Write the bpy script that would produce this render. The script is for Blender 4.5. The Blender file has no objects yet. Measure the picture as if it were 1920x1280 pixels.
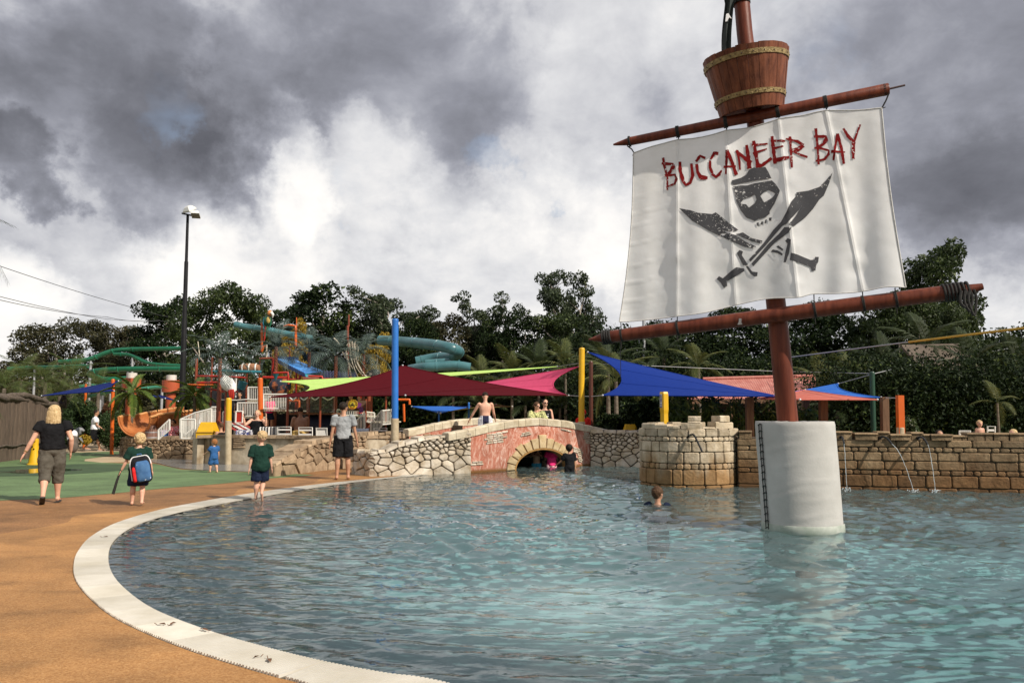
import bpy, math, random
import numpy as np
from mathutils import Vector, Matrix, Euler, noise
from mathutils.geometry import delaunay_2d_cdt
R = math.radians
random.seed(7); rng = np.random.default_rng(7)
sc = bpy.context.scene
col = sc.collection

# ---------------------------------------------------------------- camera
PITCH = math.atan(138 / 1500)
cam_d = bpy.data.cameras.new("camera")
cam_d.sensor_width = 36.0; cam_d.lens = 1500 / 1920 * 36.0
cam_d.clip_start = 0.05; cam_d.clip_end = 3000
cam = bpy.data.objects.new("camera", cam_d); col.objects.link(cam)
cam.location = (0, 0, 1.5); cam.rotation_euler = (R(90) + PITCH, 0, 0)
sc.camera = cam

# ---------------------------------------------------------------- world
SUN_EL, SUN_AZ = R(38), math.atan2(0.80, -0.60)      # azimuth clockwise from +Y
world = bpy.data.worlds.new("World"); sc.world = world; world.use_nodes = True
def ray(u, v):
    x = (u - 960) / 1500; y = (640 - v) / 1500
    c, s = math.cos(PITCH), math.sin(PITCH)
    return Vector((x, c - y * s, s + y * c))
def build_sky():
    nt = world.node_tree; nt.nodes.clear(); N = nt.nodes.new; L = nt.links.new
    def val(x): return x
    def math_(op, a, b=None, c=None, clamp=False):
        n = N('ShaderNodeMath'); n.operation = op; n.use_clamp = clamp
        for i, q in enumerate((a, b, c)):
            if q is None: continue
            if isinstance(q, (int, float)): n.inputs[i].default_value = q
            else: L(q, n.inputs[i])
        return n.outputs[0]
    def vmath(op, a, b=None, s=None):
        n = N('ShaderNodeVectorMath'); n.operation = op
        for i, q in enumerate((a, b)):
            if q is None: continue
            if isinstance(q, (tuple, list, Vector)): n.inputs[i].default_value = tuple(q)
            else: L(q, n.inputs[i])
        if s is not None:
            if isinstance(s, (int, float)): n.inputs['Scale'].default_value = s
            else: L(s, n.inputs['Scale'])
        return n
    def nz(vec, scale, detail, rough=.55, dist=0.0):
        n = N('ShaderNodeTexNoise'); n.inputs['Scale'].default_value = scale
        n.inputs['Detail'].default_value = detail; n.inputs['Roughness'].default_value = rough
        n.inputs['Distortion'].default_value = dist
        L(vec, n.inputs['Vector']); return n
    tc = N('ShaderNodeTexCoord'); d = vmath('NORMALIZE', tc.outputs['Generated']).outputs[0]
    sep = N('ShaderNodeSeparateXYZ'); L(d, sep.inputs[0])
    zc = math_('MAXIMUM', sep.outputs[2], 0.0)
    den = math_('ADD', zc, 0.48)
    cmb = N('ShaderNodeCombineXYZ')
    L(math_('DIVIDE', sep.outputs[0], den), cmb.inputs[0]); L(math_('DIVIDE', sep.outputs[1], den), cmb.inputs[1])
    p = cmb.outputs[0]
    # cloud-edge warp of the direction
    w1 = nz(d, 4.2, 9, .62); w2 = nz(d, 15.0, 6, .6)
    wv = vmath('SCALE', vmath('SUBTRACT', w1.outputs['Color'], (.5, .5, .5)).outputs[0], s=.34).outputs[0]
    wv2 = vmath('SCALE', vmath('SUBTRACT', w2.outputs['Color'], (.5, .5, .5)).outputs[0], s=.08).outputs[0]
    dw = vmath('NORMALIZE', vmath('ADD', vmath('ADD', d, wv).outputs[0], wv2).outputs[0]).outputs[0]
    big = nz(p, 1.5, 7, .56, .35).outputs['Fac']
    mid = nz(p, 4.6, 6, .58, .25).outputs['Fac']
    f = math_('MULTIPLY_ADD', big, 1.0, 0.11)
    fine = nz(p, 12, 7, .62, .5).outputs['Fac']
    f = math_('ADD', f, math_('MULTIPLY_ADD', mid, .55, -.275))
    f = math_('ADD', f, math_('MULTIPLY_ADD', fine, .24, -.12))
    def blob(u, v, rad, wt, acc):
        dd = vmath('DOT_PRODUCT', dw, ray(u, v).normalized()).outputs['Value']
        ca = math.cos(rad / 1500)
        mr = N('ShaderNodeMapRange'); mr.interpolation_type = 'SMOOTHSTEP'; mr.clamp = True
        L(dd, mr.inputs['Value']); mr.inputs['From Min'].default_value = math.cos(min(rad * 1.2 / 1500, 3))
        mr.inputs['From Max'].default_value = math.cos(rad * .38 / 1500)
        mr.inputs['To Min'].default_value = 0; mr.inputs['To Max'].default_value = wt
        return mr.outputs[0] if acc is None else math_('ADD', acc, mr.outputs[0])
    for b in SKY_BLOBS: f = blob(*b, f)
    hole = None
    for b in SKY_HOLES: hole = blob(*b, hole)
    cr = N('ShaderNodeValToRGB'); e = cr.color_ramp; L(f, cr.inputs[0])
    e.elements[0].position = .0; e.elements[0].color = (.115, .118, .138, 1)
    e.elements[1].position = 1.0; e.elements[1].color = (1.02, .99, .94, 1)
    for ps, c in ((.22, (.19, .195, .225, 1)), (.36, (.275, .282, .325, 1)), (.46, (.375, .383, .43, 1)), (.55, (.53, .535, .57, 1)), (.70, (.71, .71, .725, 1)), (.86, (.90, .88, .86, 1))):
        q = e.elements.new(ps); q.color = c
    cl = vmath('SCALE', cr.outputs[0], s=10.0).outputs[0]
    sky = N('ShaderNodeTexSky'); sky.sky_type = 'NISHITA'; sky.sun_disc = False
    sky.sun_elevation = SUN_EL; sky.sun_rotation = SUN_AZ; sky.altitude = 50
    gap = nz(p, 2.1, 5, .6, .3).outputs['Fac']
    g = N('ShaderNodeMapRange'); g.interpolation_type = 'SMOOTHSTEP'; L(math_('ADD', gap, hole), g.inputs['Value'])
    g.inputs['From Min'].default_value = .66; g.inputs['From Max'].default_value = .98
    g.inputs['To Max'].default_value = .75
    mx = N('ShaderNodeMix'); mx.data_type = 'RGBA'
    L(g.outputs[0], mx.inputs['Factor']); L(cl, mx.inputs['A'])
    L(vmath('ADD', vmath('SCALE', sky.outputs[0], s=1.0).outputs[0], (1.0, 1.0, 1.0)).outputs[0], mx.inputs['B'])
    bg = N('ShaderNodeBackground'); bg.inputs['Strength'].default_value = .1
    L(mx.outputs['Result'], bg.inputs['Color'])
    out = N('ShaderNodeOutputWorld'); L(bg.outputs[0], out.inputs['Surface'])
SKY_BLOBS = [(230, 190, 250, -.24), (330, 280, 160, -.22), (700, 220, 300, -.27), (0, 320, 80, -.34), (1850, 190, 360, -.16),
             (1050, 230, 220, -.12), (120, 590, 170, -.12), (1250, 330, 160, -.05), (60, 60, 200, -.1), (1880, 430, 160, -.15),
             (660, 410, 160, .24), (540, 285, 105, .25), (860, 490, 300, .08), (940, 80, 150, .06), (1070, 385, 150, .15),
             (160, 470, 300, .17), (20, 660, 110, .26), (1000, 590, 300, .06), (1200, 120, 160, .10), (1180, 420, 140, .16), (450, 470, 200, .16), (1900, 590, 120, .12), (470, 60, 130, .1)]
SKY_HOLES = [(960, 325, 75, .30), (1480, 30, 130, .26), (300, 140, 80, .2), (690, 350, 40, .2), (1000, 5, 60, .2)]
build_sky()

# ---------------------------------------------------------------- sun, exposure
sun_d = bpy.data.lights.new("sun", 'SUN'); sun_d.energy = 4.9; sun_d.angle = R(.5); sun_d.color = (1.0, .92, .81)
sun = bpy.data.objects.new("sun", sun_d); col.objects.link(sun)
sdir = Vector((math.sin(SUN_AZ) * math.cos(SUN_EL), math.cos(SUN_AZ) * math.cos(SUN_EL), math.sin(SUN_EL)))
sun.rotation_euler = sdir.to_track_quat('Z', 'Y').to_euler(); sun.location = sdir * 60
sc.view_settings.view_transform = 'Standard'; sc.view_settings.look = 'None'
sc.view_settings.exposure = 0.12; sc.view_settings.gamma = 1.0; sc.view_settings.use_curve_mapping = False
sc.render.engine = 'CYCLES'
cy = sc.cycles
cy.max_bounces = 8; cy.diffuse_bounces = 3; cy.glossy_bounces = 4; cy.transmission_bounces = 6; cy.transparent_max_bounces = 24
cy.use_denoising = True; cy.caustics_reflective = False; cy.caustics_refractive = False
cy.sample_clamp_indirect = 4.0

# ---------------------------------------------------------------- helpers
CAM = Vector((0, 0, 1.5))
def at(u, v, Y):
    d = ray(u, v); return CAM + d * (Y / d.y)
def g(u, v, z=0.0):
    d = ray(u, v); return CAM + d * ((z - 1.5) / d.z)
def mpp(Y): return Y / 1500.0       # metres per photo pixel at depth Y

MATS = {}
def M(name, c, c2=None, scale=6.0, rough=.6, bump=0.0, bscale=None, metal=0.0, spec=.4, rand=0.0, transl=0.0, detail=5, stretch=None, lo=.35, hi=.65, emit=0, coat=0):
    """Principled material, two colours mixed by a noise in object space, optional bump, translucency and per-object variation."""
    if name in MATS: return MATS[name]
    m = bpy.data.materials.new(name); m.use_nodes = True; nt = m.node_tree; N = nt.nodes.new; L = nt.links.new
    b = nt.nodes['Principled BSDF']; b.inputs['Roughness'].default_value = rough; b.inputs['Metallic'].default_value = metal
    b.inputs['Specular IOR Level'].default_value = spec; b.inputs['Coat Weight'].default_value = coat
    tc = N('ShaderNodeTexCoord'); vec = tc.outputs['Object']
    if stretch:
        mp = N('ShaderNodeMapping'); mp.inputs['Scale'].default_value = stretch; L(vec, mp.inputs['Vector']); vec = mp.outputs[0]
    c4 = (*c, 1); csock = None
    if c2 is not None:
        n = N('ShaderNodeTexNoise'); n.inputs['Scale'].default_value = scale; n.inputs['Detail'].default_value = detail; n.inputs['Roughness'].default_value = .62
        L(vec, n.inputs['Vector'])
        r = N('ShaderNodeValToRGB'); r.color_ramp.elements[0].position = lo; r.color_ramp.elements[1].position = hi
        r.color_ramp.elements[0].color = c4; r.color_ramp.elements[1].color = (*c2, 1); L(n.outputs['Fac'], r.inputs[0]); csock = r.outputs[0]
    if rand > 0:
        oi = N('ShaderNodeObjectInfo'); mr = N('ShaderNodeMapRange'); L(oi.outputs['Random'], mr.inputs['Value'])
        mr.inputs['To Min'].default_value = 1 - rand; mr.inputs['To Max'].default_value = 1 + rand * .8
        sm = N('ShaderNodeVectorMath'); sm.operation = 'SCALE'
        if csock: L(csock, sm.inputs[0])
        else: sm.inputs[0].default_value = c
        L(mr.outputs[0], sm.inputs['Scale']); csock = sm.outputs[0]
    if csock: L(csock, b.inputs['Base Color'])
    else: b.inputs['Base Color'].default_value = c4
    if bump > 0:
        n2 = N('ShaderNodeTexNoise'); n2.inputs['Scale'].default_value = bscale or scale * 3; n2.inputs['Detail'].default_value = 5; L(vec, n2.inputs['Vector'])
        bp = N('ShaderNodeBump'); bp.inputs['Strength'].default_value = bump; bp.inputs['Distance'].default_value = .02; L(n2.outputs['Fac'], bp.inputs['Height']); L(bp.outputs[0], b.inputs['Normal'])
    if transl > 0:
        t = N('ShaderNodeBsdfTranslucent'); mx = N('ShaderNodeMixShader'); mx.inputs[0].default_value = transl
        if csock: L(csock, t.inputs['Color'])
        else: t.inputs['Color'].default_value = c4
        L(b.outputs[0], mx.inputs[1]); L(t.outputs[0], mx.inputs[2]); L(mx.outputs[0], nt.nodes['Material Output'].inputs['Surface'])
    MATS[name] = m; return m

WL = {}      # world location of the origin of each object built so far
def tag(o, label=None, cat=None, group=None, kind=None):
    if label: o['label'] = label
    if cat: o['category'] = cat
    if group: o['group'] = group
    if kind: o['kind'] = kind
    return o
def thing(name, label, cat, loc=(0, 0, 0), group=None):
    o = bpy.data.objects.new(name, None); col.objects.link(o); o.empty_display_size = .2
    o.location = loc; WL[o] = Vector(loc); return tag(o, label, cat, group)
class MB:
    def __init__(s): s.v = []; s.f = []; s.sm = []
    def add(s, vs, fs, smooth=True):
        k = len(s.v); s.v.extend([tuple(q) for q in vs]); s.f.extend([tuple(i + k for i in f) for f in fs]); s.sm.extend([smooth] * len(fs)); return s
    def box(s, c, size, rot=None, taper=1.0):
        x, y, z = [q / 2 for q in size]; c = Vector(c); m = rot.to_matrix() if isinstance(rot, Euler) else (rot or Matrix.Identity(3))
        vs = [c + m @ Vector((sx * x * (taper if sz > 0 else 1), sy * y * (taper if sz > 0 else 1), sz * z)) for sz in (-1, 1) for sy in (-1, 1) for sx in (-1, 1)]
        return s.add(vs, [(0, 2, 3, 1), (4, 5, 7, 6), (0, 1, 5, 4), (2, 6, 7, 3), (0, 4, 6, 2), (1, 3, 7, 5)], False)
    def beam(s, a, b, w, h, up=(0, 0, 1)):
        a = Vector(a); b = Vector(b); d = (b - a); l = d.length; d.normalize(); up = Vector(up)
        if abs(d.dot(up)) > .95: up = Vector((0, 1, 0))
        x = d.cross(up).normalized(); z = x.cross(d).normalized()
        vs = [q + x * sx * w / 2 + z * sz * h / 2 for q in (a, b) for sx, sz in ((-1, -1), (1, -1), (1, 1), (-1, 1))]
        return s.add(vs, [(0, 1, 2, 3), (7, 6, 5, 4), (0, 4, 5, 1), (1, 5, 6, 2), (2, 6, 7, 3), (3, 7, 4, 0)], False)
    def tube(s, pts, r, n=10, cap=True, flat=None):
        pts = [Vector(p) for p in pts]; rs = r if isinstance(r, (list, tuple)) else [r] * len(pts); vs = []; prev = None
        for i, p in enumerate(pts):
            d = (pts[min(i + 1, len(pts) - 1)] - pts[max(i - 1, 0)])
            if d.length < 1e-9: d = Vector((0, 0, 1))
            d.normalize()
            if prev is None: x = d.cross(Vector((0, 0, 1)) if abs(d.z) < .9 else Vector((1, 0, 0))).normalized()
            else: x = (prev - d * prev.dot(d)).normalized()
            prev = x; y = d.cross(x)
            for k in range(n):
                a = 2 * math.pi * k / n; vs.append(p + x * math.cos(a) * rs[i] + y * math.sin(a) * rs[i] * (flat or 1))
        fs = [(i * n + k, i * n + (k + 1) % n, (i + 1) * n + (k + 1) % n, (i + 1) * n + k) for i in range(len(pts) - 1) for k in range(n)]
        s.add(vs, fs)
        if cap:
            b = len(s.v) - len(vs); s.f += [tuple(b + k for k in reversed(range(n))), tuple(b + (len(pts) - 1) * n + k for k in range(n))]; s.sm += [False, False]
        return s
    def loft(s, rings, cap=True, closed=True, smooth=True):
        n = len(rings[0]); vs = [q for r_ in rings for q in r_]; m = n if closed else n - 1
        fs = [(i * n + k, i * n + (k + 1) % n, (i + 1) * n + (k + 1) % n, (i + 1) * n + k) for i in range(len(rings) - 1) for k in range(m)]
        b = len(s.v); s.add(vs, fs, smooth)
        if cap and closed: s.f += [tuple(b + k for k in reversed(range(n))), tuple(b + (len(rings) - 1) * n + k for k in range(n))]; s.sm += [False, False]
        return s
    def ell(s, c, r, n=14, m=9, rot=None):
        c = Vector(c); mt = rot.to_matrix() if isinstance(rot, Euler) else rot; rings = []
        for i in range(m + 1):
            t = math.pi * (i / m); t = min(max(t, .02), math.pi - .02)
            ring = []
            for k in range(n):
                a = 2 * math.pi * k / n; q = Vector((r[0] * math.sin(t) * math.cos(a), r[1] * math.sin(t) * math.sin(a), -r[2] * math.cos(t)))
                ring.append(c + (mt @ q if mt else q))
            rings.append(ring)
        return s.loft(rings)
    def lathe(s, c, prof, n=24, axis=None, cap=True):
        c = Vector(c); q = Vector((0, 0, 1)).rotation_difference(Vector(axis)).to_matrix() if axis is not None else Matrix.Identity(3)
        return s.loft([[c + q @ Vector((r * math.cos(2 * math.pi * k / n), r * math.sin(2 * math.pi * k / n), z)) for k in range(n)] for r, z in prof], cap=cap)
    def prism(s, poly, vec):
        """poly: list of 3-D points in order, extruded by vec."""
        poly = [Vector(p) for p in poly]; n = len(poly); vec = Vector(vec)
        vs = poly + [p + vec for p in poly]
        return s.add(vs, [tuple(range(n)), tuple(range(2 * n - 1, n - 1, -1))] + [(k, k + n, (k + 1) % n + n, (k + 1) % n) for k in range(n)], False)
    def mesh(s, name, mat, off=None):
        me = bpy.data.meshes.new(name); o = off or Vector((0, 0, 0))
        me.from_pydata([(x - o[0], y - o[1], z - o[2]) for x, y, z in s.v], [], s.f)
        me.polygons.foreach_set('use_smooth', s.sm)
        for m in (mat if isinstance(mat, (list, tuple)) else [mat]): me.materials.append(m)
        me.update()
        if any(s.sm): me.set_sharp_from_angle(angle=R(48))
        return me
    def build(s, name, mat, parent=None, loc=None):
        w = WL[parent] if parent is not None else Vector(loc or (0, 0, 0))
        o = bpy.data.objects.new(name, s.mesh(name, mat, w)); col.objects.link(o); WL[o] = w
        if parent is not None: o.parent = parent; KIDS.setdefault(parent, []).append(o)
        else: o.location = w
        return o
def copy_tree(o, parent=None):
    c = o.copy(); col.objects.link(c); c.parent = parent
    for ch in KIDS.get(o, ()): copy_tree(ch, c)
    return c
KIDS = {}
def spline(pts, n=8):
    pts = [Vector(p) for p in pts]; out = []
    for i in range(len(pts) - 1):
        p0 = pts[max(i - 1, 0)]; p1 = pts[i]; p2 = pts[i + 1]; p3 = pts[min(i + 2, len(pts) - 1)]
        for k in range(n):
            t = k / n; out.append(.5 * ((2 * p1) + (p2 - p0) * t + (2 * p0 - 5 * p1 + 4 * p2 - p3) * t * t + (3 * p1 - p0 - 3 * p2 + p3) * t ** 3))
    out.append(pts[-1]); return out
def interp(xs, ys): return lambda t: float(np.interp(t, xs, ys))
def in_poly(P, pts):
    """vectorised point in polygon; P: list of (x,y), pts: n x 2"""
    x, y = pts[:, 0], pts[:, 1]; ins = np.zeros(len(pts), bool); n = len(P)
    for i in range(n):
        x1, y1 = P[i]; x2, y2 = P[(i + 1) % n]
        if y1 == y2: continue
        c = ((y1 > y) != (y2 > y)) & (x < (x2 - x1) * (y - y1) / (y2 - y1) + x1); ins ^= c
    return ins
def sheet(name, poly, z, mat, holes=(), step=None, inner=None, **kw):
    """flat polygon with holes, triangulated"""
    vs = []; es = []
    for lp in [poly] + list(holes):
        b = len(vs); vs += [Vector((p[0], p[1])) for p in lp]; es += [(b + i, b + (i + 1) % len(lp)) for i in range(len(lp))]
    if inner is not None: vs += [Vector(p) for p in inner]
    r = delaunay_2d_cdt(vs, es, [], 0, 1e-5); v2, f2 = r[0], r[2]
    c = np.array([[sum(v2[i].x for i in f) / len(f), sum(v2[i].y for i in f) / len(f)] for f in f2])
    keep = in_poly([(p[0], p[1]) for p in poly], c)
    for h in holes: keep &= ~in_poly([(p[0], p[1]) for p in h], c)
    mb = MB(); zf = z if callable(z) else (lambda x, y: z)
    mb.add([(p.x, p.y, zf(p.x, p.y)) for p in v2], [tuple(f) if ((v2[f[1]] - v2[f[0]]).cross(v2[f[2]] - v2[f[0]])) > 0 else tuple(reversed(f)) for f, k in zip(f2, keep) if k], False)
    return mb
# ================================================================ ground, pool, water
INNER_PX = [(720, 897.5), (640, 907), (560, 919), (480, 933), (400, 947), (330, 962), (270, 979), (232, 998), (209, 1021), (203, 1050), (212, 1080), (240, 1111), (290, 1145), (380, 1181), (480, 1211), (600, 1241), (720, 1264), (830, 1281)]
OUTER_PX = [(738, 893), (650, 901.5), (560, 911.5), (470, 924), (380, 939), (300, 955), (222, 978), (172, 1004), (146, 1033), (138, 1060), (143, 1086), (167, 1116), (207, 1149), (270, 1181), (360, 1216), (450, 1244), (520, 1264), (580, 1280)]
inner = [Vector((p.x, p.y)) for p in (g(*q) for q in INNER_PX)]
outer = [Vector((p.x, p.y)) for p in (g(*q, .02) for q in OUTER_PX)]
inner = [Vector((-1.6, 21.2)), Vector((-2.4, 20.1))] + inner + [Vector((.45, 4.0)), Vector((2.0, 3.35)), Vector((5, 2.8)), Vector((9, 2.6)), Vector((15.5, 2.6))]
outer = [Vector((-1.9, 21.5)), Vector((-2.62, 20.4))] + outer + [Vector((-.25, 3.9)), Vector((1.7, 3.05)), Vector((4.9, 2.45)), Vector((9, 2.25)), Vector((15.5, 2.25))]
def spl2(pts, n): return [Vector((p.x, p.y)) for p in spline([(p.x, p.y, 0) for p in pts], n)]
inner_s, outer_s = spl2(inner, 10), spl2(outer, 10)
BACK = [Vector(p) for p in ((15.5, 14.6), (9.95, 15.95), (6.8, 16.75), (4.9, 17.3), (4.9, 19.2), (3.6, 19.5), (3.6, 23.9), (2.3, 24.2), (2.3, 27.5), (-.6, 27.5), (-.6, 23), (-1.5, 21.6))]
pool_hole = [p for p in outer_s] + BACK

def mat_deck(name, c1, c2, c3):
    """speckled rubber softfall: fine grains of three tones, blotchy wear"""
    m = bpy.data.materials.new(name); m.use_nodes = True; nt = m.node_tree; N = nt.nodes.new; L = nt.links.new
    b = nt.nodes['Principled BSDF']; b.inputs['Roughness'].default_value = .72; b.inputs['Specular IOR Level'].default_value = .35
    tc = N('ShaderNodeTexCoord'); v = tc.outputs['Object']
    n1 = N('ShaderNodeTexVoronoi'); n1.inputs['Scale'].default_value = 90; L(v, n1.inputs['Vector'])
    r1 = N('ShaderNodeValToRGB'); r1.color_ramp.interpolation = 'LINEAR'; e = r1.color_ramp.elements
    e[0].color = (*c1, 1); e[1].color = (*c3, 1); q = e.new(.5); q.color = (*c2, 1)
    sp = N('ShaderNodeSeparateColor'); L(n1.outputs['Color'], sp.inputs[0]); L(sp.outputs[0], r1.inputs[0])
    n2 = N('ShaderNodeTexNoise'); n2.inputs['Scale'].default_value = .7; n2.inputs['Detail'].default_value = 9; n2.inputs['Roughness'].default_value = .65; L(v, n2.inputs['Vector'])
    mr = N('ShaderNodeMapRange'); L(n2.outputs['Fac'], mr.inputs['Value']); mr.inputs['From Min'].default_value = .3; mr.inputs['From Max'].default_value = .7; mr.inputs['To Min'].default_value = .62; mr.inputs['To Max'].default_value = 1.22
    mp = N('ShaderNodeMapping'); mp.inputs['Scale'].default_value = (1.1, 1.9, 1); L(v, mp.inputs['Vector'])
    n3 = N('ShaderNodeTexNoise'); n3.inputs['Scale'].default_value = 1.3; n3.inputs['Detail'].default_value = 6; L(mp.outputs[0], n3.inputs['Vector'])
    m3 = N('ShaderNodeMapRange'); L(n3.outputs['Fac'], m3.inputs['Value']); m3.inputs['From Min'].default_value = .5; m3.inputs['From Max'].default_value = .72; m3.inputs['To Min'].default_value = 1.0; m3.inputs['To Max'].default_value = .68
    mu = N('ShaderNodeMath'); mu.operation = 'MULTIPLY'; L(mr.outputs[0], mu.inputs[0]); L(m3.outputs[0], mu.inputs[1])
    s = N('ShaderNodeVectorMath'); s.operation = 'SCALE'; L(r1.outputs[0], s.inputs[0]); L(mu.outputs[0], s.inputs['Scale']); L(s.outputs[0], b.inputs['Base Color'])
    n4 = N('ShaderNodeTexNoise'); n4.inputs['Scale'].default_value = 70; n4.inputs['Detail'].default_value = 3; L(v, n4.inputs['Vector'])
    bp = N('ShaderNodeBump'); bp.inputs['Strength'].default_value = .5; bp.inputs['Distance'].default_value = .006; L(n4.outputs['Fac'], bp.inputs['Height']); L(bp.outputs[0], b.inputs['Normal'])
    return m
deck_m = mat_deck('deck_brown', (.18, .082, .028), (.27, .13, .047), (.34, .18, .072))
border_m = mat_deck('deck_tan', (.29, .135, .041), (.365, .18, .060), (.43, .23, .085))
green_m = mat_deck('softfall_green', (.075, .125, .045), (.115, .185, .075), (.165, .24, .105))
dgreen_m = mat_deck('softfall_dark_green', (.030, .058, .022), (.046, .082, .033), (.065, .105, .045))
soil_m = M('soil', (.035, .026, .016), (.07, .05, .03), 3, rough=.95, bump=.6)
grass_m = M('far_grass', (.03, .05, .018), (.055, .075, .028), .8, rough=.95, bump=.4, bscale=6)

far_sq = [(-400, -60), (400, -60), (400, 700), (-400, 700)]
tag(sheet('ground', far_sq, -.012, None, [[(p.x, p.y) for p in pool_hole]]).build('ground', grass_m), kind='structure')
deck_poly = [(p.x, p.y) for p in outer_s] + [(15.5, -6), (-14, -6), (-17, 15), (-18, 23.3), (-12, 26.2), (-7.6, 27), (-3.5, 22.8), (-2.0, 21.5)]
tag(sheet('deck', deck_poly, 0.0, None).build('deck', deck_m), kind='structure')
def gp(pts, n=6, z=0): return [(p.x, p.y) for p in spline([g(*q, z) for q in pts], n)]
border = gp([(745, 886), (690, 888), (640, 890), (606, 895), (588, 905), (560, 911), (500, 915), (452, 917), (443, 922), (430, 931), (370, 943), (300, 952), (230, 960), (170, 964), (138, 968), (126, 979), (80, 988), (30, 996), (-40, 1008), (-160, 1030), (-330, 1075), (-600, 1190)], 5)
bord_out = [(p.x - .0, p.y) for p in outer_s[12:]]
tag(sheet('deck_border', [(p[0], p[1]) for p in border] + [(-9, 3.0), (-6, .4), (0, 1.5), (4, 1.0), (15.4, .8)] + [(p.x, p.y) for p in reversed(outer_s[8:])], .004, None).build('deck_border', border_m), kind='structure')
green = gp([(590, 890), (560, 893), (520, 895.5), (480, 899), (430, 905), (360, 911), (300, 916), (210, 925), (100, 934), (0, 938), (-160, 946), (-420, 965)], 4) + [(p.x, p.y) for p in (g(-520, 900), g(-300, 868), g(-60, 853), g(60, 851), g(140, 848.5), g(200, 846.5), g(238, 846), g(242, 850), g(200, 855), g(160, 860), g(158, 864), g(190, 867), g(240, 868.5), g(290, 869), g(340, 880), g(440, 884.5), g(520, 886.5))]
tag(sheet('softfall', green, .004, None).build('softfall', green_m), kind='structure')
c0 = g(95, 880); e1 = [(c0.x + 2.15 * math.cos(a) * 1.0, c0.y + 2.55 * math.sin(a)) for a in np.linspace(0, 2 * math.pi, 40, endpoint=False)]
tag(sheet('softfall_circle', e1, .008, None).build('softfall_circle', dgreen_m), kind='structure')
pud = M('puddle', (.03, .055, .035), (.05, .08, .055), 3, rough=.06, spec=.6)
e2 = [(c0.x + .02 + (.78 + .16 * math.sin(3 * a + 1) + .10 * math.sin(5 * a)) * math.cos(a), c0.y - .55 + (1.0 + .12 * math.sin(4 * a)) * math.sin(a)) for a in np.linspace(0, 2 * math.pi, 48, endpoint=False)]
tag(sheet('puddle', e2, .012, None).build('puddle', pud), kind='structure')
# shallow splash pool beside the planter wall
sp_poly = gp([(515, 886), (440, 883.5), (380, 881.5), (330, 877), (295, 868), (270, 864), (300, 861), (380, 861), (440, 861), (515, 863)], 3)
splash_m = M('splash_water', (.16, .17, .17), (.30, .31, .31), 2.2, rough=.09, bump=.5, bscale=5, spec=.6, stretch=(1, 3, 1))
tag(sheet('splash_pool', sp_poly, .012, None).build('splash_pool', splash_m), kind='structure')
path_m = M('concrete_path', (.34, .25, .15), (.46, .36, .23), 2, rough=.9, bump=.3)
back_apron = [(-30, 26), (-18, 23.2), (-12, 26.0), (-7.6, 26.8), (-3.5, 22.7), (-1.7, 22), (-1.3, 27.6), (3.7, 24.3), (3.9, 20), (16, 15.2), (40, 10), (40, 60), (-40, 60)]
tag(sheet('path', back_apron, -.004, None).build('path', path_m), kind='structure')

# coping: one panel of white grating after another along the curved edge, each of real slats
grate_m = M('coping_white', (.50, .46, .375), (.64, .605, .53), 1.4, rough=.5, rand=.15, bump=.1, bscale=30)
trough_m = M('coping_trough', (.08, .065, .045), (.16, .13, .09), 8, rough=.9)  # dark brown, so the gaps between the slats show as lines
coping = tag(thing('pool_coping', None, None), kind='structure')
def resample(pts, n):
    d = np.concatenate([[0], np.cumsum([(pts[i + 1] - pts[i]).length for i in range(len(pts) - 1)])]); t = np.linspace(0, d[-1], n)
    return np.stack([np.interp(t, d, [p.x for p in pts]), np.interp(t, d, [p.y for p in pts])], 1), d[-1]
Iv, Il = resample(inner_s, 4000)
nO = np.array([[p.x, p.y] for p in outer_s])
def outer_of(p):
    d = ((DO - p) ** 2).sum(1); return DO[d.argmin()]
DO, _ = resample(outer_s, 6000)
tr = MB(); ks = range(0, 4000, 16)
rows = [[(*outer_of(Iv[k]), .003), (*(Iv[k] + (Iv[k] - outer_of(Iv[k])) * .01), -.002)] for k in ks]
tr.add([q for r_ in rows for q in r_], [(2 * i, 2 * i + 1, 2 * i + 3, 2 * i + 2) for i in range(len(rows) - 1)])
tr.build('trough', trough_m, coping)
nslat = int(Il / .030); per = 18
def ipt(t): i = min(int(t), 3998); return Iv[i] + (Iv[i + 1] - Iv[i]) * (t - i)
mbp = MB(); cnt = 0
for j in range(nslat):
    k0 = j * 3999 / nslat; k1 = min(k0 + 3999 / nslat * .52, 3999)
    a0, a1 = ipt(k0), ipt(k1); o0, o1 = outer_of(a0), outer_of(a1)
    if np.allclose(o0, o1): o1 = o0 + (a1 - a0)
    h = .022
    top = [(*o0, h), (*o1, h), (*a1, h - .006), (*a0, h - .006)]
    mbp.add(top + [(x, y, .002) for x, y, z in top], [(3, 2, 1, 0), (0, 1, 5, 4), (1, 2, 6, 5), (2, 3, 7, 6), (3, 0, 4, 7)], False); cnt += 1
    if cnt == per or j == nslat - 1:
        mbp.build('grate_panel', grate_m, coping); mbp = MB(); cnt = 0

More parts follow.
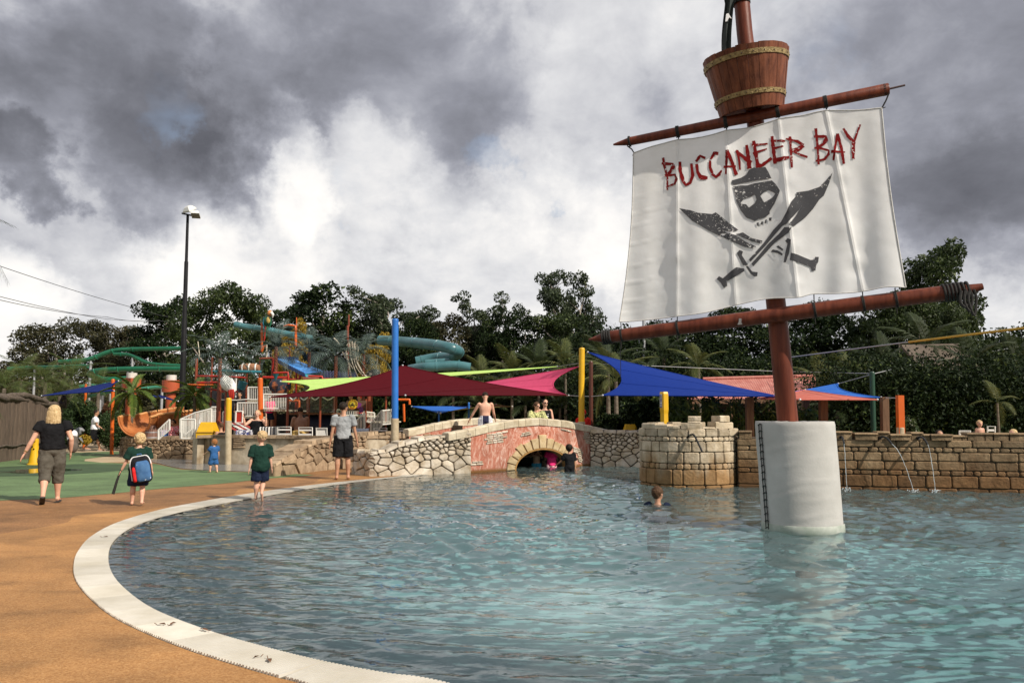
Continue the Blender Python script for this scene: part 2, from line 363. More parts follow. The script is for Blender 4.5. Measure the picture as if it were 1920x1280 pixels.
# pool floor: beach entry that slopes down away from the coping
def sd_curve(P):      # distance to the inner edge
    D = Iv[::40]; return np.sqrt(((P[:, None, :] - D[None]) ** 2).sum(2)).min(1)
floor_m = bpy.data.materials.new('pool_floor'); floor_m.use_nodes = True
def build_floor():
    nt = floor_m.node_tree; N = nt.nodes.new; L = nt.links.new; b = nt.nodes['Principled BSDF']; b.inputs['Roughness'].default_value = .7
    at_ = N('ShaderNodeAttribute'); at_.attribute_name = 'beach'
    cr = N('ShaderNodeValToRGB'); e = cr.color_ramp.elements; e[0].position = 0; e[0].color = (.31, .325, .32, 1); e[1].position = 1; e[1].color = (.47, .66, .655, 1)
    for p_, c in ((.14, (.285, .31, .315, 1)), (.30, (.33, .40, .405, 1)), (.55, (.40, .56, .56, 1))): q = e.new(p_); q.color = c
    tc = N('ShaderNodeTexCoord'); n = N('ShaderNodeTexNoise'); n.inputs['Scale'].default_value = .9; n.inputs['Detail'].default_value = 6; L(tc.outputs['Object'], n.inputs['Vector'])
    ad = N('ShaderNodeMath'); ad.operation = 'MULTIPLY_ADD'; L(n.outputs['Fac'], ad.inputs[0]); ad.inputs[1].default_value = .22; L(at_.outputs['Fac'], ad.inputs[2])
    su = N('ShaderNodeMath'); su.operation = 'SUBTRACT'; L(ad.outputs[0], su.inputs[0]); su.inputs[1].default_value = .11
    L(su.outputs[0], cr.inputs[0]); L(cr.outputs[0], b.inputs['Base Color'])
build_floor()
xs = np.arange(-6, 16.01, .22); ys = np.arange(2.2, 28.1, .26)
X, Y = np.meshgrid(xs, ys); P = np.stack([X.ravel(), Y.ravel()], 1); dist = sd_curve(P)
pool_poly = [(p.x, p.y) for p in inner_s] + [(p.x, p.y) for p in BACK]
ins = in_poly(pool_poly, P); sdd = np.where(ins, dist, -dist)
def depth(d): return np.where(d > 0, -(.02 + 1.0 * (1 - np.exp(-np.maximum(d, 0) / 3.4))), -.02)
mb = MB(); nx = len(xs)
mb.v = [(*p, z) for p, z in zip(P, depth(sdd))]
mb.f = [(j * nx + i, j * nx + i + 1, (j + 1) * nx + i + 1, (j + 1) * nx + i) for j in range(len(ys) - 1) for i in range(nx - 1) if max(sdd[j * nx + i], sdd[j * nx + i + 1], sdd[(j + 1) * nx + i], sdd[(j + 1) * nx + i + 1]) > -.3]
mb.sm = [True] * len(mb.f)
fl = tag(mb.build('pool_floor', floor_m), kind='structure')
a_ = fl.data.attributes.new('beach', 'FLOAT', 'POINT'); a_.data.foreach_set('value', np.clip(np.maximum(sdd, 0) / 7.0, 0, 1).astype(np.float32))

# water: a sheet with real ripples
def water_z(x, y, sd):
    z = np.zeros_like(x); r = np.random.default_rng(11)
    wx = x + .35 * np.sin(.55 * y + .3 * x) + .2 * np.sin(1.3 * x - .7 * y + 1); wy = y + .35 * np.sin(.6 * x + 1.0) + .22 * np.sin(1.1 * y + .9 * x)
    for i in range(72):
        lam = .115 * (5.2 ** r.random()); th = r.normal(1.45, .62); k = 2 * math.pi / lam
        amp = .0140 * lam ** 1.05 * r.uniform(.6, 1.25); ph = r.random() * 6.28
        mod = .62 + .38 * np.sin(.5 * x * r.normal() + .5 * y * r.normal() + r.random() * 6)
        z += amp * mod * np.sin(k * (wx * math.cos(th) + wy * math.sin(th)) + ph)
    c = g(1090, 1130); rr = np.hypot(x - c.x, y - c.y)
    damp = 1 - .45 * np.exp(-(rr / .9) ** 2)
    sw = .006 * np.exp(-(rr / .9) ** 2) * np.sin(2 * math.pi * rr / .26 + 1.4 * np.arctan2(y - c.y, x - c.x)) + .010 * np.exp(-(rr / .35) ** 2)
    edge = np.clip(sd / 2.6, .0, 1); edge = .22 + .78 * edge
    shore = .0035 * np.exp(-np.maximum(sd, 0) / .8) * np.sin(2 * math.pi * (sd + .06 * np.sin(2.2 * x + 1.6 * y)) / .34)
    calm = .72 + .42 * np.sin(.62 * x + .35 * y + 1.2) * np.sin(.48 * y - .31 * x) + .2 * np.sin(1.7 * x + .9 * y); calm = np.clip(calm, .32, 1.25)
    return z * edge * damp * calm + sw + shore - .004
yr = [2.2]
while yr[-1] < 27.5: yr.append(yr[-1] + max(.028, .0052 * yr[-1] - .0015))
xr = np.arange(-5.2, 15.6, .043); ny, nx = len(yr), len(xr)
X, Y = np.meshgrid(xr, np.array(yr)); P = np.stack([X.ravel(), Y.ravel()], 1)
dist = np.concatenate([sd_curve(P[i:i + 20000]) for i in range(0, len(P), 20000)]); ins = in_poly(pool_poly, P); sdd = np.where(ins, dist, -dist)
Z = water_z(P[:, 0], P[:, 1], sdd)
idx = np.arange(nx * ny).reshape(ny, nx); q = np.stack([idx[:-1, :-1], idx[:-1, 1:], idx[1:, 1:], idx[1:, :-1]], -1).reshape(-1, 4)
q = q[(sdd[q] > -.07).any(1)]
used, inv = np.unique(q, return_inverse=True); V = np.concatenate([P[used], Z[used][:, None]], 1)
def fast_mesh(name, V, Q, mat, smooth=True):
    me = bpy.data.meshes.new(name); me.vertices.add(len(V)); me.vertices.foreach_set('co', V.astype(np.float32).ravel())
    n = Q.shape[1]; me.loops.add(Q.size); me.loops.foreach_set('vertex_index', Q.astype(np.int32).ravel())
    me.polygons.add(len(Q)); me.polygons.foreach_set('loop_start', np.arange(0, Q.size, n, dtype=np.int32)); me.polygons.foreach_set('loop_total', np.full(len(Q), n, np.int32))
    me.polygons.foreach_set('use_smooth', np.full(len(Q), smooth)); me.materials.append(mat); me.update(calc_edges=True); me.validate(); return me
water_m = bpy.data.materials.new('pool_water'); water_m.use_nodes = True
def build_water():
    nt = water_m.node_tree; N = nt.nodes.new; L = nt.links.new; nt.nodes.remove(nt.nodes['Principled BSDF'])
    tc = N('ShaderNodeTexCoord'); mp = N('ShaderNodeMapping'); mp.inputs['Scale'].default_value = (1, 1.5, 1); L(tc.outputs['Object'], mp.inputs['Vector'])
    n1 = N('ShaderNodeTexNoise'); n1.inputs['Scale'].default_value = 5.5; n1.inputs['Detail'].default_value = 3; n1.inputs['Roughness'].default_value = .5; n1.inputs['Distortion'].default_value = .4; L(mp.outputs[0], n1.inputs['Vector'])
    bp = N('ShaderNodeBump'); bp.inputs['Strength'].default_value = .38; bp.inputs['Distance'].default_value = .02; L(n1.outputs['Fac'], bp.inputs['Height'])
    fr = N('ShaderNodeFresnel'); fr.inputs['IOR'].default_value = 1.33; L(bp.outputs[0], fr.inputs['Normal'])
    t = N('ShaderNodeBsdfTransparent'); t.inputs['Color'].default_value = (.57, .75, .765, 1)
    gl = N('ShaderNodeBsdfGlossy'); gl.inputs['Roughness'].default_value = .03; gl.inputs['Color'].default_value = (1, 1, 1, 1); L(bp.outputs[0], gl.inputs['Normal'])
    # pool water is slightly milky: fine bubbles scatter light, most of all over the inlet jet
    at_ = N('ShaderNodeAttribute'); at_.attribute_name = 'milk'; df = N('ShaderNodeBsdfDiffuse'); df.inputs['Color'].default_value = (.34, .47, .48, 1)
    m0 = N('ShaderNodeMixShader'); L(at_.outputs['Fac'], m0.inputs[0]); L(t.outputs[0], m0.inputs[1]); L(df.outputs[0], m0.inputs[2])
    mx = N('ShaderNodeMixShader'); L(fr.outputs[0], mx.inputs[0]); L(m0.outputs[0], mx.inputs[1]); L(gl.outputs[0], mx.inputs[2]); L(mx.outputs[0], nt.nodes['Material Output'].inputs['Surface'])
build_water()
w_o = bpy.data.objects.new('water', fast_mesh('water', V, inv.reshape(-1, 4), water_m)); col.objects.link(w_o); sdu = np.maximum(sdd[used], 0); cj = g(1090, 1130); rj = np.hypot(V[:, 0] - cj.x, V[:, 1] - cj.y); milk = .04 + .12 * (1 - np.exp(-sdu / 2.6)) + .42 * np.exp(-(rj / .85) ** 2) * (.8 + .2 * np.sin(rj * 14 + 2 * np.arctan2(V[:, 1] - cj.y, V[:, 0] - cj.x)))
a_ = w_o.data.attributes.new('milk', 'FLOAT', 'POINT'); a_.data.foreach_set('value', np.clip(milk, 0, 1).astype(np.float32)) if len(w_o.data.vertices) == len(milk) else print('milk mismatch'); tag(w_o, kind='structure'); WL[w_o] = Vector((0, 0, 0))

# dead leaves lying on the coping
leaf_m = M('dead_leaf', (.10, .05, .025), (.2, .1, .05), 20, rough=.8)
for i, (u, v, s_, lab) in enumerate(((303, 1170, .045, 'brown leaf with a bent stem, upper one of the pair on the white grating'), (324, 1169, .05, 'thin brown leaf beside the bent-stemmed leaf on the white grating'), (383, 1180, .06, 'dark curled leaf close to the waterline of the grating'), (482, 1231, .035, 'tiny dark speck of leaf on the grating near the red-brown leaf'), (505, 1237, .06, 'red-brown broad leaf, nearest of the leaves on the grating'), (197, 1006, .05, 'small dark leaf at the far bend of the white grating'))):
    p = g(u, v, .025); mb = MB(); a = i * 1.3; s_ *= .72; d = Vector((math.cos(a), math.sin(a), 0)); n_ = Vector((-d.y, d.x, 0))
    mb.add([p - d * s_, p - d * s_ * .3 + n_ * s_ * .35 + Vector((0, 0, .008)), p + d * s_ * .5 + n_ * s_ * .25 + Vector((0, 0, .012)), p + d * s_, p + d * s_ * .4 - n_ * s_ * .3 + Vector((0, 0, .01)), p - d * s_ * .4 - n_ * s_ * .3 + Vector((0, 0, .007))], [(0, 1, 2, 3, 4, 5)])
    mb.tube([p - d * s_, p - d * s_ * 1.6 + Vector((0, 0, .01))], .0025, 5)
    mb.v = [tuple(q) for q in mb.v]
    o = mb.build('fallen_leaf', leaf_m, None, p); o.data.transform(Matrix.Identity(4)); tag(o, lab, 'leaf', 'leaves fallen on the pool grating')
# ================================================================ stone walls, bridge, tower
stone_pale = M('stone_pale', (.34, .27, .18), (.58, .52, .43), 3, rough=.9, bump=.8, bscale=14, rand=.22)
stone_brown = M('stone_brown', (.20, .135, .08), (.36, .265, .17), 4, rough=.9, bump=.55, bscale=14, rand=.30)
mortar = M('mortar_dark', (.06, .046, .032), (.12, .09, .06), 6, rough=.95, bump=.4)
def mat_ashlar(name, c1, c2, wet, wet_lo, wet_hi, rand):
    """sawn sandstone with small pits; wet brown below a height"""
    m = bpy.data.materials.new(name); m.use_nodes = True; nt = m.node_tree; N = nt.nodes.new; L = nt.links.new
    b = nt.nodes['Principled BSDF']; b.inputs['Roughness'].default_value = .85; b.inputs['Specular IOR Level'].default_value = .3
    tc = N('ShaderNodeTexCoord'); v = tc.outputs['Object']; oi = N('ShaderNodeObjectInfo')
    n = N('ShaderNodeTexNoise'); n.inputs['Scale'].default_value = 5; n.inputs['Detail'].default_value = 7; n.inputs['Roughness'].default_value = .65; L(v, n.inputs['Vector'])
    r = N('ShaderNodeValToRGB'); r.color_ramp.elements[0].position = .33; r.color_ramp.elements[1].position = .68; r.color_ramp.elements[0].color = (*c1, 1); r.color_ramp.elements[1].color = (*c2, 1); L(n.outputs['Fac'], r.inputs[0])
    mr = N('ShaderNodeMapRange'); L(oi.outputs['Random'], mr.inputs['Value']); mr.inputs['To Min'].default_value = 1 - rand; mr.inputs['To Max'].default_value = 1 + rand * .8
    s = N('ShaderNodeVectorMath'); s.operation = 'SCALE'; L(r.outputs[0], s.inputs[0]); L(mr.outputs[0], s.inputs['Scale'])
    geo = N('ShaderNodeNewGeometry'); sx = N('ShaderNodeSeparateXYZ'); L(geo.outputs['Position'], sx.inputs[0])
    mp = N('ShaderNodeMapping'); mp.inputs['Scale'].default_value = (3, 3, .6); L(v, mp.inputs['Vector'])
    n2 = N('ShaderNodeTexNoise'); n2.inputs['Scale'].default_value = 1.1; n2.inputs['Detail'].default_value = 6; L(mp.outputs[0], n2.inputs['Vector'])
    ad = N('ShaderNodeMath'); ad.operation = 'MULTIPLY_ADD'; L(n2.outputs['Fac'], ad.inputs[0]); ad.inputs[1].default_value = 1.1; L(sx.outputs[2], ad.inputs[2])
    w = N('ShaderNodeMapRange'); w.interpolation_type = 'SMOOTHSTEP'; L(ad.outputs[0], w.inputs['Value']); w.inputs['From Min'].default_value = wet_lo + .55; w.inputs['From Max'].default_value = wet_hi + .55; w.inputs['To Min'].default_value = 1; w.inputs['To Max'].default_value = 0
    wm = N('ShaderNodeMix'); wm.data_type = 'RGBA'; wm.blend_type = 'MULTIPLY'; L(w.outputs[0], wm.inputs['Factor']); L(s.outputs[0], wm.inputs['A']); wm.inputs['B'].default_value = (*wet, 1); L(wm.outputs['Result'], b.inputs['Base Color'])
    vo = N('ShaderNodeTexVoronoi'); vo.inputs['Scale'].default_value = 22; L(v, vo.inputs['Vector'])
    vr = N('ShaderNodeMapRange'); L(vo.outputs['Distance'], vr.inputs['Value']); vr.inputs['From Min'].default_value = .05; vr.inputs['From Max'].default_value = .28
    n3 = N('ShaderNodeTexNoise'); n3.inputs['Scale'].default_value = 16; n3.inputs['Detail'].default_value = 6; L(v, n3.inputs['Vector'])
    hs = N('ShaderNodeMath'); hs.operation = 'MULTIPLY_ADD'; L(vr.outputs[0], hs.inputs[0]); hs.inputs[1].default_value = .25; L(n3.outputs['Fac'], hs.inputs[2])
    bp = N('ShaderNodeBump'); bp.inputs['Strength'].default_value = .7; bp.inputs['Distance'].default_value = .025; L(hs.outputs[0], bp.inputs['Height']); L(bp.outputs[0], b.inputs['Normal'])
    return m
ash_tower = mat_ashlar('sandstone_tower', (.32, .25, .16), (.54, .45, .33), (.58, .41, .25), .24, .78, .24)
ash_wall = mat_ashlar('sandstone_wall', (.135, .088, .045), (.265, .185, .105), (.66, .50, .36), .15, .85, .26)

def stone(mb, poly, mapf, depth, rnd=None, chf=.02, base=-.03, ch=True):
    """one stone: outline (s,z) -> body standing proud of the wall with a rounded, uneven face"""
    P = [Vector((p[0], p[1])) for p in poly]
    if ch:
        Q = []
        for i in range(len(P)):
            a, b = P[i], P[(i + 1) % len(P)]; l = (b - a).length; t = min(.22, .028 / max(l, 1e-6))
            Q += [a.lerp(b, t), a.lerp(b, 1 - t)]
        P = Q
    c = sum(P, Vector((0, 0))) / len(P); n = len(P); rn = rnd or random
    def ring(k, dd): return [mapf(*(c + (p - c) * (1 - k / max((p - c).length, .03))), dd + (rn.uniform(-.006, .006) if dd > 0 else 0)) for p in P]
    rings = [ring(0, base), ring(0, depth * .55), ring(chf, depth)]
    k = len(mb.v); mb.loft(rings, cap=False, smooth=False)
    mb.v.append(tuple(mapf(c.x, c.y, depth * 1.12 + rn.uniform(-.008, .012)))); ci = len(mb.v) - 1
    for i in range(n): mb.f.append((k + 2 * n + i, k + 2 * n + (i + 1) % n, ci)); mb.sm.append(False)
def voronoi(seeds, outline, gap):
    out = []
    for i, s in enumerate(seeds):
        poly = [Vector(p) for p in outline]
        for j in np.argsort(((seeds - s) ** 2).sum(1))[1:22]:
            t = seeds[j]; m = (s + t) / 2; d = t - s; d = d / np.hypot(*d); q = []
            for a in range(len(poly)):
                p0, p1 = poly[a], poly[(a + 1) % len(poly)]; e0 = (p0.x - m[0]) * d[0] + (p0.y - m[1]) * d[1] + gap; e1 = (p1.x - m[0]) * d[0] + (p1.y - m[1]) * d[1] + gap
                if e0 <= 0: q.append(p0)
                if e0 * e1 < 0: q.append(p0.lerp(p1, e0 / (e0 - e1)))
            poly = q
            if len(poly) < 3: break
        if len(poly) >= 3:
            R_ = [poly[0]]
            for p in poly[1:]:
                if (p - R_[-1]).length > .02: R_.append(p)
            if len(R_) >= 3:
                A = abs(sum(R_[k].x * R_[(k + 1) % len(R_)].y - R_[(k + 1) % len(R_)].x * R_[k].y for k in range(len(R_)))) / 2
                if A > .0012: out.append(R_)
    return out
def plane_map(path):
    """path: polyline in plan (list of (x,y)); outward normal to the right-hand side of travel (towards the camera for left-to-right paths)"""
    P = [Vector((p[0], p[1])) for p in path]; d = [0]
    for i in range(len(P) - 1): d.append(d[-1] + (P[i + 1] - P[i]).length)
    T = d[-1]
    def f(s, z, dep):
        i = 0
        while i < len(P) - 2 and s > d[i + 1]: i += 1
        dr = (P[i + 1] - P[i]).normalized(); p = P[i] + dr * (s - d[i]); n = Vector((dr.y, -dr.x))
        return Vector((p.x + n.x * dep, p.y + n.y * dep, z))
    return f, T
def rubble(name, label, path, ztop, zbot, mat, big=.34, small=.17, seed=0, thick=.35, proud=.05, asp=1.7, cap=True):
    f, T = plane_map(path); r = np.random.default_rng(seed); rnd = random.Random(seed)
    th = tag(thing(name, label, 'wall', f(T / 2, zbot, -.1)))
    # backing
    mb = MB(); n = max(int(T / .25), 4); S = [T * i / n for i in range(n + 1)]
    fr = [f(s, zbot - .25, 0) for s in S]; ft = [f(s, ztop(s) - .02, 0) for s in S]; bt = [f(s, ztop(s) - .02, -thick) for s in S]; bb = [f(s, zbot - .25, -thick) for s in S]
    mb.loft([fr, ft, bt, bb], cap=False, closed=False, smooth=False)
    for k in (0, n): mb.add([fr[k], ft[k], bt[k], bb[k]], [(0, 1, 2, 3)], False)
    mb.build('core', mortar, th)
    # seeds, finer towards the top, stretched along s
    seeds = []; zmax = max(ztop(s) for s in S); z = zbot + big * .3
    while z < zmax:
        k = (z - zbot) / max(zmax - zbot, .01); sz = big + (small - big) * min(k * 1.5, 1); s = r.uniform(0, sz)
        while s < T:
            if z < ztop(s) - sz * .15: seeds.append((s + r.normal() * sz * .22, z + r.normal() * sz * .16))
            s += sz * asp * r.uniform(.6, 1.35)
        z += sz * .72
    seeds = np.array(seeds); sc_ = np.array([1 / 1.35, 1])
    out = [(0, zbot - .12)] + [(T, zbot - .12)] + [(s, ztop(s)) for s in reversed(S)]
    for P in voronoi(seeds * sc_, [(a * sc_[0], b) for a, b in out_convex(out, S, ztop, zbot, T)], .0095):
        P = [Vector((p.x / sc_[0], p.y)) for p in P]; P = clip_top(P, ztop)
        if len(P) < 3: continue
        m2 = MB(); stone(m2, P, f, proud * rnd.uniform(.6, 1.6), rnd, .014); m2.build('stone', mat, th)
    if cap:      # thin cap stones lying along the top, uneven
        s = 0
        while s < T - .1:
            w = rnd.uniform(.16, .42); e = min(s + w, T); zt = min(ztop(s), ztop(e)); h = rnd.uniform(.05, .10); j = rnd.uniform(-.02, .04)
            m2 = MB(); q = [f(s + .012, zt - .03 + h * 0, proud + .02), f(e - .012, ztop(e) - .03, proud + .02), f(e - .012, ztop(e) - .03, -thick - .02), f(s + .012, ztop(s) - .03, -thick - .02)]
            t_ = [p + Vector((0, 0, h + j + rnd.uniform(-.012, .012))) for p in q]; c = sum(t_, Vector()) / 4; t_ = [p.lerp(c, .08) for p in t_]
            m2.add(q + t_, [(3, 2, 1, 0), (4, 5, 6, 7), (0, 1, 5, 4), (1, 2, 6, 5), (2, 3, 7, 6), (3, 0, 4, 7)], False); m2.build('cap_stone', mat, th); s = e
    return th, f, T
def out_convex(out, S, ztop, zbot, T):
    zm = max(ztop(s) for s in S); return [(0, zbot - .12), (T, zbot - .12), (T, zm), (0, zm)]
def clip_top(P, ztop):
    if not P: return P
    sm = sum(p.x for p in P) / len(P); e = .05; m = (ztop(sm + e) - ztop(sm - e)) / (2 * e); b = ztop(sm) - m * sm; q = []
    for i in range(len(P)):
        a, c = P[i], P[(i + 1) % len(P)]; ea = a.y - m * a.x - b; ec = c.y - m * c.x - b
        if ea <= 0: q.append(a)
        if ea * ec < 0: q.append(a.lerp(c, ea / (ea - ec)))
    if len(q) < 3: return []
    A = abs(sum(q[k].x * q[(k + 1) % len(q)].y - q[(k + 1) % len(q)].x * q[k].y for k in range(len(q)))) / 2
    return q if A > .0015 else []
def xy(u, v, z=0): p = g(u, v, z); return (p.x, p.y)

# --- pale rubble wall left of the bridge, with its end pillar (the first leg of the path is the pillar's shaded side)
pa, pb = xy(697, 893), xy(882, 886)
side = (pa[0] - .62, pa[1] + .75)
L1 = math.dist(side, pa)
zt1 = interp([0, L1, L1 + .45, L1 + .5, L1 + .9, L1 + 1.4, L1 + 2.7], [.56, .60, .60, .70, .78, .90, 1.05])
rubble('stone_wall', 'pale rubble wall rising from the white coping to the pink bridge', [side, pa, pb], zt1, 0, stone_pale, .28, .10, 3, .5, .05, 1.8)
# --- grey rubble wall between the bridge and the round tower
rubble('stone_wall', 'grey rubble wall between the pink bridge and the round tower', [xy(1108, 873), (3.95, 23.35)], interp([0, 2], [1.0, 1.02]), 0, stone_pale, .25, .10, 5, .45, .05, 1.9)
# --- brown rubble retaining wall behind the man in grey
rw = [xy(512, 893), xy(600, 882), xy(700, 872), (-3.3, 24.6)]
rubble('stone_wall', 'brown rubble wall of big boulders behind the man in the grey shirt', rw, interp([0, .7, 1.6, 3, 4.5, 6.5], [.28, .50, .72, .86, .92, .98]), 0, stone_brown, .40, .12, 8, .5, .06, 1.9)
rubble('stone_wall', 'low wall of flat brown stones under the barrel and towels', [xy(226, 853), xy(250, 858), xy(382, 860)], interp([0, .3, 6], [.50, .66, .68]), 0, stone_brown, .26, .10, 12, .45, .05, 2.0)
# --- boulder rubble that joins the blue pole's foot behind the pale wall
rubble('stone_wall', 'shadowed rubble wall at the foot of the blue pole', [(-3.45, 22.9), (-2.3, 23.2), (-1.2, 23.9)], interp([0, 3], [.86, .98]), 0, stone_brown, .26, .13, 21, .35, .05, 1.9)

# --- plastered planter wall with a stone top course
plaster = M('stained_plaster', (.19, .135, .075), (.50, .43, .32), 1.6, rough=.9, bump=.5, bscale=9, lo=.33, hi=.62)
pl = thing('planter_wall', 'stained tan plaster wall with a thin stone coping under the sunbeds', 'wall', (*xy(450, 872), 0))
PW = [(-9.35, 24.9), xy(382, 869), xy(520, 872), (-4.9, 23.3), (-3.2, 24.9)]
f, T = plane_map(PW); mb = MB(); S = np.linspace(0, T, 60)
rows = [[f(s, z, .03 * noise.noise(Vector((s * 2, z * 3, 0)))) for s in S] for z in np.linspace(-.1, .80, 8)] + [[f(s, .80, -.4) for s in S], [f(s, -.1, -.4) for s in S]]
mb.loft(rows, cap=False, closed=False); mb.build('render_coat', plaster, pl)
s = 0; rr = random.Random(4)
while s < T - .05:
    e = min(s + rr.uniform(.3, .55), T); m2 = MB(); q = [f(s + .006, .80, .05), f(e - .006, .80, .05), f(e - .006, .80, -.42), f(s + .006, .80, -.42)]; h = rr.uniform(.085, .10)
    t_ = [p + Vector((0, 0, h)) for p in q]; c = sum(t_, Vector()) / 4; t_ = [p.lerp(c, .04) for p in t_]
    m2.add(q + t_, [(3, 2, 1, 0), (4, 5, 6, 7), (0, 1, 5, 4), (1, 2, 6, 5), (2, 3, 7, 6), (3, 0, 4, 7)], False); m2.build('cap_stone', stone_brown, pl); s = e
for k in range(5):      # exposed brick ends near the corner and mid-way
    for q_, (s0, z0) in enumerate(((1.35, .50), (5.15, .50))):
        m2 = MB(); w = .34 if k % 2 else .42; stone(m2, [(s0, z0 + k * .058), (s0 + w, z0 + k * .058), (s0 + w, z0 + k * .058 + .05), (s0, z0 + k * .058 + .05)], f, .035, rr, .008); m2.build('brick', stone_brown, pl)

# --- bridge
B0, B1 = xy(882, 886), xy(1110, 872.7)
fb, TB = plane_map([B0, B1]); bdir = (Vector(B1) - Vector(B0)).normalized(); bn = Vector((bdir.y, -bdir.x))
def s_of(u, dep=0.0):       # distance along the face (or a line dep behind it) seen at photo column u
    d = ray(u, 800); k = Vector((d.x, d.y)); a = Vector(B0) - bn * dep
    M_ = Matrix(((k.x, -bdir.x), (k.y, -bdir.y))); t = M_.inverted() @ a; return t.y
def z_at(u, v, Y_=None):
    s = s_of(u); p = fb(s, 0, 0); d = ray(u, v); return 1.5 + d.z * p.y / d.y
topz = interp([s_of(u) for u in (842, 884, 920, 960, 1010, 1060, 1110, 1140)], [z_at(842, 826), z_at(884, 818), z_at(920, 809), z_at(960, 801), z_at(1010, 796.5), z_at(1060, 801), z_at(1110, 811), z_at(1140, 818)])
ca = s_of(1016); ra = (s_of(1064) - s_of(966)) / 2; za = z_at(1016, 842)
def arch(s): k = 1 - ((s - ca) / ra) ** 2; return za * math.sqrt(k) * .98 + .02 if k > 0 else -.3
br = thing('stone_bridge', 'pink plastered footbridge with a round stone arch over the water', 'bridge', fb(TB / 2, 0, -.8))
pink_m = bpy.data.materials.new('pink_plaster'); pink_m.use_nodes = True
def build_pink():
    nt = pink_m.node_tree; N = nt.nodes.new; L = nt.links.new; b = nt.nodes['Principled BSDF']; b.inputs['Roughness'].default_value = .92; b.inputs['Specular IOR Level'].default_value = .2
    tc = N('ShaderNodeTexCoord'); v = tc.outputs['Object']
    mp = N('ShaderNodeMapping'); mp.inputs['Scale'].default_value = (1.5, 1.5, .75); L(v, mp.inputs['Vector'])
    n = N('ShaderNodeTexNoise'); n.inputs['Scale'].default_value = 4.2; n.inputs['Detail'].default_value = 10; n.inputs['Roughness'].default_value = .74; n.inputs['Distortion'].default_value = 1.6; L(mp.outputs[0], n.inputs['Vector'])
    r = N('ShaderNodeValToRGB'); e = r.color_ramp.elements; e[0].position = .34; e[0].color = (.30, .095, .052, 1); e[1].position = .70; e[1].color = (.74, .58, .50, 1)
    for p_, c in ((.44, (.44, .155, .10, 1)), (.53, (.52, .25, .18, 1)), (.60, (.64, .41, .33, 1))): q = e.new(p_); q.color = c
    L(n.outputs['Fac'], r.inputs[0])
    n4 = N('ShaderNodeTexNoise'); n4.inputs['Scale'].default_value = .9; n4.inputs['Detail'].default_value = 5; L(v, n4.inputs['Vector'])
    mr = N('ShaderNodeMapRange'); L(n4.outputs['Fac'], mr.inputs['Value']); mr.inputs['From Min'].default_value = .35; mr.inputs['From Max'].default_value = .65; mr.inputs['To Min'].default_value = .72; mr.inputs['To Max'].default_value = 1.1
    s = N('ShaderNodeVectorMath'); s.operation = 'SCALE'; L(r.outputs[0], s.inputs[0]); L(mr.outputs[0], s.inputs['Scale'])
    geo = N('ShaderNodeNewGeometry'); sx = N('ShaderNodeSeparateXYZ'); L(geo.outputs['Position'], sx.inputs[0])
    w = N('ShaderNodeMapRange'); L(sx.outputs[2], w.inputs['Value']); w.inputs['From Min'].default_value = .03; w.inputs['From Max'].default_value = .10; w.inputs['To Min'].default_value = 1; w.inputs['To Max'].default_value = 0
    m = N('ShaderNodeMix'); m.data_type = 'RGBA'; L(w.outputs[0], m.inputs['Factor']); L(s.outputs[0], m.inputs['A']); m.inputs['B'].default_value = (.16, .075, .025, 1); L(m.outputs['Result'], b.inputs['Base Color'])
    bp = N('ShaderNodeBump'); bp.inputs['Strength'].default_value = .7; bp.inputs['Distance'].default_value = .03; L(n.outputs['Fac'], bp.inputs['Height']); L(bp.outputs[0], b.inputs['Normal'])
build_pink()
BW = 2.0        # bridge width
mb = MB(); S = sorted(set(list(np.linspace(-.0, TB, 70)) + list(ca + ra * np.sin(np.linspace(-1.5708, 1.5708, 41)))))
cols_ = []
for s in S:
    z0 = max(arch(s), -.3); z1 = topz(s); cols_.append([fb(s, z0 + (z1 - z0) * k / 9, .018 * noise.noise(Vector((s * 2.3, k * .5, 1)))) for k in range(10)])
mb.loft(cols_, cap=False, closed=False); mb.build('face', pink_m, br)
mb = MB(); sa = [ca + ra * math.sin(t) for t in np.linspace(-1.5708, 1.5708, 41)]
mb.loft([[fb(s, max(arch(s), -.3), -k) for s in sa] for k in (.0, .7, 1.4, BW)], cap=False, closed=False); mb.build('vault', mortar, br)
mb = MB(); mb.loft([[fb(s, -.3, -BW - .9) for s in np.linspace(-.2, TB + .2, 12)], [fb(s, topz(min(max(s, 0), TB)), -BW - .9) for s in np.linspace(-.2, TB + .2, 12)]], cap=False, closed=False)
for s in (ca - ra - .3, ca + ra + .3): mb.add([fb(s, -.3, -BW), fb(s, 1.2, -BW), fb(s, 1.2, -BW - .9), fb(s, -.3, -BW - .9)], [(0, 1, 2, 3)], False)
mb.build('tunnel_cap', mortar, br)  # wall added behind the open tunnel so the arch interior stays dark
mb = MB(); Sd = np.linspace(-2.2, TB + .8, 30); mb.loft([[fb(s, topz(s) - .88, -.2) for s in Sd], [fb(s, topz(s) - .88, -BW - .95) for s in Sd]], cap=False, closed=False)
mb.build('walkway', path_m, br)
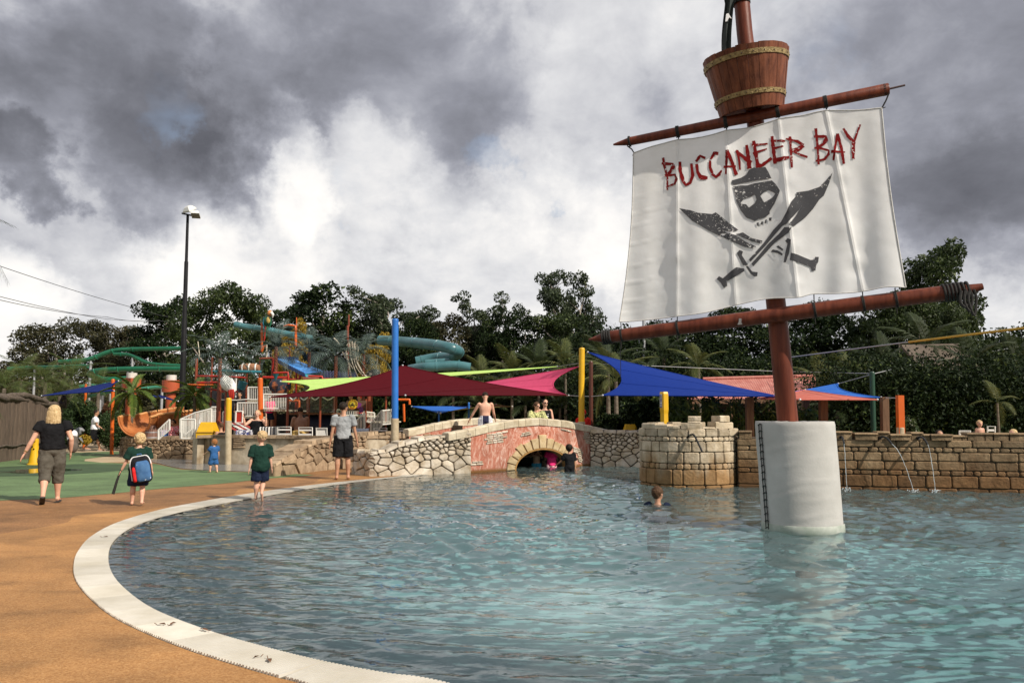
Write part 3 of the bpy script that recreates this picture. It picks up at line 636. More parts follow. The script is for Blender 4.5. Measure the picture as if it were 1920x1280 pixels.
# voussoirs and the thin brown soffit edge
nv = 13; vr_ = random.Random(9)
for k in range(nv):
    t0 = math.pi * (k + .06) / nv; t1 = math.pi * (k + .94) / nv; ro = vr_.uniform(.27, .36) + (.08 if k == nv // 2 else 0)
    poly = [(ca - (ra + .035) * math.cos(t), (za + .03) * math.sin(t)) for t in (t0, (t0 + t1) / 2, t1)] + [(ca - (ra + ro) * math.cos(t), (za + ro) * math.sin(t)) for t in (t1, t0)]
    m2 = MB(); stone(m2, poly, fb, .05, vr_, .014, ch=False); m2.build('arch_stone', stone_tan if 'stone_tan' in globals() else M('stone_tan', (.36, .26, .13), (.50, .39, .235), 4, rough=.9, bump=.5, bscale=14, rand=.16), br)
    stone_tan = MATS['stone_tan']
ed = MB(); tt = np.linspace(0, math.pi, 33)
ed.loft([[fb(ca - (ra + q) * math.cos(t), (za + q) * math.sin(t), d) for t in tt] for q, d in ((.035, .0), (.035, .045), (-.01, .045), (-.01, -.2))], cap=False, closed=False)
ed.build('arch_rim', M('rim_ochre', (.22, .11, .03), (.34, .19, .06), 6, rough=.85, bump=.3), br)
# patches where the plaster has come off thin stones
for (u, v, w, h, sl) in ((925, 823, .55, .34, .12), (985, 818, .40, .16, .25), (1060, 805, .42, .26, -.3), (1100, 823, .22, .42, -.25), (1080, 855, .34, .42, -.5), (893, 873, .36, .16, .0), (940, 812, .3, .12, .2)):
    s0 = s_of(u); z0 = z_at(u, v); n = max(int(h / .055), 2)
    for k in range(n):
        zz = z0 + h / 2 - k * .055; ww = w * (1 - .5 * abs(k - n / 2) / n) ; s1 = s0 - ww / 2 + vr_.uniform(-.05, .05)
        while s1 < s0 + ww / 2:
            l = vr_.uniform(.12, .24); z_ = zz + (s1 - s0) * sl * .6; poly = [(s1, z_), (s1 + l, z_ + l * sl * .6), (s1 + l, z_ + l * sl * .6 + .04), (s1, z_ + .043)]
            if all(((p[0] - ca) / (ra + .35)) ** 2 + (p[1] / (za + .35)) ** 2 > 1 and p[1] < topz(p[0]) - .02 for p in poly):
                m2 = MB(); stone(m2, poly, fb, .028, vr_, .006, ch=False); m2.build('patch_stone', stone_pale, br)
            s1 += l + .015
# parapets
par_m = M('stone_parapet', (.40, .33, .22), (.60, .53, .40), 3.5, rough=.9, bump=.5, bscale=12, rand=.13)
def parapet(s_a, s_b, off, hh, name, bump_end=True):
    s = s_a
    while s < s_b - .05:
        e = min(s + vr_.uniform(.24, .62), s_b); m2 = MB(); n = 4; R_ = []
        for i in range(n + 1):
            q = s + .006 + (e - s - .012) * i / n; zb, zt = topz(q) + .002, topz(q) + hh; j = .012 if 0 < i < n else -.004
            R_.append([fb(q, zb, off), fb(q, zt - .03, off + j), fb(q, zt + j * .5, off - .03), fb(q, zt + j * .5, off - .27), fb(q, zt - .03, off - .30), fb(q, zb, off - .30)])
        m2.loft(R_, smooth=False); m2.build(name, par_m, br); s = e
parapet(s_of(840), s_of(1141), .03, .20, 'parapet_block')
parapet(s_of(766, BW + .5), s_of(1060, BW + .5), -BW - .5, .20, 'parapet_block')
# far pink side wall under the back parapet, at the bridge's left approach
mb = MB(); Sd = np.linspace(s_of(768, BW + .5), s_of(900, BW + .5), 14)
mb.loft([[fb(s, -.1, -BW - .52) for s in Sd], [fb(s, topz(s), -BW - .52) for s in Sd]], cap=False, closed=False); mb.build('approach_wall', pink_m, br)

# --- round tower and long wall of sawn blocks
TC = Vector((3.90, 17.85)); TR = 1.03
def ft_(s, z, d): a = math.pi + .45 + s / TR * 1.0; return Vector((TC.x + (TR + d) * math.cos(a), TC.y + (TR + d) * math.sin(a), z))
tow = thing('stone_tower', 'round tower of sawn sandstone blocks with broken battlements', 'tower', (TC.x, TC.y, 0))
ash_core = M('mortar_sand', (.11, .08, .05), (.17, .13, .085), 6, rough=.95, bump=.4)
mb = MB(); mb.lathe((TC.x, TC.y, 0), [(TR - .02, -.35), (TR - .02, 1.16), (TR - .32, 1.16), (TR - .32, .5), (.02, .5)], 40, cap=False); mb.build('core', ash_core, tow)
rt = random.Random(31)
courses = [(-.12, .045), (.045, .37), (.37, .49), (.49, .73), (.73, .95), (.95, 1.045), (1.045, 1.22)]
smax = TR * (math.pi + 1.0) - .55
def run(f, s0, s1, z0, z1, wlo, whi, mat, th, rnd, dep=.04, gap=.008):
    s = s0
    while s < s1 - .06:
        e = s + rnd.uniform(wlo, whi)
        if e > s1 - .12: e = s1
        n = max(int((e - s) / .16), 1); a, b = s + gap, e - gap; zz0, zz1 = z0 + gap * .7, z1 - gap * .7
        if b - a > .05:
            cr = .022; lo = [(a + cr, zz0)] + [(a + (b - a) * i / n, zz0) for i in range(1, n)] + [(b - cr, zz0), (b, zz0 + cr), (b, zz1 - cr), (b - cr, zz1)] + [(a + (b - a) * i / n, zz1) for i in range(n - 1, 0, -1)] + [(a + cr, zz1), (a, zz1 - cr), (a, zz0 + cr)]
            m2 = MB(); P = [Vector(p) for p in lo]; c = Vector(((a + b) / 2, (zz0 + zz1) / 2)); k0 = len(m2.v); nn = len(P); dd = dep * rnd.uniform(.75, 1.3)
            sh = lambda p, q: Vector((p.x + max(-q, min(q, (c.x - p.x))), p.y + max(-q, min(q, c.y - p.y))))
            m2.loft([[f(*p, -.03) for p in P], [f(*p, dd * .6) for p in P], [f(*sh(p, .016), dd) for p in P]], cap=False, smooth=False)
            # face: strip between the lower and upper edge keeps the curve of the wall
            low = list(range(0, n + 1)) + [n + 1]; b2 = k0 + 2 * nn
            m2.f.append(tuple(b2 + i for i in range(nn))); m2.sm.append(False)
            if n > 1:
                m2.f.pop(); m2.sm.pop()
                L_ = list(range(0, n + 1)); U_ = list(range(2 * n + 3, n + 2, -1))
                # L_ indices 0..n along the bottom, U_ matching along the top
                for i in range(n): m2.f.append((b2 + L_[i], b2 + L_[i + 1], b2 + U_[i + 1], b2 + U_[i])); m2.sm.append(False)
                m2.f += [(b2 + n, b2 + n + 1, b2 + n + 2, b2 + n + 3), (b2 + 2 * n + 3, b2 + 2 * n + 4, b2 + 2 * n + 5, b2)]; m2.sm += [False, False]
            m2.build('block', mat, th)
        s = e
for z0, z1 in courses:
    w = (.10, .20) if z1 - z0 < .14 and z0 > 0 else ((.25, .45) if z0 < 0 else (.20, .46))
    run(ft_, -.55, smax, z0, z1, *w, ash_tower, tow, rt)
def arc_block(s0, s1, z0, z1, tin, mat, th, f=ft_, name='merlon'):
    n = max(int((s1 - s0) / .12), 1); R_ = []
    for i in range(n + 1):
        s = s0 + (s1 - s0) * i / n; q = .012 if i in (0, n) else 0
        R_.append([f(s, z0, .045 - q), f(s, z1 - .02, .045 - q), f(s, z1, .02 - q), f(s, z1, -tin + .02), f(s, z1 - .02, -tin), f(s, z0, -tin)])
    m2 = MB(); m2.loft(R_, smooth=False); m2.build(name, mat, th)
def su_t(u):    # arc position seen at photo column u (near side)
    d = ray(u, 800); k = Vector((d.x, d.y)).normalized(); b = k.dot(TC); q = max(b * b - TC.dot(TC) + TR * TR, 0); p = k * (b - math.sqrt(q)); return (math.atan2(p.y - TC.y, p.x - TC.x) % (2 * math.pi) - math.pi - .45) * TR
for (u0, u1, z0, z1) in ((1206, 1230, 1.22, 1.33), (1230, 1252, 1.22, 1.31), (1252, 1275, 1.215, 1.28), (1277, 1316, 1.22, 1.34), (1317, 1340, 1.22, 1.25), (1341, 1356, 1.22, 1.36), (1356, 1372, 1.22, 1.35)):
    arc_block(su_t(u0), su_t(u1), z0, z1, .28, ash_tower, tow)
for k in range(8): arc_block(-1.5 - k * .3 + .3, -1.5 - k * .3 + .58, 1.0, 1.24 + .1 * (k % 2), .28, ash_tower, tow)      # far side, seen over the rim
for (u0, u1, z0, z1) in ((1290, 1313, 1.34, 1.385), (1291, 1314, 1.388, 1.48), (1349, 1366, 1.36, 1.49)):
    s0, s1 = su_t(u0), su_t(u1); arc_block(s0, s1, z0 + .002, z1, .25, ash_tower, tow)
# long wall
WP = [(4.78, 17.12), (6.8, 16.52), (10.0, 15.74), (15.5, 14.4)]
fw, TW = plane_map(WP)
wal = thing('stone_wall', 'long brown sandstone block wall with water spouts beside the padded mast', 'wall', (8, 16.3, 0))
mb = MB(); S = [0, 2.1, 5.4, TW]; mb.loft([[fw(s, z, d) for s in S] for z, d in ((-.35, 0), (1.03, 0), (1.03, -.45), (-.35, -.45))], cap=False, closed=False, smooth=False); mb.build('core', mortar, wal)
for z0, z1 in ((-.12, .06), (.06, .30), (.30, .40), (.40, .58), (.58, .76), (.76, .855), (.855, 1.0)):
    w = (.13, .30) if z1 - z0 < .12 else ((.45, .7) if z0 < .05 else (.34, .58))
    run(fw, 0, TW, z0, z1, *w, ash_wall, wal, rt, .045)
def s_w(u):
    d = ray(u, 800); lo, hi = 0, TW
    for _ in range(40):
        m = (lo + hi) / 2; p = fw(m, 0, 0)
        if p.x / p.y < d.x / d.y: lo = m
        else: hi = m
    return lo
for (u0, u1, z1, q) in ((1385, 1410, 1.17, .05), (1565, 1597, 1.17, .05), (1601, 1644, 1.14, .10), (1644, 1668, 1.17, .02), (1667, 1706, 1.12, .11), (1707, 1730, 1.16, .03), (1730, 1743, 1.12, .03), (1743, 1784, 1.12, .11), (1784, 1802, 1.10, .03), (1802, 1812, 1.10, .03), (1812, 1845, 1.15, .04), (1845, 1860, 1.15, .04), (1861, 1890, 1.15, .04), (1891, 1925, 1.15, .04), (1926, 1960, 1.15, .04), (1961, 2000, 1.15, .04)):
    arc_block(s_w(u0) + .01, s_w(u1) - .01, 1.0, z1 - .035, .42, ash_wall, wal, lambda s, z, d, q=q: fw(s, z, d + q - .045), 'top_block')
    arc_block(s_w(u0), s_w(u1), z1 - .033, z1, .44, ash_wall, wal, lambda s, z, d, q=q: fw(s, z, d + q - .025), 'cap_slab')
# spouts with their jets, each its own thing
hose_m = M('black_hose', (.01, .01, .01), rough=.45); jet_m = M('jet_water', (.75, .8, .82), rough=.15, transl=.5, spec=.6)
def spout(base, d, l, jet, lab, drop):
    base = Vector(base); d = Vector(d); t = thing('water_spout', lab, 'spout', base, 'black water spouts along the stone walls'); m = MB()
    pts = spline([base - d * .10 + Vector((0, 0, .01)), base + Vector((0, 0, .035)), base + d * .12 + Vector((0, 0, .01)), base + d * l + drop], 6); m.tube(pts, .020, 8); m.tube([base - d * .14, base - d * .04 + Vector((0, 0, .02))], .034, 10); m.build('hose', hose_m, t)
    if jet is not None:
        p0 = pts[-1]; e = Vector(jet); m = MB(); n = 26; P = []
        for i in range(n + 1):
            k = i / n; q = p0.lerp(e, k); q.z = p0.z + (e.z - p0.z) * (.25 * k + .75 * k * k); P.append(q + Vector((random.uniform(-1, 1), random.uniform(-1, 1), 0)) * .004)
        m.tube(P, [.0035 + .003 * random.random() for _ in P], 7)
        for i in range(26):
            a = random.uniform(0, 6.28); r_ = random.uniform(.01, .12); m.ell(e + Vector((r_ * math.cos(a), r_ * math.sin(a), random.uniform(0, .05))), [random.uniform(.004, .014)] * 3, 6, 4)
        m.build('jet', jet_m, t)
for (u, v, u2, v2, ud, vd, lab) in ((1576, 821, 1580, 915, 1583, 834, 'black spout nearest the padded mast with a thin straight jet'), (1652, 822, 1700, 917, 1667, 828, 'black spout whose jet arcs far out to the right'), (1722, 820, 1740, 919, 1727, 824, 'rightmost black spout with a steep slightly slanting jet')):
    s0 = s_w(u); b_ = fw(s0, z_at_w(u, v) if 'z_at_w' in globals() else 1.03, .10); nrm = (fw(s0, 0, 1) - fw(s0, 0, 0)); e = fw(s_w(u2), 0, .34)
    dirv = (Vector((e.x, e.y, 0)) - Vector((b_.x, b_.y, 0))); dirv = (dirv.normalized() + nrm).normalized()
    spout(b_, dirv, .24, e, lab, Vector((0, 0, -.10)))
s0 = su_t(1295); b_ = ft_(s0, 1.06, .06); nrm = (ft_(s0, 0, 1) - ft_(s0, 0, 0)); spout(b_, (nrm + Vector((.6, 0, 0))).normalized(), .36, None, 'black curved hose over the tower battlement, dry', Vector((0, 0, -.30)))
# ================================================================ mast, yards, crow's nest, sail
MY = 10.75
wood_m = M('mast_red_wood', (.080, .017, .008), (.160, .040, .019), 2.2, rough=.42, bump=.12, stretch=(6, 6, .6), bscale=20, spec=.22)
stave_m = M('stave_wood', (.09, .026, .012), (.19, .062, .028), 2.5, rough=.5, bump=.2, stretch=(5, 5, .8), bscale=14, rand=.22, spec=.22)
rope_m = M('black_rope', (.012, .011, .010), (.03, .028, .025), 40, rough=.9)
gold_m = M('worn_gold_band', (.14, .09, .03), (.34, .25, .11), 18, rough=.55, bump=.5, metal=.3)
steel_m = M('steel', (.3, .3, .3), (.42, .42, .42), 10, rough=.4, metal=.8)
base = Vector((3.845, MY, 0))
mast = thing('ship_mast', 'tall red wooden pirate mast with two yards standing in the pool', 'mast', base)
axis = [base + Vector((0, 0, -.6)) + Vector((.03, 0, 0)), at(1477, 790, MY), at(1455, 570, MY), at(1417, 235, MY), at(1396, 60, MY), at(1388, -30, MY), at(1378, -150, MY)]
mb = MB(); mb.tube(axis, [.14, .135, .128, .115, .108, .105, .10], 20); mb.build('pole', wood_m, mast)
mb = MB(); d = (axis[5] - axis[4]).normalized(); p = at(1389.5, 2, MY); mb.lathe(p, [(.108, -.05), (.125, -.05), (.125, 0), (.115, .01), (.12, .03), (.12, .05), (.108, .05)], 20, d); mb.build('collar', M('collar_dark', (.02, .02, .018), rough=.5, metal=.4), mast)
# the plane of the yards and sail: yawed, right end nearer
YAW = R(21); ex = Vector((math.cos(YAW), -math.sin(YAW), 0)); en = Vector((-math.sin(YAW), -math.cos(YAW), 0)); SP0 = Vector((3.70, MY, 0)) + en * .245
def sp(u, v, off=0.0):
    d = ray(u, v); q = SP0 + en * off; t = (q - CAM).dot(en) / d.dot(en); return CAM + d * t
a, b = sp(1150, 271.5), sp(1667, 167)
mb = MB(); d = (b - a).normalized(); mb.tube([a, a.lerp(b, .012), a.lerp(b, .07), a.lerp(b, .5), b - d * .01, b], [.012, .022, .062, .075, .078, .070], 18); upper = mb.build('yard', wood_m, mast)
mb = MB(); mb.tube([b, sp(1697, 160)], .014, 8); mb.build('yard_pin', M('dull_red_rod', (.10, .06, .055), rough=.5), mast)
a2, b2 = sp(1104, 636.5), sp(1843, 540)
mb = MB(); mb.tube([a2, a2.lerp(b2, .01), a2.lerp(b2, .05), a2.lerp(b2, .3), a2.lerp(b2, .7), a2.lerp(b2, .94), a2.lerp(b2, .965), b2 + Vector((0, 0, .02))], [.012, .022, .088, .098, .100, .095, .070, .040], 18); lower = mb.build('yard', wood_m, mast)
mb = MB(); c = a2.lerp(b2, .755); mb.tube([c - (b2 - a2) * .045 + Vector((0, -.012, .058)), c + Vector((0, -.02, .056)), c + (b2 - a2) * .05 + Vector((0, -.008, .058))], [.01, .05, .008], 10, flat=.7)
mb.build('peeled_patch', M('peeled_grey', (.17, .16, .15), (.26, .25, .24), 14, rough=.7), mast)
mb = MB(); c = sp(1387, 603, .095); mb.prism([c + ex * x + Vector((0, 0, z)) for x, z in ((-.03, -.04), (.035, -.04), (.02, -.01), (.025, .04), (-.01, .045), (-.012, 0))], en * .006); mb.build('peeled_patch', MATS['peeled_grey'], mast)
def wraps(c, ax, r, n, name, par, rr=.012, sp_=.02):
    mb = MB(); ax = Vector(ax).normalized(); q = Vector((0, 0, 1)).rotation_difference(ax).to_matrix(); pts = []
    for i in range(n * 14 + 1):
        t = i / 14; aa = 2 * math.pi * t; pts.append(Vector(c) + ax * (t - n / 2) * sp_ + q @ Vector((r * math.cos(aa), r * math.sin(aa), 0)))
    mb.tube(pts, rr, 6); return mb.build(name, rope_m, par)
dl = (b2 - a2).normalized()
wraps(a2.lerp(b2, .053), dl, .092, 4, 'lashing', mast, .016, .035); wraps(a2.lerp(b2, .93), dl, .105, 5, 'lashing', mast, .017, .04); wraps(a2.lerp(b2, .955), dl, .10, 3, 'lashing', mast, .017, .05)
mb = MB(); c = a2.lerp(b2, .955) + Vector((0, -.09, -.02))
for k in range(3):
    e = c + Vector((.05 * k - .08, -.03, 0)); mb.tube(spline([e, e + Vector((-.03, -.02, -.14)), e + Vector((.03, -.02, -.20 - .05 * k)), e + Vector((.08, 0, -.1)), e + Vector((.05, 0, .02))], 6), .017, 6)
mb.build('rope_tail', rope_m, mast)
du = (b - a).normalized()
top_ties = [(1177, 267, 1190, 289), (1270.5, 249, 1272, 264), (1360, 229, 1362, 247), (1457, 207, 1460, 225), (1547, 190, 1549, 209), (1667, 176, 1653, 204)]
for i, (u, v, u2, v2) in enumerate(top_ties):
    c = sp(u, v); t = max(0, min(1, (c - a).dot(du) / (b - a).length)); c = a.lerp(b, t)
    if 0 < i < 5: wraps(c, du, .078, 3, 'tie', mast, .008, .016)
    else: wraps(a.lerp(b, .065 if i == 0 else .985), du, .072, 2, 'tie', mast, .008, .014)
    mb = MB(); e = sp(u2, v2, .03); s_ = c + Vector((0, 0, -.07)) + en * .03; mb.tube([s_, s_.lerp(e, .5) + Vector((.012, 0, .01)), e], .010, 6); mb.tube([e, e + Vector((.05, 0, .02))], .006, 5); mb.tube([e, e + Vector((-.035, 0, -.02))], .006, 5); mb.build('tie_end', rope_m, mast)
bot_ties = [(1164, 604, 1166, 625), (1270, 594, 1271, 612), (1526, 550, 1526, 568), (1617, 546, 1617, 556), (1678, 540, 1678, 549)]
for u, v, u2, v2 in bot_ties:
    c = sp(u2, v2 + 6); t = (c - a2).dot(dl) / (b2 - a2).length; c = a2.lerp(b2, max(0, min(1, t)))
    wraps(c, dl, .103 if t > .1 else .09, 2, 'tie', mast, .008, .016)
    mb = MB(); mb.tube([sp(u, v, .02), c + Vector((0, 0, .09)) + en * .03], .007, 6); mb.tube([c + Vector((0, 0, -.09)) + en * .06, c + Vector((.01, 0, -.19)) + en * .06], .006, 5); mb.build('tie_end', rope_m, mast)
# crow's nest : staves round a floor, two riveted bands
nc = at(1409, 214, MY + .02); nt_ = at(1403.5, 108, MY - .02); nax = (nt_ - nc); NH = nax.length; nax.normalize(); nax = (nax + Vector((-.075, -.05, 0))).normalized(); qn = Vector((0, 0, 1)).rotation_difference(nax).to_matrix()
r0, r1 = .425, .575
def nest(aa, z, dr=0): r_ = r0 + (r1 - r0) * z / NH + dr; return nc + qn @ Vector((r_ * math.cos(aa), r_ * math.sin(aa), z))
mb = MB(); mb.loft([[nc + qn @ Vector((rr * math.cos(t), rr * math.sin(t), .04)) for t in np.linspace(0, 2 * math.pi, 40, endpoint=False)] for rr in (r0 - .03, .02)], cap=False); cn = mb.build('crows_nest', stave_m, mast)
NS = 24; rs = random.Random(2)
for k in range(NS):
    t0 = 2 * math.pi * (k + .02) / NS; t1 = 2 * math.pi * (k + .98) / NS; mb = MB(); j = rs.uniform(-.004, .006); tz = NH + rs.uniform(-.006, .006)
    R_ = [[nest(t, z, d + j) for t, d in ((t0, 0), ((t0 + t1) / 2, .004), (t1, 0), (t1, -.035), (t0, -.035))] for z in (0, NH * .5, tz)]; mb.loft(R_, smooth=False); mb.build('stave', stave_m, cn)
for z, h in ((NH * .82, .065), (NH * .20, .06)):
    mb = MB(); tt = np.linspace(0, 2 * math.pi, 64, endpoint=False); mb.loft([[nest(t, zz, dd) for t in tt] for zz, dd in ((z, .004), (z, .018), (z + h, .018), (z + h, .004))], cap=False); bd = mb.build('band', gold_m, cn)
    mb2 = MB()
    for k in range(NS): mb2.ell(nest(2 * math.pi * (k + .5) / NS, z + h / 2, .019), (.009, .009, .009), 6, 4)
    tag(mb2.build('rivet', M('rivet_dark', (.03, .012, .008), rough=.5), cn), kind='stuff')
# dark flag hanging from the mast top beside the pole
fl_m = M('flag_dark', (.028, .036, .034), (.045, .055, .052), 5, rough=.85, transl=.15)
fp = [at(1366, 0, MY - .05), at(1362, 110, MY - .05)]
fo = thing('flag', 'dark limp flag hanging in front of the mast above the crow\'s nest', 'flag', fp[1]); mb = MB(); rows = []
for i in range(25):
    k = i / 24; c = at(1368 - 4 * k, -160 + 268 * k, MY - .12); w = .13 + .02 * math.sin(5 * k) + (.16 * max(0, 1 - abs(k - .52) / .10) if k > .4 else .1)
    rows.append([c + Vector((x * w * .5 - .02 * math.sin(k * 9) - (.10 if w > .2 else 0) * (.5 - x * .5), .05 * math.sin(x * 5 + k * 7), 0)) for x in np.linspace(-1, 1, 9)])
mb.loft(rows, cap=False, closed=False); mb.build('cloth', fl_m, fo)
mb = MB(); c = at(1366, 33, MY - .20); mb.prism([c + Vector((x, 0, z)) for x, z in ((-.045, -.06), (-.03, .05), (0, .06), (.045, -.02), (.01, .0), (-.02, -.055))], (0, .012, 0)); mb.build('emblem', M('flag_white', (.6, .6, .6), rough=.8), fo)

# padded cover round the mast's foot
pad_m = M('pad_canvas', (.38, .368, .342), (.47, .457, .43), 1.5, rough=.75, spec=.3, bump=.12, bscale=40)
stain_m = M('waterline_stain', (.24, .28, .23), (.40, .42, .37), 5, rough=.7)
pc0 = Vector((3.86, MY, -.45)); pc1 = Vector((3.775, MY, 1.405)); PR = .508
pad = thing('mast_padding', 'white canvas padding laced round the mast foot in the water', 'padding', pc0)
mb = MB(); rows = []; NR, NC = 60, 96
for i in range(NR + 1):
    z = i / NR; c = pc0.lerp(pc1, z); ring = []
    for k in range(NC):
        t = 2 * math.pi * k / NC; fold = 0
        for (zz, t0, wt, tl, amp) in PAD_FOLDS if 'PAD_FOLDS' in globals() else ((.82, 3.9, .012, .03, .013), (.70, 4.1, .010, .02, .010), (.60, 5.0, .011, -.02, .012), (.50, 4.0, .014, .05, .014), (.47, 4.8, .010, -.012, .011), (.36, 4.6, .013, .02, .014), (.31, 5.2, .010, -.03, .012), (.56, 4.05, .012, .06, .010), (.92, 4.6, .012, .015, .010), (.28, 4.3, .012, -.03, .011), (.76, 4.9, .010, .0, .008)):
            dt = (t - t0); fold += .5 * amp * math.exp(-((z - zz - tl * dt - .012 * math.sin(4 * dt)) / wt) ** 2) * math.exp(-(dt / .55) ** 2)
        rr = PR + fold + .006 * noise.noise(Vector((math.cos(t) * 2, math.sin(t) * 2, z * 5))) + .012 * (z < .30) * math.exp(-((z - .262) / .012) ** 2)
        if i == NR: rr -= .006
        ring.append(c + Vector((rr * math.cos(t), rr * math.sin(t), 0)))
    rows.append(ring)
rows += [[pc1 + Vector((q * math.cos(2 * math.pi * k / NC), q * math.sin(2 * math.pi * k / NC), .012 - .01 * (q < .3) + .01 * noise.noise(Vector((k * .3, q * 4, 0))))) for k in range(NC)] for q in (.497, .3, .14)]
mb.loft(rows, cap=False); mb.build('cover', pad_m, pad)
mb = MB(); mb.lathe(pc0.lerp(pc1, .243) , [(PR + .004, -.02), (PR + .016, 0), (PR + .014, .05), (PR + .010, .09), (PR + .003, .10)], 64, cap=False); mb.build('hem', stain_m, pad)
lace = MB(); tl = math.pi + .26
for zz in np.linspace(.262, .985, 16):
    c = pc0.lerp(pc1, zz); P_ = [c + Vector(((PR + .012) * math.cos(t), (PR + .012) * math.sin(t), .01 * math.sin(t * 30))) for t in np.linspace(tl - .10, tl + .06, 5)]; lace.tube(P_, .0075, 5)
lace.build('lace', rope_m, pad)
for dt in (-.07, .04):
    mb = MB(); mb.tube([pc0.lerp(pc1, zz) + Vector(((PR + .012) * math.cos(tl + dt + .012 * math.sin(zz * 40)), (PR + .012) * math.sin(tl + dt), 0)) for zz in np.linspace(.255, .985, 30)], .0065, 5); mb.build('lace_cord', rope_m, pad)

# ---- the sail
sail_m = bpy.data.materials.new('sail_canvas'); sail_m.use_nodes = True
def build_sail_m():
    nt = sail_m.node_tree; N = nt.nodes.new; L = nt.links.new; b = nt.nodes['Principled BSDF']; b.inputs['Roughness'].default_value = .42; b.inputs['Specular IOR Level'].default_value = .4
    tc = N('ShaderNodeTexCoord'); n = N('ShaderNodeTexNoise'); n.inputs['Scale'].default_value = 1.6; n.inputs['Detail'].default_value = 8; n.inputs['Roughness'].default_value = .7; L(tc.outputs['Object'], n.inputs['Vector'])
    r = N('ShaderNodeValToRGB'); r.color_ramp.elements[0].position = .3; r.color_ramp.elements[0].color = (.72, .715, .69, 1); r.color_ramp.elements[1].position = .6; r.color_ramp.elements[1].color = (.83, .83, .82, 1); L(n.outputs['Fac'], r.inputs[0]); L(r.outputs[0], b.inputs['Base Color'])
    n2 = N('ShaderNodeTexNoise'); n2.inputs['Scale'].default_value = 7; n2.inputs['Detail'].default_value = 5; L(tc.outputs['Object'], n2.inputs['Vector'])
    bp = N('ShaderNodeBump'); bp.inputs['Strength'].default_value = .10; bp.inputs['Distance'].default_value = .03; L(n2.outputs['Fac'], bp.inputs['Height']); L(bp.outputs[0], b.inputs['Normal'])
    t = N('ShaderNodeBsdfTranslucent'); t.inputs['Color'].default_value = (.75, .73, .68, 1); mx = N('ShaderNodeMixShader'); mx.inputs[0].default_value = .15
    L(b.outputs[0], mx.inputs[1]); L(t.outputs[0], mx.inputs[2]); L(mx.outputs[0], nt.nodes['Material Output'].inputs['Surface'])
build_sail_m()
def ab(u, v): p = sp(u, v) - SP0; return (p.dot(ex), p.z)
TOPE = [ab(*q) for q in ((1189, 289), (1230, 275), (1272, 265), (1315, 260), (1362, 248), (1410, 241), (1460, 226), (1505, 219), (1549, 210), (1600, 210), (1652, 205))]
BOTE = [ab(*q) for q in ((1163, 604), (1215, 600), (1271, 594), (1320, 588), (1380, 573), (1440, 561), (1495, 560), (1526, 552), (1575, 551), (1617, 547), (1660, 540), (1697, 540))]
def edge_fn(E):
    p = spline([(x, z, 0) for x, z in E], 6); t = np.linspace(0, 1, len(p)); X_ = np.array([q.x for q in p]); Z_ = np.array([q.y for q in p]); return lambda k: (float(np.interp(k, t, X_)), float(np.interp(k, t, Z_)))
fT, fB = edge_fn(TOPE), edge_fn(BOTE)
A0 = min(x for x, _ in TOPE); A1 = max(x for x, _ in TOPE); zmid = (TOPE[0][1] + BOTE[0][1]) / 2
seams_u = [(1272, 265, 1271, 594), (1362, 248, 1381, 573), (1460, 226, 1497, 560), (1549, 210, 1618, 547)]
seams = [(ab(u, v), ab(u2, v2)) for u, v, u2, v2 in seams_u]
def fold(x, z):
    """how far the cloth stands off the yard plane (towards the camera)"""
    zt = 5.25; k = (zt - z) / 2.6
    f = .05 + .05 * math.sin((x - A0) / (A1 - A0) * math.pi) * math.sin(max(0, min(1, k)) * math.pi)
    f += .034 * k * math.sin(5.0 * x + .9 * k + .4) + .011 * k * math.sin(9.5 * x - 1.2 * k + 1.0) + .004 * math.sin(17 * x + 2.2 * k)
    xr_ = (x - A0) / (A1 - A0)
    f += .085 * max(0, xr_ - .55) * k * math.sin(11 * x + .5)
    f += .008 * noise.noise(Vector((x * 2.2, z * 2.2, 0))) + .003 * noise.noise(Vector((x * 6, z * 6, 3)))
    for (a_, b_) in seams:
        t = (a_[1] - z) / (a_[1] - b_[1]); xs_ = a_[0] + (b_[0] - a_[0]) * t; f += .012 * math.exp(-((x - xs_) / .018) ** 2) + .02 * math.exp(-((x - xs_) / .10) ** 2) * (.4 + noise.noise(Vector((xs_ * 3, z * 5, 1))))
    if xr_ < .22:
        for zz, am in ((4.35, .020), (4.18, .016), (3.92, .02), (3.62, .025), (3.38, .018), (3.12, .016), (4.6, .012), (2.95, .012)):
            f += am * math.exp(-((z - zz - .16 * (x - A0) - .01 * math.sin(x * 14)) / .011) ** 2) * max(0, 1 - xr_ / .2) * .42
    return f
def S3(x, z, lift=0.0):
    p = SP0 + ex * x + en * (fold(x, z) + lift); p.z = z; return p
sail = thing('sail', 'weathered white canvas sail lettered BUCCANEER BAY with skull and crossed swords', 'sail', sp(1450, 560))
NXS, NZS = 150, 84; mb = MB(); rows = []
for i in range(NXS + 1):
    k = i / NXS; xt, zt = fT(k); xb, zb = fB(k); cl = []
    for j in range(NZS + 1):
        t = j / NZS; x = xt + (xb - xt) * t; z = zt + (zb - zt) * t
        bow = math.sin(t * math.pi) * (.055 * max(0, 1 - k * 7) - .03 * max(0, (k - .86) * 7)); cl.append(S3(x + bow, z))
    rows.append(cl)
mb.loft(rows, cap=False, closed=False); cloth = mb.build('canvas', sail_m, sail)
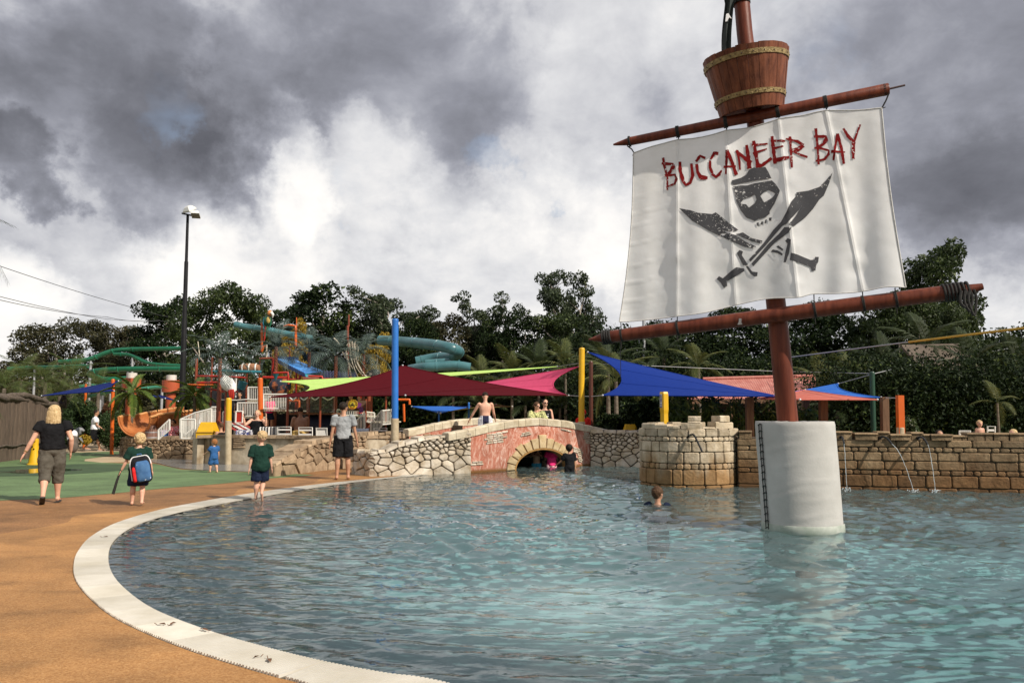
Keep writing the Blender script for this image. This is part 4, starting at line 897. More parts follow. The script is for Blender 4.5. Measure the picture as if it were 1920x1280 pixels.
# stitched hem, seams
hem_m = M('hem_thread', (.42, .41, .39), (.56, .55, .52), 30, rough=.8)
def hemline(pts, r=.008, name='hem'):
    m = MB(); m.tube(pts, r, 5); m.build(name, hem_m, sail)
hemline([r_[0] for r_ in rows]); hemline([r_[-1] for r_ in rows]); hemline(rows[0], .010); hemline(rows[-1], .011)
for (a_, b_) in seams:
    m = MB(); rr_ = []
    for t in np.linspace(.004, .994, 60): x = a_[0] + (b_[0] - a_[0]) * t; z = a_[1] + (b_[1] - a_[1]) * t; rr_.append([S3(x - .016, z, .002), S3(x - .014, z, .006), S3(x + .014, z, .006), S3(x + .016, z, .002)])
    m.loft(rr_, cap=False, closed=False); m.build('seam', sail_m, sail)
# print on the canvas
def print_mat(name, c1, c2, wear, sc_):
    m = bpy.data.materials.new(name); m.use_nodes = True; nt = m.node_tree; N = nt.nodes.new; L = nt.links.new; b = nt.nodes['Principled BSDF']; b.inputs['Roughness'].default_value = .8; b.inputs['Specular IOR Level'].default_value = .12
    tc = N('ShaderNodeTexCoord'); n = N('ShaderNodeTexNoise'); n.inputs['Scale'].default_value = sc_; n.inputs['Detail'].default_value = 6; n.inputs['Roughness'].default_value = .7; L(tc.outputs['Object'], n.inputs['Vector'])
    n2 = N('ShaderNodeTexNoise'); n2.inputs['Scale'].default_value = 1.5; n2.inputs['Detail'].default_value = 3; L(tc.outputs['Object'], n2.inputs['Vector'])
    ad = N('ShaderNodeMath'); ad.operation = 'MULTIPLY_ADD'; L(n2.outputs['Fac'], ad.inputs[0]); ad.inputs[1].default_value = .5; L(n.outputs['Fac'], ad.inputs[2])
    r = N('ShaderNodeValToRGB'); e = r.color_ramp.elements; e[0].position = 0; e[0].color = (*c1, 1); e[1].position = 1; e[1].color = (.74, .73, .70, 1)
    q = e.new(wear - .10); q.color = (*c2, 1); q = e.new(wear); q.color = (*c2, 1); q = e.new(wear + .02); q.color = (.72, .70, .67, 1)
    L(ad.outputs[0], r.inputs[0]); L(r.outputs[0], b.inputs['Base Color']); return m
red_p = print_mat('print_red', (.15, .005, .005), (.19, .008, .008), .875, 26); red_w = print_mat('print_red_worn', (.15, .005, .005), (.19, .008, .008), .78, 30); grey_p = print_mat('print_grey', (.050, .050, .055), (.075, .075, .08), .90, 34); grey_w = print_mat('print_grey_worn', (.045, .045, .05), (.07, .07, .075), .835, 40)
def decal(polys, name, mat, parent=None, holes=(), lift=.009, step=.035):
    vs = []; es = []; loops = [[Vector(ab(*q)) for q in P] for P in polys] + [[Vector(ab(*q)) for q in P] for P in holes]
    def dens(P):
        o = []
        for i in range(len(P)):
            a_, b_ = P[i], P[(i + 1) % len(P)]; n = max(1, int((b_ - a_).length / step)); o += [a_.lerp(b_, k / n) for k in range(n)]
        return o
    loops = [dens(P) for P in loops]
    for lp in loops: k = len(vs); vs += lp; es += [(k + i, k + (i + 1) % len(lp)) for i in range(len(lp))]
    allp = np.array([(p.x, p.y) for lp in loops[:len(polys)] for p in lp]); gx = np.arange(allp[:, 0].min(), allp[:, 0].max(), step); gz = np.arange(allp[:, 1].min(), allp[:, 1].max(), step)
    G = np.array([(x, z) for x in gx for z in gz]); k = np.zeros(len(G), bool)
    for lp in loops[:len(polys)]: k |= in_poly([(p.x, p.y) for p in lp], G)
    vs += [Vector(q) for q in G[k]]
    r = delaunay_2d_cdt(vs, es, [], 0, 1e-5); v2, f2 = r[0], r[2]; C = np.array([[sum(v2[i].x for i in f) / len(f), sum(v2[i].y for i in f) / len(f)] for f in f2]); kp = np.zeros(len(C), bool)
    for lp in loops[:len(polys)]: kp |= in_poly([(p.x, p.y) for p in lp], C)
    for lp in loops[len(polys):]: kp &= ~in_poly([(p.x, p.y) for p in lp], C)
    m = MB(); m.add([S3(p.x, p.y, lift) for p in v2], [tuple(f) for f, q in zip(f2, kp) if q]); return m.build(name, mat, parent or sail)
def stroke(pts, w0, w1=None):
    """a brush stroke (photo-pixel polyline) as an outline with ragged width"""
    P = [Vector(p) for p in pts]; w1 = w1 or w0; Lf = []; Rt = []; Q = []
    for i in range(len(P) - 1):
        n = max(2, int((P[i + 1] - P[i]).length / 4)); Q += [P[i].lerp(P[i + 1], k / n) for k in range(n)]
    Q.append(P[-1])
    for i, p in enumerate(Q):
        d = (Q[min(i + 1, len(Q) - 1)] - Q[max(i - 1, 0)]).normalized(); nn = Vector((-d.y, d.x)); t = i / (len(Q) - 1); w = (w0 + (w1 - w0) * t) / 2 * random.uniform(.8, 1.2); Lf.append(p + nn * w); Rt.append(p - nn * w)
    return [tuple(q) for q in Lf] + [tuple(q) for q in reversed(Rt)]
def L_(x, y): return (1220 + x / 4.571, 210 + y / 4.573)      # lettering points read off an enlargement of the sail
LET = [
 ('worn', [([(112, 400), (125, 480), (150, 570), (150, 680)], 5, 3), ([(100, 450), (200, 460), (205, 485)], 5, 4), ([(205, 475), (170, 530), (125, 560)], 8, 4), ([(120, 560), (215, 550), (232, 590)], 4, 4), ([(232, 585), (215, 630), (140, 655)], 5, 3)]),
 ('red', [([(258, 440), (262, 520), (285, 600)], 6, 6), ([(280, 600), (310, 640), (350, 620)], 6, 6), ([(345, 625), (368, 560), (355, 455)], 6, 5)]),
 ('red', [([(475, 410), (430, 390), (395, 440)], 5, 5), ([(400, 460), (410, 530), (440, 580)], 5, 8), ([(435, 575), (495, 580)], 8, 6)]),
 ('red', [([(585, 370), (550, 365), (520, 420)], 7, 4), ([(515, 430), (515, 490), (535, 540)], 4, 5), ([(530, 545), (565, 570), (600, 545)], 6, 5), ([(590, 550), (615, 515)], 5, 3)]),
 ('red', [([(660, 345), (655, 440), (650, 550)], 6, 3), ([(660, 345), (700, 440), (740, 555)], 7, 6), ([(630, 485), (735, 480)], 4, 4)]),
 ('red', [([(770, 510), (765, 440), (745, 340)], 4, 5), ([(735, 345), (800, 400), (865, 450)], 5, 8), ([(850, 500), (840, 400), (825, 295)], 8, 6)]),
 ('red', [([(885, 260), (905, 380), (925, 485)], 6, 8), ([(870, 300), (1005, 285)], 4, 3), ([(880, 370), (1000, 330)], 5, 3), ([(905, 480), (960, 470), (1040, 410)], 7, 5)]),
 ('red', [([(1042, 220), (1055, 340), (1070, 460)], 6, 7), ([(1030, 260), (1155, 265)], 4, 4), ([(1040, 330), (1140, 310)], 5, 3), ([(1050, 430), (1110, 425), (1190, 405)], 8, 6)]),
 ('red', [([(1195, 225), (1205, 360), (1212, 495)], 5, 4), ([(1160, 245), (1260, 265), (1310, 300)], 3, 7), ([(1310, 300), (1265, 335), (1190, 345)], 8, 5), ([(1215, 345), (1280, 380), (1345, 402)], 5, 4)]),
 ('red', [([(1415, 155), (1430, 300), (1440, 465)], 5, 4), ([(1400, 225), (1500, 225), (1505, 260)], 4, 6), ([(1505, 250), (1480, 290), (1405, 330)], 7, 4), ([(1440, 320), (1525, 345), (1525, 380)], 4, 4), ([(1525, 375), (1490, 420), (1415, 435)], 5, 4)]),
 ('red', [([(1600, 200), (1580, 320), (1565, 430)], 5, 4), ([(1600, 200), (1635, 330), (1655, 460)], 6, 5), ([(1545, 355), (1665, 360)], 5, 3)]),
 ('worn', [([(1650, 155), (1690, 220), (1740, 270)], 4, 7), ([(1795, 120), (1765, 200), (1735, 290)], 3, 5), ([(1738, 270), (1735, 340), (1735, 415)], 7, 5)])]
for k_, (kind, sts) in enumerate(LET): decal([stroke([L_(*q) for q in P], w0, w1) for P, w0, w1 in sts], 'letter', red_w if kind == 'worn' else red_p)
def E_(x, y): return (1260 + x / 4.9235, 300 + y / 4.923)
def EP(*pts): return [E_(*p) for p in pts]
decal([EP((557, 235), (560, 205), (640, 180), (690, 150), (715, 105), (760, 85), (800, 92), (865, 80), (895, 130), (920, 185), (780, 205), (665, 225), (575, 245))], 'skull_hat', grey_p)
decal([EP((568, 262), (640, 250), (700, 250), (760, 232), (925, 205), (960, 240), (1000, 300), (985, 340), (950, 420), (905, 490), (905, 512), (865, 545), (800, 560), (770, 578), (735, 562), (690, 545), (640, 480), (600, 400), (592, 350), (580, 300))], 'skull', grey_p, None, [EP((638, 415), (665, 375), (740, 350), (770, 335), (785, 380), (770, 415), (715, 455), (690, 425), (645, 420)), EP((820, 350), (850, 315), (895, 292), (958, 325), (930, 365), (855, 408), (838, 378))])
for P in ([(785, 595), (805, 590), (805, 625), (790, 622)], [(828, 585), (845, 580), (840, 610), (822, 612)], [(865, 568), (880, 562), (872, 598), (858, 598)], [(898, 550), (925, 545), (918, 578), (900, 575)]): decal([EP(*P)], 'skull_tooth', grey_p)
decal([EP((75, 460), (180, 480), (250, 505), (380, 515), (412, 498), (470, 545), (545, 605), (620, 660), (575, 678), (500, 670), (470, 660), (520, 690), (600, 710), (690, 770), (780, 810), (770, 832), (680, 815), (560, 768), (440, 710), (350, 668), (200, 580), (120, 505)), EP((595, 700), (660, 682), (740, 735), (840, 758), (830, 785), (740, 765), (650, 725))], 'sword_blade', grey_w, None, [EP((445, 705), (470, 690), (515, 692), (490, 712))])
decal([EP((1480, 135), (1450, 230), (1400, 345), (1360, 380), (1300, 470), (1230, 550), (1130, 630), (1080, 620), (1150, 530), (1190, 460), (1140, 520), (1060, 610), (1020, 630), (940, 720), (880, 790), (830, 845), (730, 950), (715, 930), (780, 860), (860, 770), (940, 660), (1010, 590), (1060, 500), (1110, 400), (1150, 350), (1150, 318), (1260, 300), (1360, 265), (1420, 205)), EP((1040, 640), (1110, 640), (1080, 690), (950, 780), (860, 880), (755, 992), (738, 968), (800, 900), (900, 780), (990, 700))], 'sword_blade', grey_p, None, [EP((1178, 352), (1190, 342), (1210, 352), (1195, 362)), EP((1318, 345), (1340, 335), (1350, 345), (1330, 352))])
decal([EP((605, 870), (630, 842), (660, 855), (650, 890), (705, 975), (690, 985), (660, 980))], 'sword_guard', grey_p)
decal([EP((685, 990), (705, 988), (745, 1040), (795, 1045), (790, 1080), (765, 1085), (730, 1060))], 'sword_guard', grey_p)
decal([EP((600, 1000), (670, 1010), (672, 1035), (580, 1090), (510, 1130), (515, 1170), (485, 1188), (455, 1140), (420, 1105), (440, 1080), (475, 1100), (545, 1040))], 'sword_hilt', grey_w)
decal([EP((1048, 765), (1070, 742), (1102, 755), (1095, 800), (1085, 870), (1055, 960), (1033, 962), (1050, 870), (1070, 790))], 'sword_guard', grey_p)
decal([EP((1100, 875), (1150, 885), (1280, 935), (1318, 930), (1320, 905), (1355, 905), (1350, 950), (1330, 985), (1325, 1030), (1290, 1035), (1280, 1000), (1200, 970), (1090, 940))], 'sword_hilt', grey_p)
decal([EP((965, 815), (985, 805), (1030, 840), (1025, 855)), EP((915, 860), (935, 840), (980, 850), (1025, 880), (1020, 898), (980, 875))], 'sword_stub', grey_p)
# ================================================================ people
SK = {'fair': M('skin_fair', (.56, .30, .20), (.64, .37, .26), 6, rough=.55, spec=.35), 'tan': M('skin_tan', (.38, .19, .11), (.47, .25, .155), 6, rough=.5, spec=.4), 'brown': M('skin_brown', (.20, .09, .05), (.27, .13, .075), 6, rough=.5, spec=.4)}
def cloth_m(name, c, c2=None, **k): return M('cloth_' + name, c, c2 or tuple(min(1, q * 1.35 + .004) for q in c), k.pop('scale', 7), rough=k.pop('rough', .9), spec=.15, bump=k.pop('bump', .8), bscale=k.pop('bscale', 9), **k)
TXF = bpy.data.textures.new('cloth_folds', 'CLOUDS'); TXF.noise_scale = .085; TXF.noise_depth = 2
TXH = bpy.data.textures.new('hair_locks', 'CLOUDS'); TXH.noise_scale = .028; TXH.noise_depth = 3
def rx(a): return Matrix.Rotation(a, 3, 'X')
class Person:
    """Body posed by joint angles (degrees). Local frame: faces +Y, right is +X. One remeshed skin; hair and clothes are shells of the same pose."""
    def __init__(s, name_label, loc, face, H, cat='person', group=None, fat=1.0, child=0.0, lean=0, side_lean=0, head=(0, 0), hipL=(0, 0), hipR=(0, 0), kneeL=0, kneeR=0, footL=None, footR=None, shL=(0, 6), shR=(0, 6), elL=8, elR=8, inL=0, inR=0, skin='fair', voxel=.012, sink=0.0, clip=None, hunch=0, hips=1.0):
        s.H = H; s.fat = fat; s.vx = voxel; s.rootobj = thing('person', name_label, cat, loc, group); s.rootobj.rotation_euler = (0, 0, R(face)); s.skin = SK[skin]
        WL[s.rootobj] = Vector((0, 0, 0))
        c = child; hipz = (.525 - .045 * c) * H; hd = (.066 + .030 * c) * H; s.hd = hd
        thl = .245 * H * (1 - .10 * c); shl = .235 * H * (1 - .10 * c); J = {}
        hw = .052 * H * hips * (fat ** .5)
        legs = {}
        for S, (fx, ab_), kn, ft in ((-1, hipL, kneeL, footL), (1, hipR, kneeR, footR)):
            f = R(fx); a = R(ab_); hip = Vector((S * hw, 0, 0)); td = Vector((S * math.sin(a), math.sin(f) * math.cos(a), -math.cos(f) * math.cos(a))); knee = hip + td * thl
            g_ = f - R(kn); sd = Vector((S * math.sin(a) * .6, math.sin(g_), -math.cos(g_))).normalized(); ank = knee + sd * shl
            fp = R(ft) if ft is not None else (min(0, g_) * .9 if kn > 25 else 0)
            toe = ank + Vector((S * .10, math.cos(fp), math.sin(fp))).normalized() * .125 * H * (1 - .05 * c) + Vector((0, 0, -.028 * H)) * 1.0
            heel = ank + Vector((0, -math.cos(fp) * .035 * H, -math.sin(fp) * .03 * H - .026 * H)); legs[S] = (hip, knee, ank, toe, heel)
        low = min(min(l[3].z, l[4].z) for l in legs.values()) - .016 * H
        P0 = Vector((0, 0, -low - sink)); s.pel = P0; s.legs = {k: [q + P0 for q in v] for k, v in legs.items()}
        sp_ = lambda k, y=0: P0 + rx(-R(lean) * min(1, k * 2.2)) @ Vector((math.sin(R(side_lean)) * k * .3 * H, -hunch * .05 * H * k * k + y, k * (.815 * H - hipz)))
        s.sp = sp_; s.tl = (.815 * H - hipz); top = sp_(1); sw = (.108 + .004 * c) * H * (1 + (fat - 1) * .35) * (1 - .06 * c)
        s.arms = {}
        for S, (fx, ab_), el, inn in ((-1, shL, elL, inL), (1, shR, elR, inR)):
            f = R(fx); a = R(ab_); sh = sp_(.96) + Vector((S * sw, 0, 0)); ud = Vector((S * math.sin(a), math.sin(f) * math.cos(a), -math.cos(f) * math.cos(a)))
            elb = sh + ud * .172 * H; g_ = f + R(el); fd = Vector((S * math.sin(a) * math.cos(R(inn)) - S * math.sin(R(inn)), math.sin(g_) * math.cos(R(inn)), -math.cos(g_) * math.cos(R(inn)))).normalized(); wr = elb + fd * .145 * H; s.arms[S] = (sh, elb, wr, fd)
        yaw, pit = head; s.hq = Matrix.Rotation(R(-yaw), 3, 'Z') @ Matrix.Rotation(R(pit), 3, 'X'); s.neck = sp_(1.0) + Vector((0, .004 * H, .01 * H)); hh = (H - .815 * H) ; s.hc = s.neck + rx(-R(lean) * .6) @ Vector((0, .012 * H, hh * .57 + (.004 + .012 * c) * H)); s.c = c; s.sw = sw; s.clip = clip
        s.body()
    def ringz(s, k, wx, wy, y=0, n=20, up=None):
        c = s.sp(k, y); t = (s.sp(min(k + .05, 1.05)) - s.sp(max(k - .05, -.1))).normalized(); x = Vector((1, 0, 0)); yv = t.cross(x).normalized()
        return [c + x * wx * math.copysign(abs(math.cos(a)) ** .85, math.cos(a)) + yv * wy * math.sin(a) for a in np.linspace(0, 2 * math.pi, n, endpoint=False)]
    def torso_prof(s):
        H, f = s.H, s.fat; h = s.c
        return [(-.10, .060 * f, .055 * f), (-.02, .088 * f, .066 * f), (.10, .092 * f, .066 * f), (.28, .080 * f ** 1.2 + .004 * h, .058 * f ** 1.3), (.45, .083 * f ** 1.1, .060 * f ** 1.2), (.65, .095 * f ** .8, .064 * f), (.82, .102 * f ** .6, .060 * f ** .8), (.93, .098 * f ** .4, .048), (1.0, .060, .036), (1.05, .034, .030)]
    def body(s):
        H = s.H; m = MB(); m.loft([s.ringz(k, wx * H, wy * H) for k, wx, wy in s.torso_prof()])
        f = s.fat ** .8; ck = 1 + .12 * s.c
        for S, (hip, knee, ank, toe, heel) in s.legs.items():
            cal = knee.lerp(ank, .32) + Vector((0, -.008 * H, 0)); m.tube([hip + Vector((0, 0, .03 * H)), hip.lerp(knee, .25), hip.lerp(knee, .65), knee, cal, knee.lerp(ank, .68), ank], [q * H * f * ck for q in (.052, .056, .043, .033, .036, .025, .020)], 14)
            m.ell(knee, [.033 * H * f] * 3); m.ell(ank, [.020 * H] * 3)
            mid = ank.lerp(toe, .45) + Vector((0, 0, -.006 * H)); m.tube([heel + Vector((0, 0, .004 * H)), ank.lerp(heel, .4), mid, toe], [.018 * H, .024 * H, .021 * H, .013 * H], 10)
            for q in range(4): m.ell(toe + Vector(((q - 1.5) * .010 * H, .006 * H, -.002 * H)), (.006 * H, .012 * H, .007 * H), 6, 4)
        for S, (sh, elb, wr, fd) in s.arms.items():
            m.ell(sh + Vector((-S * .008 * H, 0, -.004 * H)), [.033 * H * f] * 3); m.tube([sh, sh.lerp(elb, .4), elb, elb.lerp(wr, .3), wr], [q * H * f * ck for q in (.029, .028, .021, .0225, .0145)], 12); m.ell(elb, [.021 * H * f] * 3)
            fdn = fd.normalized(); sx = Vector((S, 0, 0)); sx = (sx - fdn * sx.dot(fdn)).normalized(); py = fdn.cross(sx); pc = wr + fdn * .035 * H
            q_ = Matrix((py, sx * 1.0, fdn)).transposed(); m.ell(pc, (.022 * H, .012 * H, .038 * H), 10, 6, q_)
            for k in range(4):
                b0 = wr + fdn * .060 * H + py * (k - 1.5) * .0105 * H; l = (.040, .047, .044, .034)[k] * H; m.tube([b0, b0 + fdn * l * .5 - sx * .002 * H, b0 + fdn * l * .9 - sx * .012 * H], [.0062 * H, .0058 * H, .0050 * H], 6)
            fw_ = Vector((0, 1, 0)); th = py if py.dot(fw_) > 0 else -py; m.tube([wr + fdn * .02 * H + th * .014 * H, wr + fdn * .045 * H + th * .030 * H, wr + fdn * .068 * H + th * .030 * H], [.008 * H, .0075 * H, .006 * H], 6)
        hd = s.hd; q = s.hq; hc = s.hc
        m.tube([s.sp(.97), s.neck + Vector((0, .004 * H, .03 * H)), hc + q @ Vector((0, -.1 * hd, -.5 * hd))], [.036 * H * f ** .3, .031 * H * f ** .3, .031 * H], 12)
        m.ell(hc + q @ Vector((0, -.06 * hd, .12 * hd)), (.74 * hd, .88 * hd, .90 * hd), 18, 12, q); m.ell(hc + q @ Vector((0, .26 * hd, -.42 * hd)), (.50 * hd, .52 * hd, .56 * hd), 14, 9, q)
        m.tube([hc + q @ Vector((0, .76 * hd, .12 * hd)), hc + q @ Vector((0, .96 * hd, -.14 * hd)), hc + q @ Vector((0, .80 * hd, -.22 * hd))], [.07 * hd, .13 * hd, .10 * hd], 8)
        m.ell(hc + q @ Vector((0, .74 * hd, -.46 * hd)), (.22 * hd, .12 * hd, .08 * hd), 8, 6, q)
        for S in (-1, 1): m.ell(hc + q @ Vector((S * .76 * hd, -.08 * hd, -.04 * hd)), (.09 * hd, .16 * hd, .25 * hd), 8, 6, q)
        s.o = s.fin(m, 'body', s.skin, s.vx)
        if s.vx < .016:
            for S in (-1, 1):
                e = MB(); e.ell(hc + q @ Vector((S * .30 * hd, .765 * hd, .02 * hd)), [.085 * hd] * 3, 8, 6); e.build('eye', M('eye', (.03, .022, .018), rough=.2), s.rootobj)
    def fin(s, m, name, mat, vx, smooth=6):
        o = m.build(name, mat, s.rootobj); md = o.modifiers.new('remesh', 'REMESH'); md.mode = 'VOXEL'; md.voxel_size = vx; md.use_smooth_shade = True
        sm = o.modifiers.new('smooth', 'SMOOTH'); sm.factor = .5; sm.iterations = smooth
        if name != 'body': ds = o.modifiers.new('relief', 'DISPLACE'); ds.texture = TXH if 'hair' in name else TXF; ds.texture_coords = 'LOCAL'; ds.mid_level = .46 if 'hair' in name else .22; ds.strength = (.030 if s.c else .014) if 'hair' in name else .034
        return o
    def top(s, mat, name='shirt', k0=.02, sleeve=.55, loose=.010, flare=1.0, neck=1.0, tank=False):
        H = s.H; m = MB(); pr = [(k, wx, wy) for k, wx, wy in s.torso_prof() if k > k0 + .04 and k < neck]; w0 = np.interp(k0, [q[0] for q in s.torso_prof()], [q[1] for q in s.torso_prof()]); w1 = np.interp(k0, [q[0] for q in s.torso_prof()], [q[2] for q in s.torso_prof()])
        pr = [(k0, w0, w1)] + pr + [(neck, .056 if not tank else .075, .040)]
        m.loft([s.ringz(k, (wx + loose + (.012 * flare if k < .3 else 0)) * H, (wy + loose + (.010 * flare if k < .3 else 0)) * H) for k, wx, wy in pr])
        if not tank:
            for S, (sh, elb, wr, fd) in s.arms.items():
                e = sh.lerp(elb, min(sleeve, 1)); pts = [sh + Vector((-S * .03 * H, 0, .004 * H)), sh, e] + ([elb.lerp(wr, sleeve - 1)] if sleeve > 1 else []); rr = [.040 * H, (.038 + loose * .6) * H * s.fat ** .6, (.036 + loose * .9) * H * s.fat ** .6] + ([.03 * H] if sleeve > 1 else [])
                m.tube(pts, rr, 14)
        return s.fin(m, name, mat, max(s.vx, .010), 4)
    def bottom(s, mat, name='shorts', length=.8, k1=.20, loose=.010, flare=.012):
        """length in thigh lengths; over 1 goes below the knee"""
        H = s.H; m = MB(); pr = s.torso_prof(); ks = [q[0] for q in pr]; W = lambda k: (np.interp(k, ks, [q[1] for q in pr]) + loose * .7, np.interp(k, ks, [q[2] for q in pr]) + loose * .7)
        m.loft([s.ringz(k, W(k)[0] * H, W(k)[1] * H) for k in (-.10, -.03, .05, k1 * .7, k1)])
        for S, (hip, knee, ank, toe, heel) in s.legs.items():
            pts = [hip + Vector((0, 0, .04 * H)), hip.lerp(knee, min(length, 1) * .5), hip.lerp(knee, min(length, 1))]; f = s.fat ** .8; rr = [(.058 + loose * .5) * H * f, (.055 + loose) * H * f, (.046 + loose + flare * .7 + .01 * (1 - min(length, 1))) * H * f]
            if length > 1: pts.append(knee.lerp(ank, length - 1)); rr = [rr[0], rr[1], (.043 + loose) * H * f, (.040 + loose + flare) * H * f]
            m.tube(pts, rr, 14)
        return s.fin(m, name, mat, max(s.vx, .010), 3)
    def hair(s, mat, long=0.0, name='hair', vol=1.0, cut=0.0):
        hd = s.hd; q = s.hq; hc = s.hc; m = MB(); m.ell(hc + q @ Vector((0, -.17 * hd, .25 * hd)), (.80 * hd * vol, .84 * hd * vol, .84 * hd * vol), 18, 12, q)
        if cut > 0: m.ell(hc + q @ Vector((0, -.38 * hd, -.12 * hd)), (.66 * hd, .56 * hd, .62 * hd), 14, 9, q)
        if long > 0:
            for a in np.linspace(-2.5, -.64, 9):
                x, y = math.cos(a), math.sin(a); l = long * random.uniform(.9, 1.12); p0 = hc + q @ Vector((x * .55 * hd, y * .55 * hd - .1 * hd, .6 * hd)); p1 = hc + q @ Vector((x * .85 * hd, y * .78 * hd - .08 * hd, -.1 * hd)); p2 = hc + q @ Vector((x * 1.0 * hd * vol, y * .9 * hd, -l * hd)); m.tube([p0, p1, p1.lerp(p2, .6), p2], [.25 * hd, .32 * hd, .27 * hd, .10 * hd], 8)
        return s.fin(m, name, mat, max(.007, s.vx * .8), 2)
_M = M
def M(*a, **k):
    if a[0].startswith('hair'): k.setdefault('spec', .12)
    return _M(*a, **k)
blonde = M('hair_blonde', (.36, .235, .10), (.66, .50, .28), 30, rough=.5, stretch=(3, 3, .5), bump=.6, bscale=40); sandy = M('hair_sandy', (.36, .24, .12), (.52, .37, .20), 30, rough=.6, bump=.4, bscale=40); ginger = M('hair_ginger', (.22, .085, .028), (.34, .15, .06), 30, rough=.6, bump=.4); dark = M('hair_dark', (.010, .007, .005), (.03, .02, .013), 30, rough=.5, bump=.4); brown = M('hair_brown', (.05, .025, .013), (.10, .055, .03), 30, rough=.55, bump=.4)
blk = cloth_m('black', (.006, .006, .007)); khaki = cloth_m('khaki_grey', (.070, .062, .048), (.105, .094, .075)); bottle = cloth_m('bottle_green', (.006, .026, .018)); navy = cloth_m('navy', (.008, .013, .032)); greyshirt = cloth_m('heather_grey', (.20, .21, .215), (.33, .34, .345), scale=5); white_c = cloth_m('white', (.72, .72, .72), (.8, .8, .8)); pinkc = cloth_m('hot_pink', (.70, .03, .16)); redc = cloth_m('red', (.5, .02, .015)); bluec = cloth_m('blue', (.025, .085, .22)); aqua = cloth_m('aqua', (.05, .24, .36)); khak2 = cloth_m('sand', (.40, .27, .09)); floral = M('cloth_floral', (.09, .10, .04), (.55, .55, .24), 26, rough=.9, lo=.42, hi=.55)
sole = M('sandal_sole', (.02, .018, .015), (.05, .04, .035), 20, rough=.7); foot_w = M('sandal_bed', (.55, .5, .45), rough=.7)
def sandals(p, m=sole):
    for S, (hip, knee, ank, toe, heel) in p.legs.items():
        d = toe - heel; mb = MB(); mb.tube([heel - d.normalized() * .02 * p.H + Vector((0, 0, -.014 * p.H)), heel.lerp(toe, .5) + Vector((0, 0, -.018 * p.H)), toe + d.normalized() * .012 * p.H + Vector((0, 0, -.014 * p.H))], [.024 * p.H, .026 * p.H, .024 * p.H], 10, flat=.32); mb.build('sandal', m, p.rootobj)
# --- woman in black tee, walking away, on the left
w = Person('woman with blonde bob in black tee and grey-green cropped trousers walking away', (*xy(93, 943), 0), 27, 1.66, fat=1.12, hips=.95, hipL=(-14, 0), hipR=(10, 2), kneeL=24, kneeR=4, footL=-28, shL=(-8, 24), shR=(-22, 20), elL=14, elR=48, inR=20, inL=-4, voxel=.011, head=(4, 0))
w.top(blk, k0=.10, sleeve=.42, loose=.012, flare=.6); w.bottom(khaki, 'cropped_trousers', 1.34, .22, .006, -.004); w.hair(blonde, 2.0, vol=1.14, cut=1); sandals(w)
mb = MB(); sh, elb, wr, fd = w.arms[-1]
for k in (.82, .86): mb.lathe(elb.lerp(wr, k), [(.029, -.004), (.033, 0), (.029, .004)], 14, (wr - elb).normalized(), cap=False)
mb.build('bangle', M('bangle', (.4, .3, .1), rough=.3, metal=.8), w.rootobj)
# the bundle she carries under her arm
bp_ = w.rootobj.matrix_basis @ Vector((.30, .16, 1.02)); bt = thing('carried_bundle', 'grey sweater and white towel bundled under the blonde woman\'s right arm', 'bundle', bp_)
mb = MB(); mb.ell(bp_, (.075, .13, .15), 14, 10); mb.ell(bp_ + Vector((.03, -.04, -.08)), (.075, .10, .10), 14, 9); fo_ = mb.build('sweater', cloth_m('taupe', (.09, .075, .06)), bt); md = fo_.modifiers.new('r', 'REMESH'); md.mode = 'VOXEL'; md.voxel_size = .014
mb = MB(); mb.ell(bp_ + Vector((-.01, .02, .14)), (.06, .10, .08), 12, 8); mb.ell(bp_ + Vector((-.05, -.03, .10)), (.045, .07, .09), 12, 8); mb.build('towel', white_c, bt)
# --- schoolboy with backpack
b1 = Person('blond schoolboy in dark green uniform with a big blue backpack, barefoot', (*xy(257, 947), 0), 19, 1.16, child=1, hipL=(4, 3), hipR=(-8, 3), kneeL=2, kneeR=16, shL=(2, 20), shR=(4, 12), elL=8, elR=16, inL=-8, voxel=.009, head=(-8, 4))
b1.top(bottle, k0=-.06, sleeve=.80, loose=.022, flare=1.1); b1.bottom(navy, 'shorts', .86, .2, .018, .018); b1.hair(blonde, 0, vol=1.02, cut=1)
m = MB(); m.loft([b1.ringz(k, .062 * 1.16, .048 * 1.16) for k in (.985, 1.03)], cap=False); m.build('collar', cloth_m('cream', (.5, .45, .36)), b1.rootobj)
bm = b1.rootobj.matrix_basis; bpk = thing('backpack', 'blue and black school backpack with red pocket on the blond schoolboy', 'backpack', bm @ Vector((.06, -.20, .60))); bpk.rotation_euler = (0, 0, R(19)); WL[bpk] = Vector((0, 0, 0))
def rrect(w, h, r_, n=6, tilt=0): return [Vector((sx * (w / 2 - r_) + r_ * math.cos(a), sz * (h / 2 - (r_ if sz < 0 else r_ * 2.1)) + (r_ if sz < 0 else r_ * 2.1) * math.sin(a))) for sx, sz, a0 in ((1, -1, -90), (1, 1, 0), (-1, 1, 90), (-1, -1, 180)) for a in np.radians(np.linspace(a0, a0 + 90, n))]
TL = Matrix.Rotation(R(-10), 3, 'Y')
def bk(w, h, y0, y1, mat, name, par, cx=0, cz=0, r_=.07, bulge=.02):
    m = MB(); P = rrect(w, h, r_)
    m.loft([[TL @ Vector((cx + p.x * k, y, cz + p.y * k)) for p in P] for y, k in ((y0, .96), (y0 + (y1 - y0) * .25, 1), (y0 + (y1 - y0) * .7, 1), (y1, .90), (y1 - bulge, .6))]); return m.build(name, mat, par)
blu_bp = cloth_m('pack_blue', (.045, .11, .24), (.07, .16, .31), scale=12); blk_bp = cloth_m('pack_black', (.010, .010, .012)); red_bp = cloth_m('pack_red', (.55, .02, .02))
